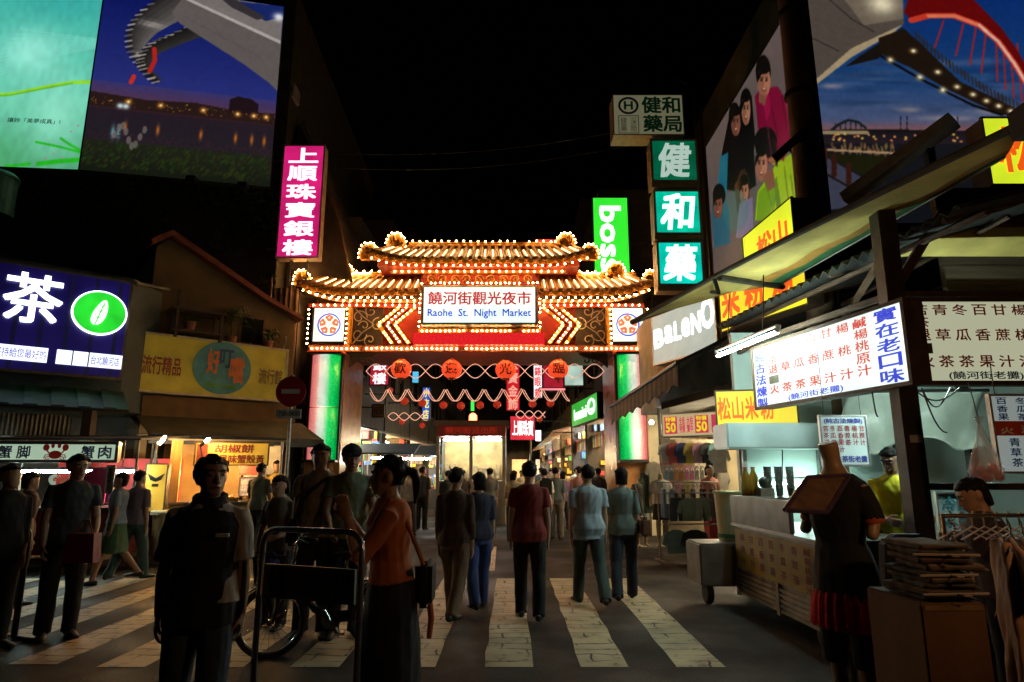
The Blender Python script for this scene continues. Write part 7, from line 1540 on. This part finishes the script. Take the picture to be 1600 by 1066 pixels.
person('person in a mauve shirt standing at the crab counter',at_px(215,10.0),170,1.62,cloth('mauve_shirt',(.24,.18,.22)),.8,cloth('teal_trousers',(.05,.10,.10)),1,.86,DOWN,WALK2,0,0,5,'short',.014)
person('man in a pale shirt with a dark shoulder strap behind the barrier',at_px(497,6.75),8,1.87,cloth('beige_shirt',(.38,.31,.22)),.55,cloth('dark_trousers',(.02,.02,.022)),1,.86,DOWN,STAND,0,0,0,'short',.0095,collar=True)
b=MB(); r=bpy.data.objects['person.%03d'%7] if False else None
xx,yy=at_px(497,6.75); r=thing('messenger_bag','dark messenger bag on the hip of the man in the pale shirt','bag',(xx-.22,yy-.02,1.0)); b=MB(); b.box(-.05,.05,-.14,.14,-.14,.12,None,.03); b.build('bag',BLKC,r); b=MB(); b.tube([(.02,-.08,.1),(.10,-.17,.30),(.22,-.165,.42),(.30,-.10,.50),(.33,.02,.53)],.018,6); b.build('strap',BLKC,r)
person('man in a green T-shirt and dark cap leaning his hand toward the barrier',at_px(545,6.75),18,1.86,cloth('olive_green_tee',(.16,.19,.12)),.55,BLKC,1,.86,(((.2,-.25,-1),(-.25,-.7,-.7),.6),((.16,-.3,-1),(-.15,-.75,-.55),.6)),STAND,3,5,8,'short',.0095,cap=cloth('navy_cap',(.015,.015,.02)))
person('woman in a grey patterned blouse between the vested man and the barrier',at_px(440,7.1),-15,1.55,cloth('grey_blouse',(.20,.16,.13)),.8,cloth('dark_skirt_cloth',(.03,.03,.04)),1,.84,CROSS,STAND,4,-10,10,'bob',.011,female=True)
person('man in a dark red shirt and black trousers walking away over the zebra stripes',at_px(827,7.5),178,1.71,cloth('dark_red_shirt',(.22,.025,.02)),.6,BLKC,1,.82,(((.12,.0,-1),(.03,-.25,-1),.6),((.12,.02,-1),(.02,-.2,-1),.6)),((9,4),(-9,10)),0,0,0,'short',.011)
person('man in a loose light blue shirt walking away over the zebra stripes',at_px(919,8.2),186,1.70,cloth('light_blue_shirt',(.34,.42,.47)),.65,cloth('grey_green_trousers',(.07,.09,.08)),1,.80,DOWN,WALK,2,0,0,'short',.011,fat=1.08)
person('woman in a grey green blouse carrying a bag near the right zebra stripes',at_px(972,8.5),172,1.66,cloth('grey_green_blouse',(.13,.17,.15)),.9,cloth('dark_navy_jeans',(.02,.025,.04)),1,.84,DOWN,WALK2,0,0,0,'bob',.011,female=True)
xx,yy=at_px(1004,8.45); r=thing('handbag','brown handbag at the side of the woman in the grey green blouse','bag',(xx,yy,.92)); b=MB(); b.box(-.07,.07,-.14,.14,-.14,.1,None,.04); b.build('bag',mat('brown_leather',(.16,.08,.05),.5,0,.3,8),r); b=MB(); b.tube([(0,-.1,.08),(-.06,-.08,.35),(-.10,0,.5),(-.06,.08,.35),(0,.1,.08)],.010,6); b.build('strap',MC['brown_leather'],r)
person('person in a brown jacket and tan trousers crossing in front of the booth',at_px(712,7.4),165,1.66,cloth('brown_jacket',(.09,.05,.035)),1.7,cloth('tan_trousers',(.20,.13,.08)),1,.84,DOWN,WALK,0,0,0,'short',.012)
person('person in a navy top and bright blue jeans beside the brown jacketed one',at_px(748,8.0),-165,1.60,cloth('navy_top',(.03,.03,.06)),.9,cloth('bright_blue_jeans',(.03,.06,.20)),1,.86,DOWN,WALK2,0,0,0,'bob',.012,female=True)
# worker in the stall
person('juice stall worker in a bright yellow T-shirt looking down at his hands',(px(1394,6.75,1.5),6.75,.0),-14,1.83,cloth('bright_yellow_tee',(.78,.66,.02)),.75,cloth('dark_stall_trousers',(.03,.03,.04)),1,.86,(((.22,-.25,-1),(-.15,-.95,-.05),.8),((.22,-.2,-1),(-.25,-.9,-.15),.8)),STAND,4,-38,14,'short',.0085)
r=thing('cup','clear cup on the counter under the hands of the juice stall worker','cup',(px(1350,6.5,1.2),6.5,.977)); b=MB(); b.lathe([(.01,0),(.04,0),(.05,.16),(.046,.16),(.036,.01),(.01,.01)],14); b.build('cup',MC['clear_cup'],r)
person('dark haired seller seated behind the clothes rail at the right edge',(px(1538,4.4,1.5),4.45),-100,1.56,cloth('dark_plum_top',(.05,.03,.035)),.8,BLKC,1,.86,DOWN,STAND,0,-5,24,'bob',.0095,female=True)
person('woman in a salmon top standing in the clothes shop',(px(1110,13.0),13.0,.12),10,1.58,cloth('salmon_top',(.60,.24,.18)),.6,cloth('shop_jeans',(.05,.07,.12)),1,.86,DOWN,STAND,0,5,5,'bob',.012,female=True)
person('bun seller in a dull yellow shirt behind the pepper bun counter',(px(425,13.4),13.6,.12),15,1.68,cloth('dull_yellow_shirt',(.45,.33,.08)),.6,BLKC,1,.86,CROSS,STAND,0,0,8,'short',.013)
person('customer with dark hair facing the pepper bun counter',(px(405,11.4),11.4,.12),165,1.60,cloth('olive_customer_top',(.14,.14,.09)),.7,BLKC,1,.86,CROSS,STAND,0,0,5,'short',.014)
# crowd past the gate
cr=[(803,15,1.62,'bob',(.50,.42,.28),'cream top and dark bun walking into the market',180),(850,15.2,1.66,'short',(.62,.62,.58),'white T-shirt with a dark backpack near the gate',184),(868,15.8,1.68,'short',(.10,.12,.12),'dark top just right of the white T-shirt',176),(880,17.5,1.60,'bob',(.25,.16,.30),'violet top deep under the gate',182),(905,16.5,1.72,'short',(.45,.22,.20),'faded pink shirt behind the light blue shirt',176),(935,18.5,1.66,'short',(.08,.08,.09),'black shirt near the right gate column',178),(775,22,1.66,'short',(.16,.10,.08),'brown top right of the booth',185),(815,24,1.62,'bob',(.55,.46,.33),'pale top far down the street',10),(845,27,1.70,'short',(.12,.16,.25),'dusky blue shirt far down the street',175),(872,25,1.63,'bob',(.60,.22,.15),'coral top far down the street',5),(900,28,1.70,'short',(.5,.5,.5),'light grey shirt far down the street',185),(660,18.2,1.70,'short',(.05,.05,.06),'black top left of the booth',170),(640,17.0,1.66,'short',(.30,.30,.32),'grey shirt left of the booth near the food cart',20),(625,15.6,1.62,'bob',(.10,.08,.08),'dark brown top passing under the left of the gate',90),(700,16.6,1.60,'short',(.08,.08,.09),'dark top in front of the booth windows',175),(722,17.2,1.64,'short',(.14,.10,.08),'umber top in front of the middle of the booth',182),(765,17.0,1.68,'short',(.22,.20,.18),'dull grey top at the right of the booth',178),(860,36,1.68,'short',(.2,.2,.22),'slate shirt farthest down the street',180),(830,38,1.64,'bob',(.5,.35,.15),'ochre top farthest down the street',0)]
for i,(x,Y_,H_,hr,c,l,fc) in enumerate(cr):
    q,_=person('passer-by in a '+l,at_px(x,Y_),fc,H_,cloth('crowd_%d'%i,c),.6+.2*(i%3),cloth('crowd_leg_%d'%(i%4),((.03,.03,.04),(.06,.07,.10),(.16,.13,.10),(.02,.02,.02))[i%4]),1,.86,(DOWN,CROSS,(((.12,-.25,-1),(-.1,-.8,-.3),.7),((.09,.08,-1),(.03,-.1,-1),.4)))[(i*5+1)%3],(WALK,WALK2,STAND)[i%3],(i*7)%4,((i*37)%50)-25,(i*11)%12-2,hr,.017 if Y_<20 else .024,'people in the market crowd',female=hr=='bob')
    if i==1:
        k=thing('backpack','dark backpack on the back of the passer-by in the white T-shirt','backpack',(q.location.x+.03,Y_-.20,1.22)); b=MB(); b.box(-.14,.14,-.08,.08,-.22,.2,None,.05); b.build('pack',cloth('dark_backpack',(.03,.035,.03)),k); b=MB(); b.box(-.10,.10,-.11,-.078,-.16,.02,None,.02); b.build('pocket',MC['dark_backpack_cloth'],k)
# ---------------- bicycle ----------------
def bicycle(loc,rz):
    r=thing('bicycle','small black bicycle with a front basket parked behind the barrier','bicycle',loc,rz); RW=.285
    FR=mat('bicycle_dark_frame',(.03,.028,.03),.3,.4,.2,9); CH=mat('bicycle_chrome',(.5,.5,.5),.2,1)
    for x in (0,.98):
        b=MB(); b.tube([(x+RW*math.cos(t),0,RW+RW*math.sin(t)) for t in [i*math.pi/20 for i in range(40)]],.022,8,closed=True); ty=b.build('wheel',mat('rubber',(.015,.015,.015),.7),r,True)
        b=MB(); b.tube([(x+(RW-.028)*math.cos(t),0,RW+(RW-.028)*math.sin(t)) for t in [i*math.pi/20 for i in range(40)]],.012,6,closed=True); b.build('rim',CH,ty,True)
        b=MB()
        for i in range(20): t=i*math.pi/10; b.tube([(x,.03*(-1)**i,RW),(x+(RW-.03)*math.cos(t),0,RW+(RW-.03)*math.sin(t))],.0022,4)
        b.build('spokes',CH,ty); b=MB(); b.tube([(x,-.05,RW),(x,.05,RW)],.022,8); b.build('hub',CH,ty)
        b=MB(); b.tube([(x+(RW+.04)*math.cos(t),0,RW+(RW+.04)*math.sin(t)) for t in [R(20)+i*R(140)/12 for i in range(13)]],[(.030,.008)]*13,8,flat=(0,1,0)); b.build('mudguard',FR,r,True)
    b=MB(); b.tube([(.02,-.045,RW),(.10,-.04,.60),(.13,0,.66)],.014,8); b.tube([(.02,.045,RW),(.10,.04,.60),(.13,0,.66)],.014,8); b.tube([(.13,0,.62),(.17,0,.80)],.02,8); b.build('fork',FR,r,True)
    b=MB(); b.tube([(.15,0,.70),(.34,0,.42),(.52,0,.29)],.022,8); b.tube([(.16,0,.66),(.36,0,.36),(.52,0,.27)],.016,8); b.tube([(.52,0,.27),(.62,0,.70)],.017,8)
    for s in (-1,1): b.tube([(.52,s*.03,.28),(.98,s*.05,RW)],.011,6); b.tube([(.60,s*.02,.62),(.98,s*.05,RW)],.010,6)
    b.build('frame',FR,r,True)
    b=MB(); b.tube([(.17,0,.80),(.185,0,.93)],.014,8); b.tube([(.34,-.30,1.0),(.22,-.24,1.02),(.17,-.08,.94),(.17,.08,.94),(.22,.24,1.02),(.34,.30,1.0)],.012,8); hb=b.build('handlebar',CH,r,True)
    for s in (-1,1): b=MB(); b.tube([(.25,s*.255,1.015),(.36,s*.305,.998)],.017,8); b.build('grip',mat('rubber',(.015,.015,.015),.7),hb,True); b=MB(); b.tube([(.20,s*.20,1.005),(.29,s*.23,.97)],.006,5); b.build('brake_lever',CH,hb)
    b=MB(); b.tube([(.62,0,.70),(.64,0,.80)],.012,8); b.build('seat_post',CH,r); b=MB(); b.loft([[Vector((x,w*math.cos(t),.83+h*math.sin(t))) for t in [i*math.pi/6 for i in range(12)]] for x,w,h in ((.50,.02,.02),(.56,.035,.03),(.66,.07,.035),(.74,.095,.04),(.78,.07,.03))]); b.build('saddle',mat('saddle_vinyl',(.02,.02,.02),.45),r,True)
    b=MB()
    for z,q in ((.62,.0),(.70,.01),(.78,.02),(.86,.03)):
        b.tube([(-.14-q,-.13-q,z),(.08+q*.3,-.13-q,z),(.08+q*.3,.13+q,z),(-.14-q,.13+q,z)],.005 if z<.85 else .009,5,closed=True)
    for i in range(7):
        t=-.13+.26*i/6; b.tube([(-.14,t,.62),(-.17,t*1.23,.86)],.004,4); b.tube([(.08,t,.62),(.089,t*1.23,.86)],.004,4)
        x=-.14+.22*i/6; b.tube([(x,-.13,.62),(x-.03*(1-i/6),-.16,.86)],.004,4); b.tube([(x,.13,.62),(x-.03*(1-i/6),.16,.86)],.004,4); b.tube([(x,-.13,.62),(x,.13,.62)],.004,4)
    b.build('basket',FR,r)
    b=MB(); b.tube([(.52,-.09,.27),(.52,.09,.27)],.012,6); b.tube([(.52,.08,.27),(.60,.085,.13)],.009,6); b.tube([(.52,-.08,.27),(.44,-.085,.41)],.009,6); b.box(.555,.645,.085,.17,.115,.14); b.box(.395,.485,-.17,-.085,.40,.425); b.lathe([(.01,-.006),(.09,-.006),(.09,.006),(.01,.006)],20,Matrix.Translation((.52,.06,.27))@Matrix.Rotation(R(90),4,'X')); b.build('crank',CH,r)
    b=MB(); b.box(.50,1.0,.045,.06,.24,.34,None,.01); b.build('chain_guard',FR,r); b=MB(); b.box(.74,1.16,-.07,.07,.60,.615); b.tube([(1.1,-.06,.60),(.99,-.055,.29)],.008,5); b.tube([(1.1,.06,.60),(.99,.055,.29)],.008,5); b.build('rear_rack',FR,r)
    b=MB(); b.tube([(.98,.07,.285),(1.10,.16,.02)],.010,5); b.build('kick_stand',CH,r)
    b=MB(); b.ball((-.04,0,.56),(.035,.04,.04),10,8); b.build('headlight',CH,r,True); return r
bp=atz(417,1028,0.0); bk=bicycle((bp.x,bp.y+.02,0),R(16))
q=Matrix.Translation(bk.location)@Matrix.Rotation(R(16),4,'Z')@Vector((-.035,0,.74)); r=thing('bag','dark blue cloth bag lying in the bicycle basket','bag',q,R(16)); b=MB()
b.ball((0,0,0),(.10,.115,.105),16,10); b.tube([(-.05,0,.08),(0,0,.15),(.05,0,.09)],.012,6)
for v in range(len(b.v)): x,y,z=b.v[v]; k=1+.12*mnoise.noise(Vector((x*14,y*14,z*14))); b.v[v]=(x*k,y*k,z*k)
b.build('bag',cloth('royal_blue',(.02,.03,.16)),r,True)
# ---------------- barriers ----------------
BP_=mat('barrier_steel',(.55,.54,.52),.25,.9,.2,9)
yb=3.75; xa=px(411,yb,1.2); xb=px(566,3.5,1.2); zt=at(480,826,yb).z
def hoop(label,p,q,zt,rad=.03,board=None,m=BP_):
    p=Vector(p);q=Vector(q); L=(q-p).length; a=math.atan2(q.y-p.y,q.x-p.x); r=thing('barrier',label,'barrier',(p.x,p.y,0),a); c=.09
    b=MB(); b.tube([(0,0,0),(0,0,zt-c)]+[(c-c*math.cos(t),0,zt-c+c*math.sin(t)) for t in (R(22),R(45),R(68),R(90))]+[(L-c+c*math.sin(t),0,zt-c+c*math.cos(t)) for t in (0,R(22),R(45),R(68))]+[(L,0,zt-c),(L,0,0)],rad,12); b.build('hoop',m,r,True)
    b=MB()
    for x in (0,L): b.lathe([(.01,0),(.09,0),(.09,.012),(.035,.03),(.01,.03)],16,Matrix.Translation((x,0,0))); b.tube([(x,-.28,.02),(x,.28,.02)],.022,6)
    b.build('foot',m,r); return r,L
r,L=hoop('steel hoop barrier with a cream sign board in front of the bicycle',(xa,yb),(xb,3.5),zt,.017)
z0=zt-.36; bd=MB().box(.03,L-.03,-.012,.006,z0,z0+.175).build('sign_board',mat('cream_sign_board',(.72,.56,.40),.6,0,.25,4),r)
letters(bd,[('徒',L*.10,z0+.025,L*.30,z0+.15),('步',L*.46,z0+.025,L*.66,z0+.15),('區',L*.78,z0+.025,L*.96,z0+.15)],mat('maroon_sign_letter',(.22,.02,.02),.6),-.016,bold=.03)
p=atz(60,985,0.03); hoop('dark hoop barrier at the left picture edge',(px(-60,6.1,.6),6.1),(px(36,6.6,.6),6.6),at(30,822,6.6).z,.028,m=mat('dark_barrier',(.05,.05,.05),.35,.7))

bpy.data.scenes.remove(TS)
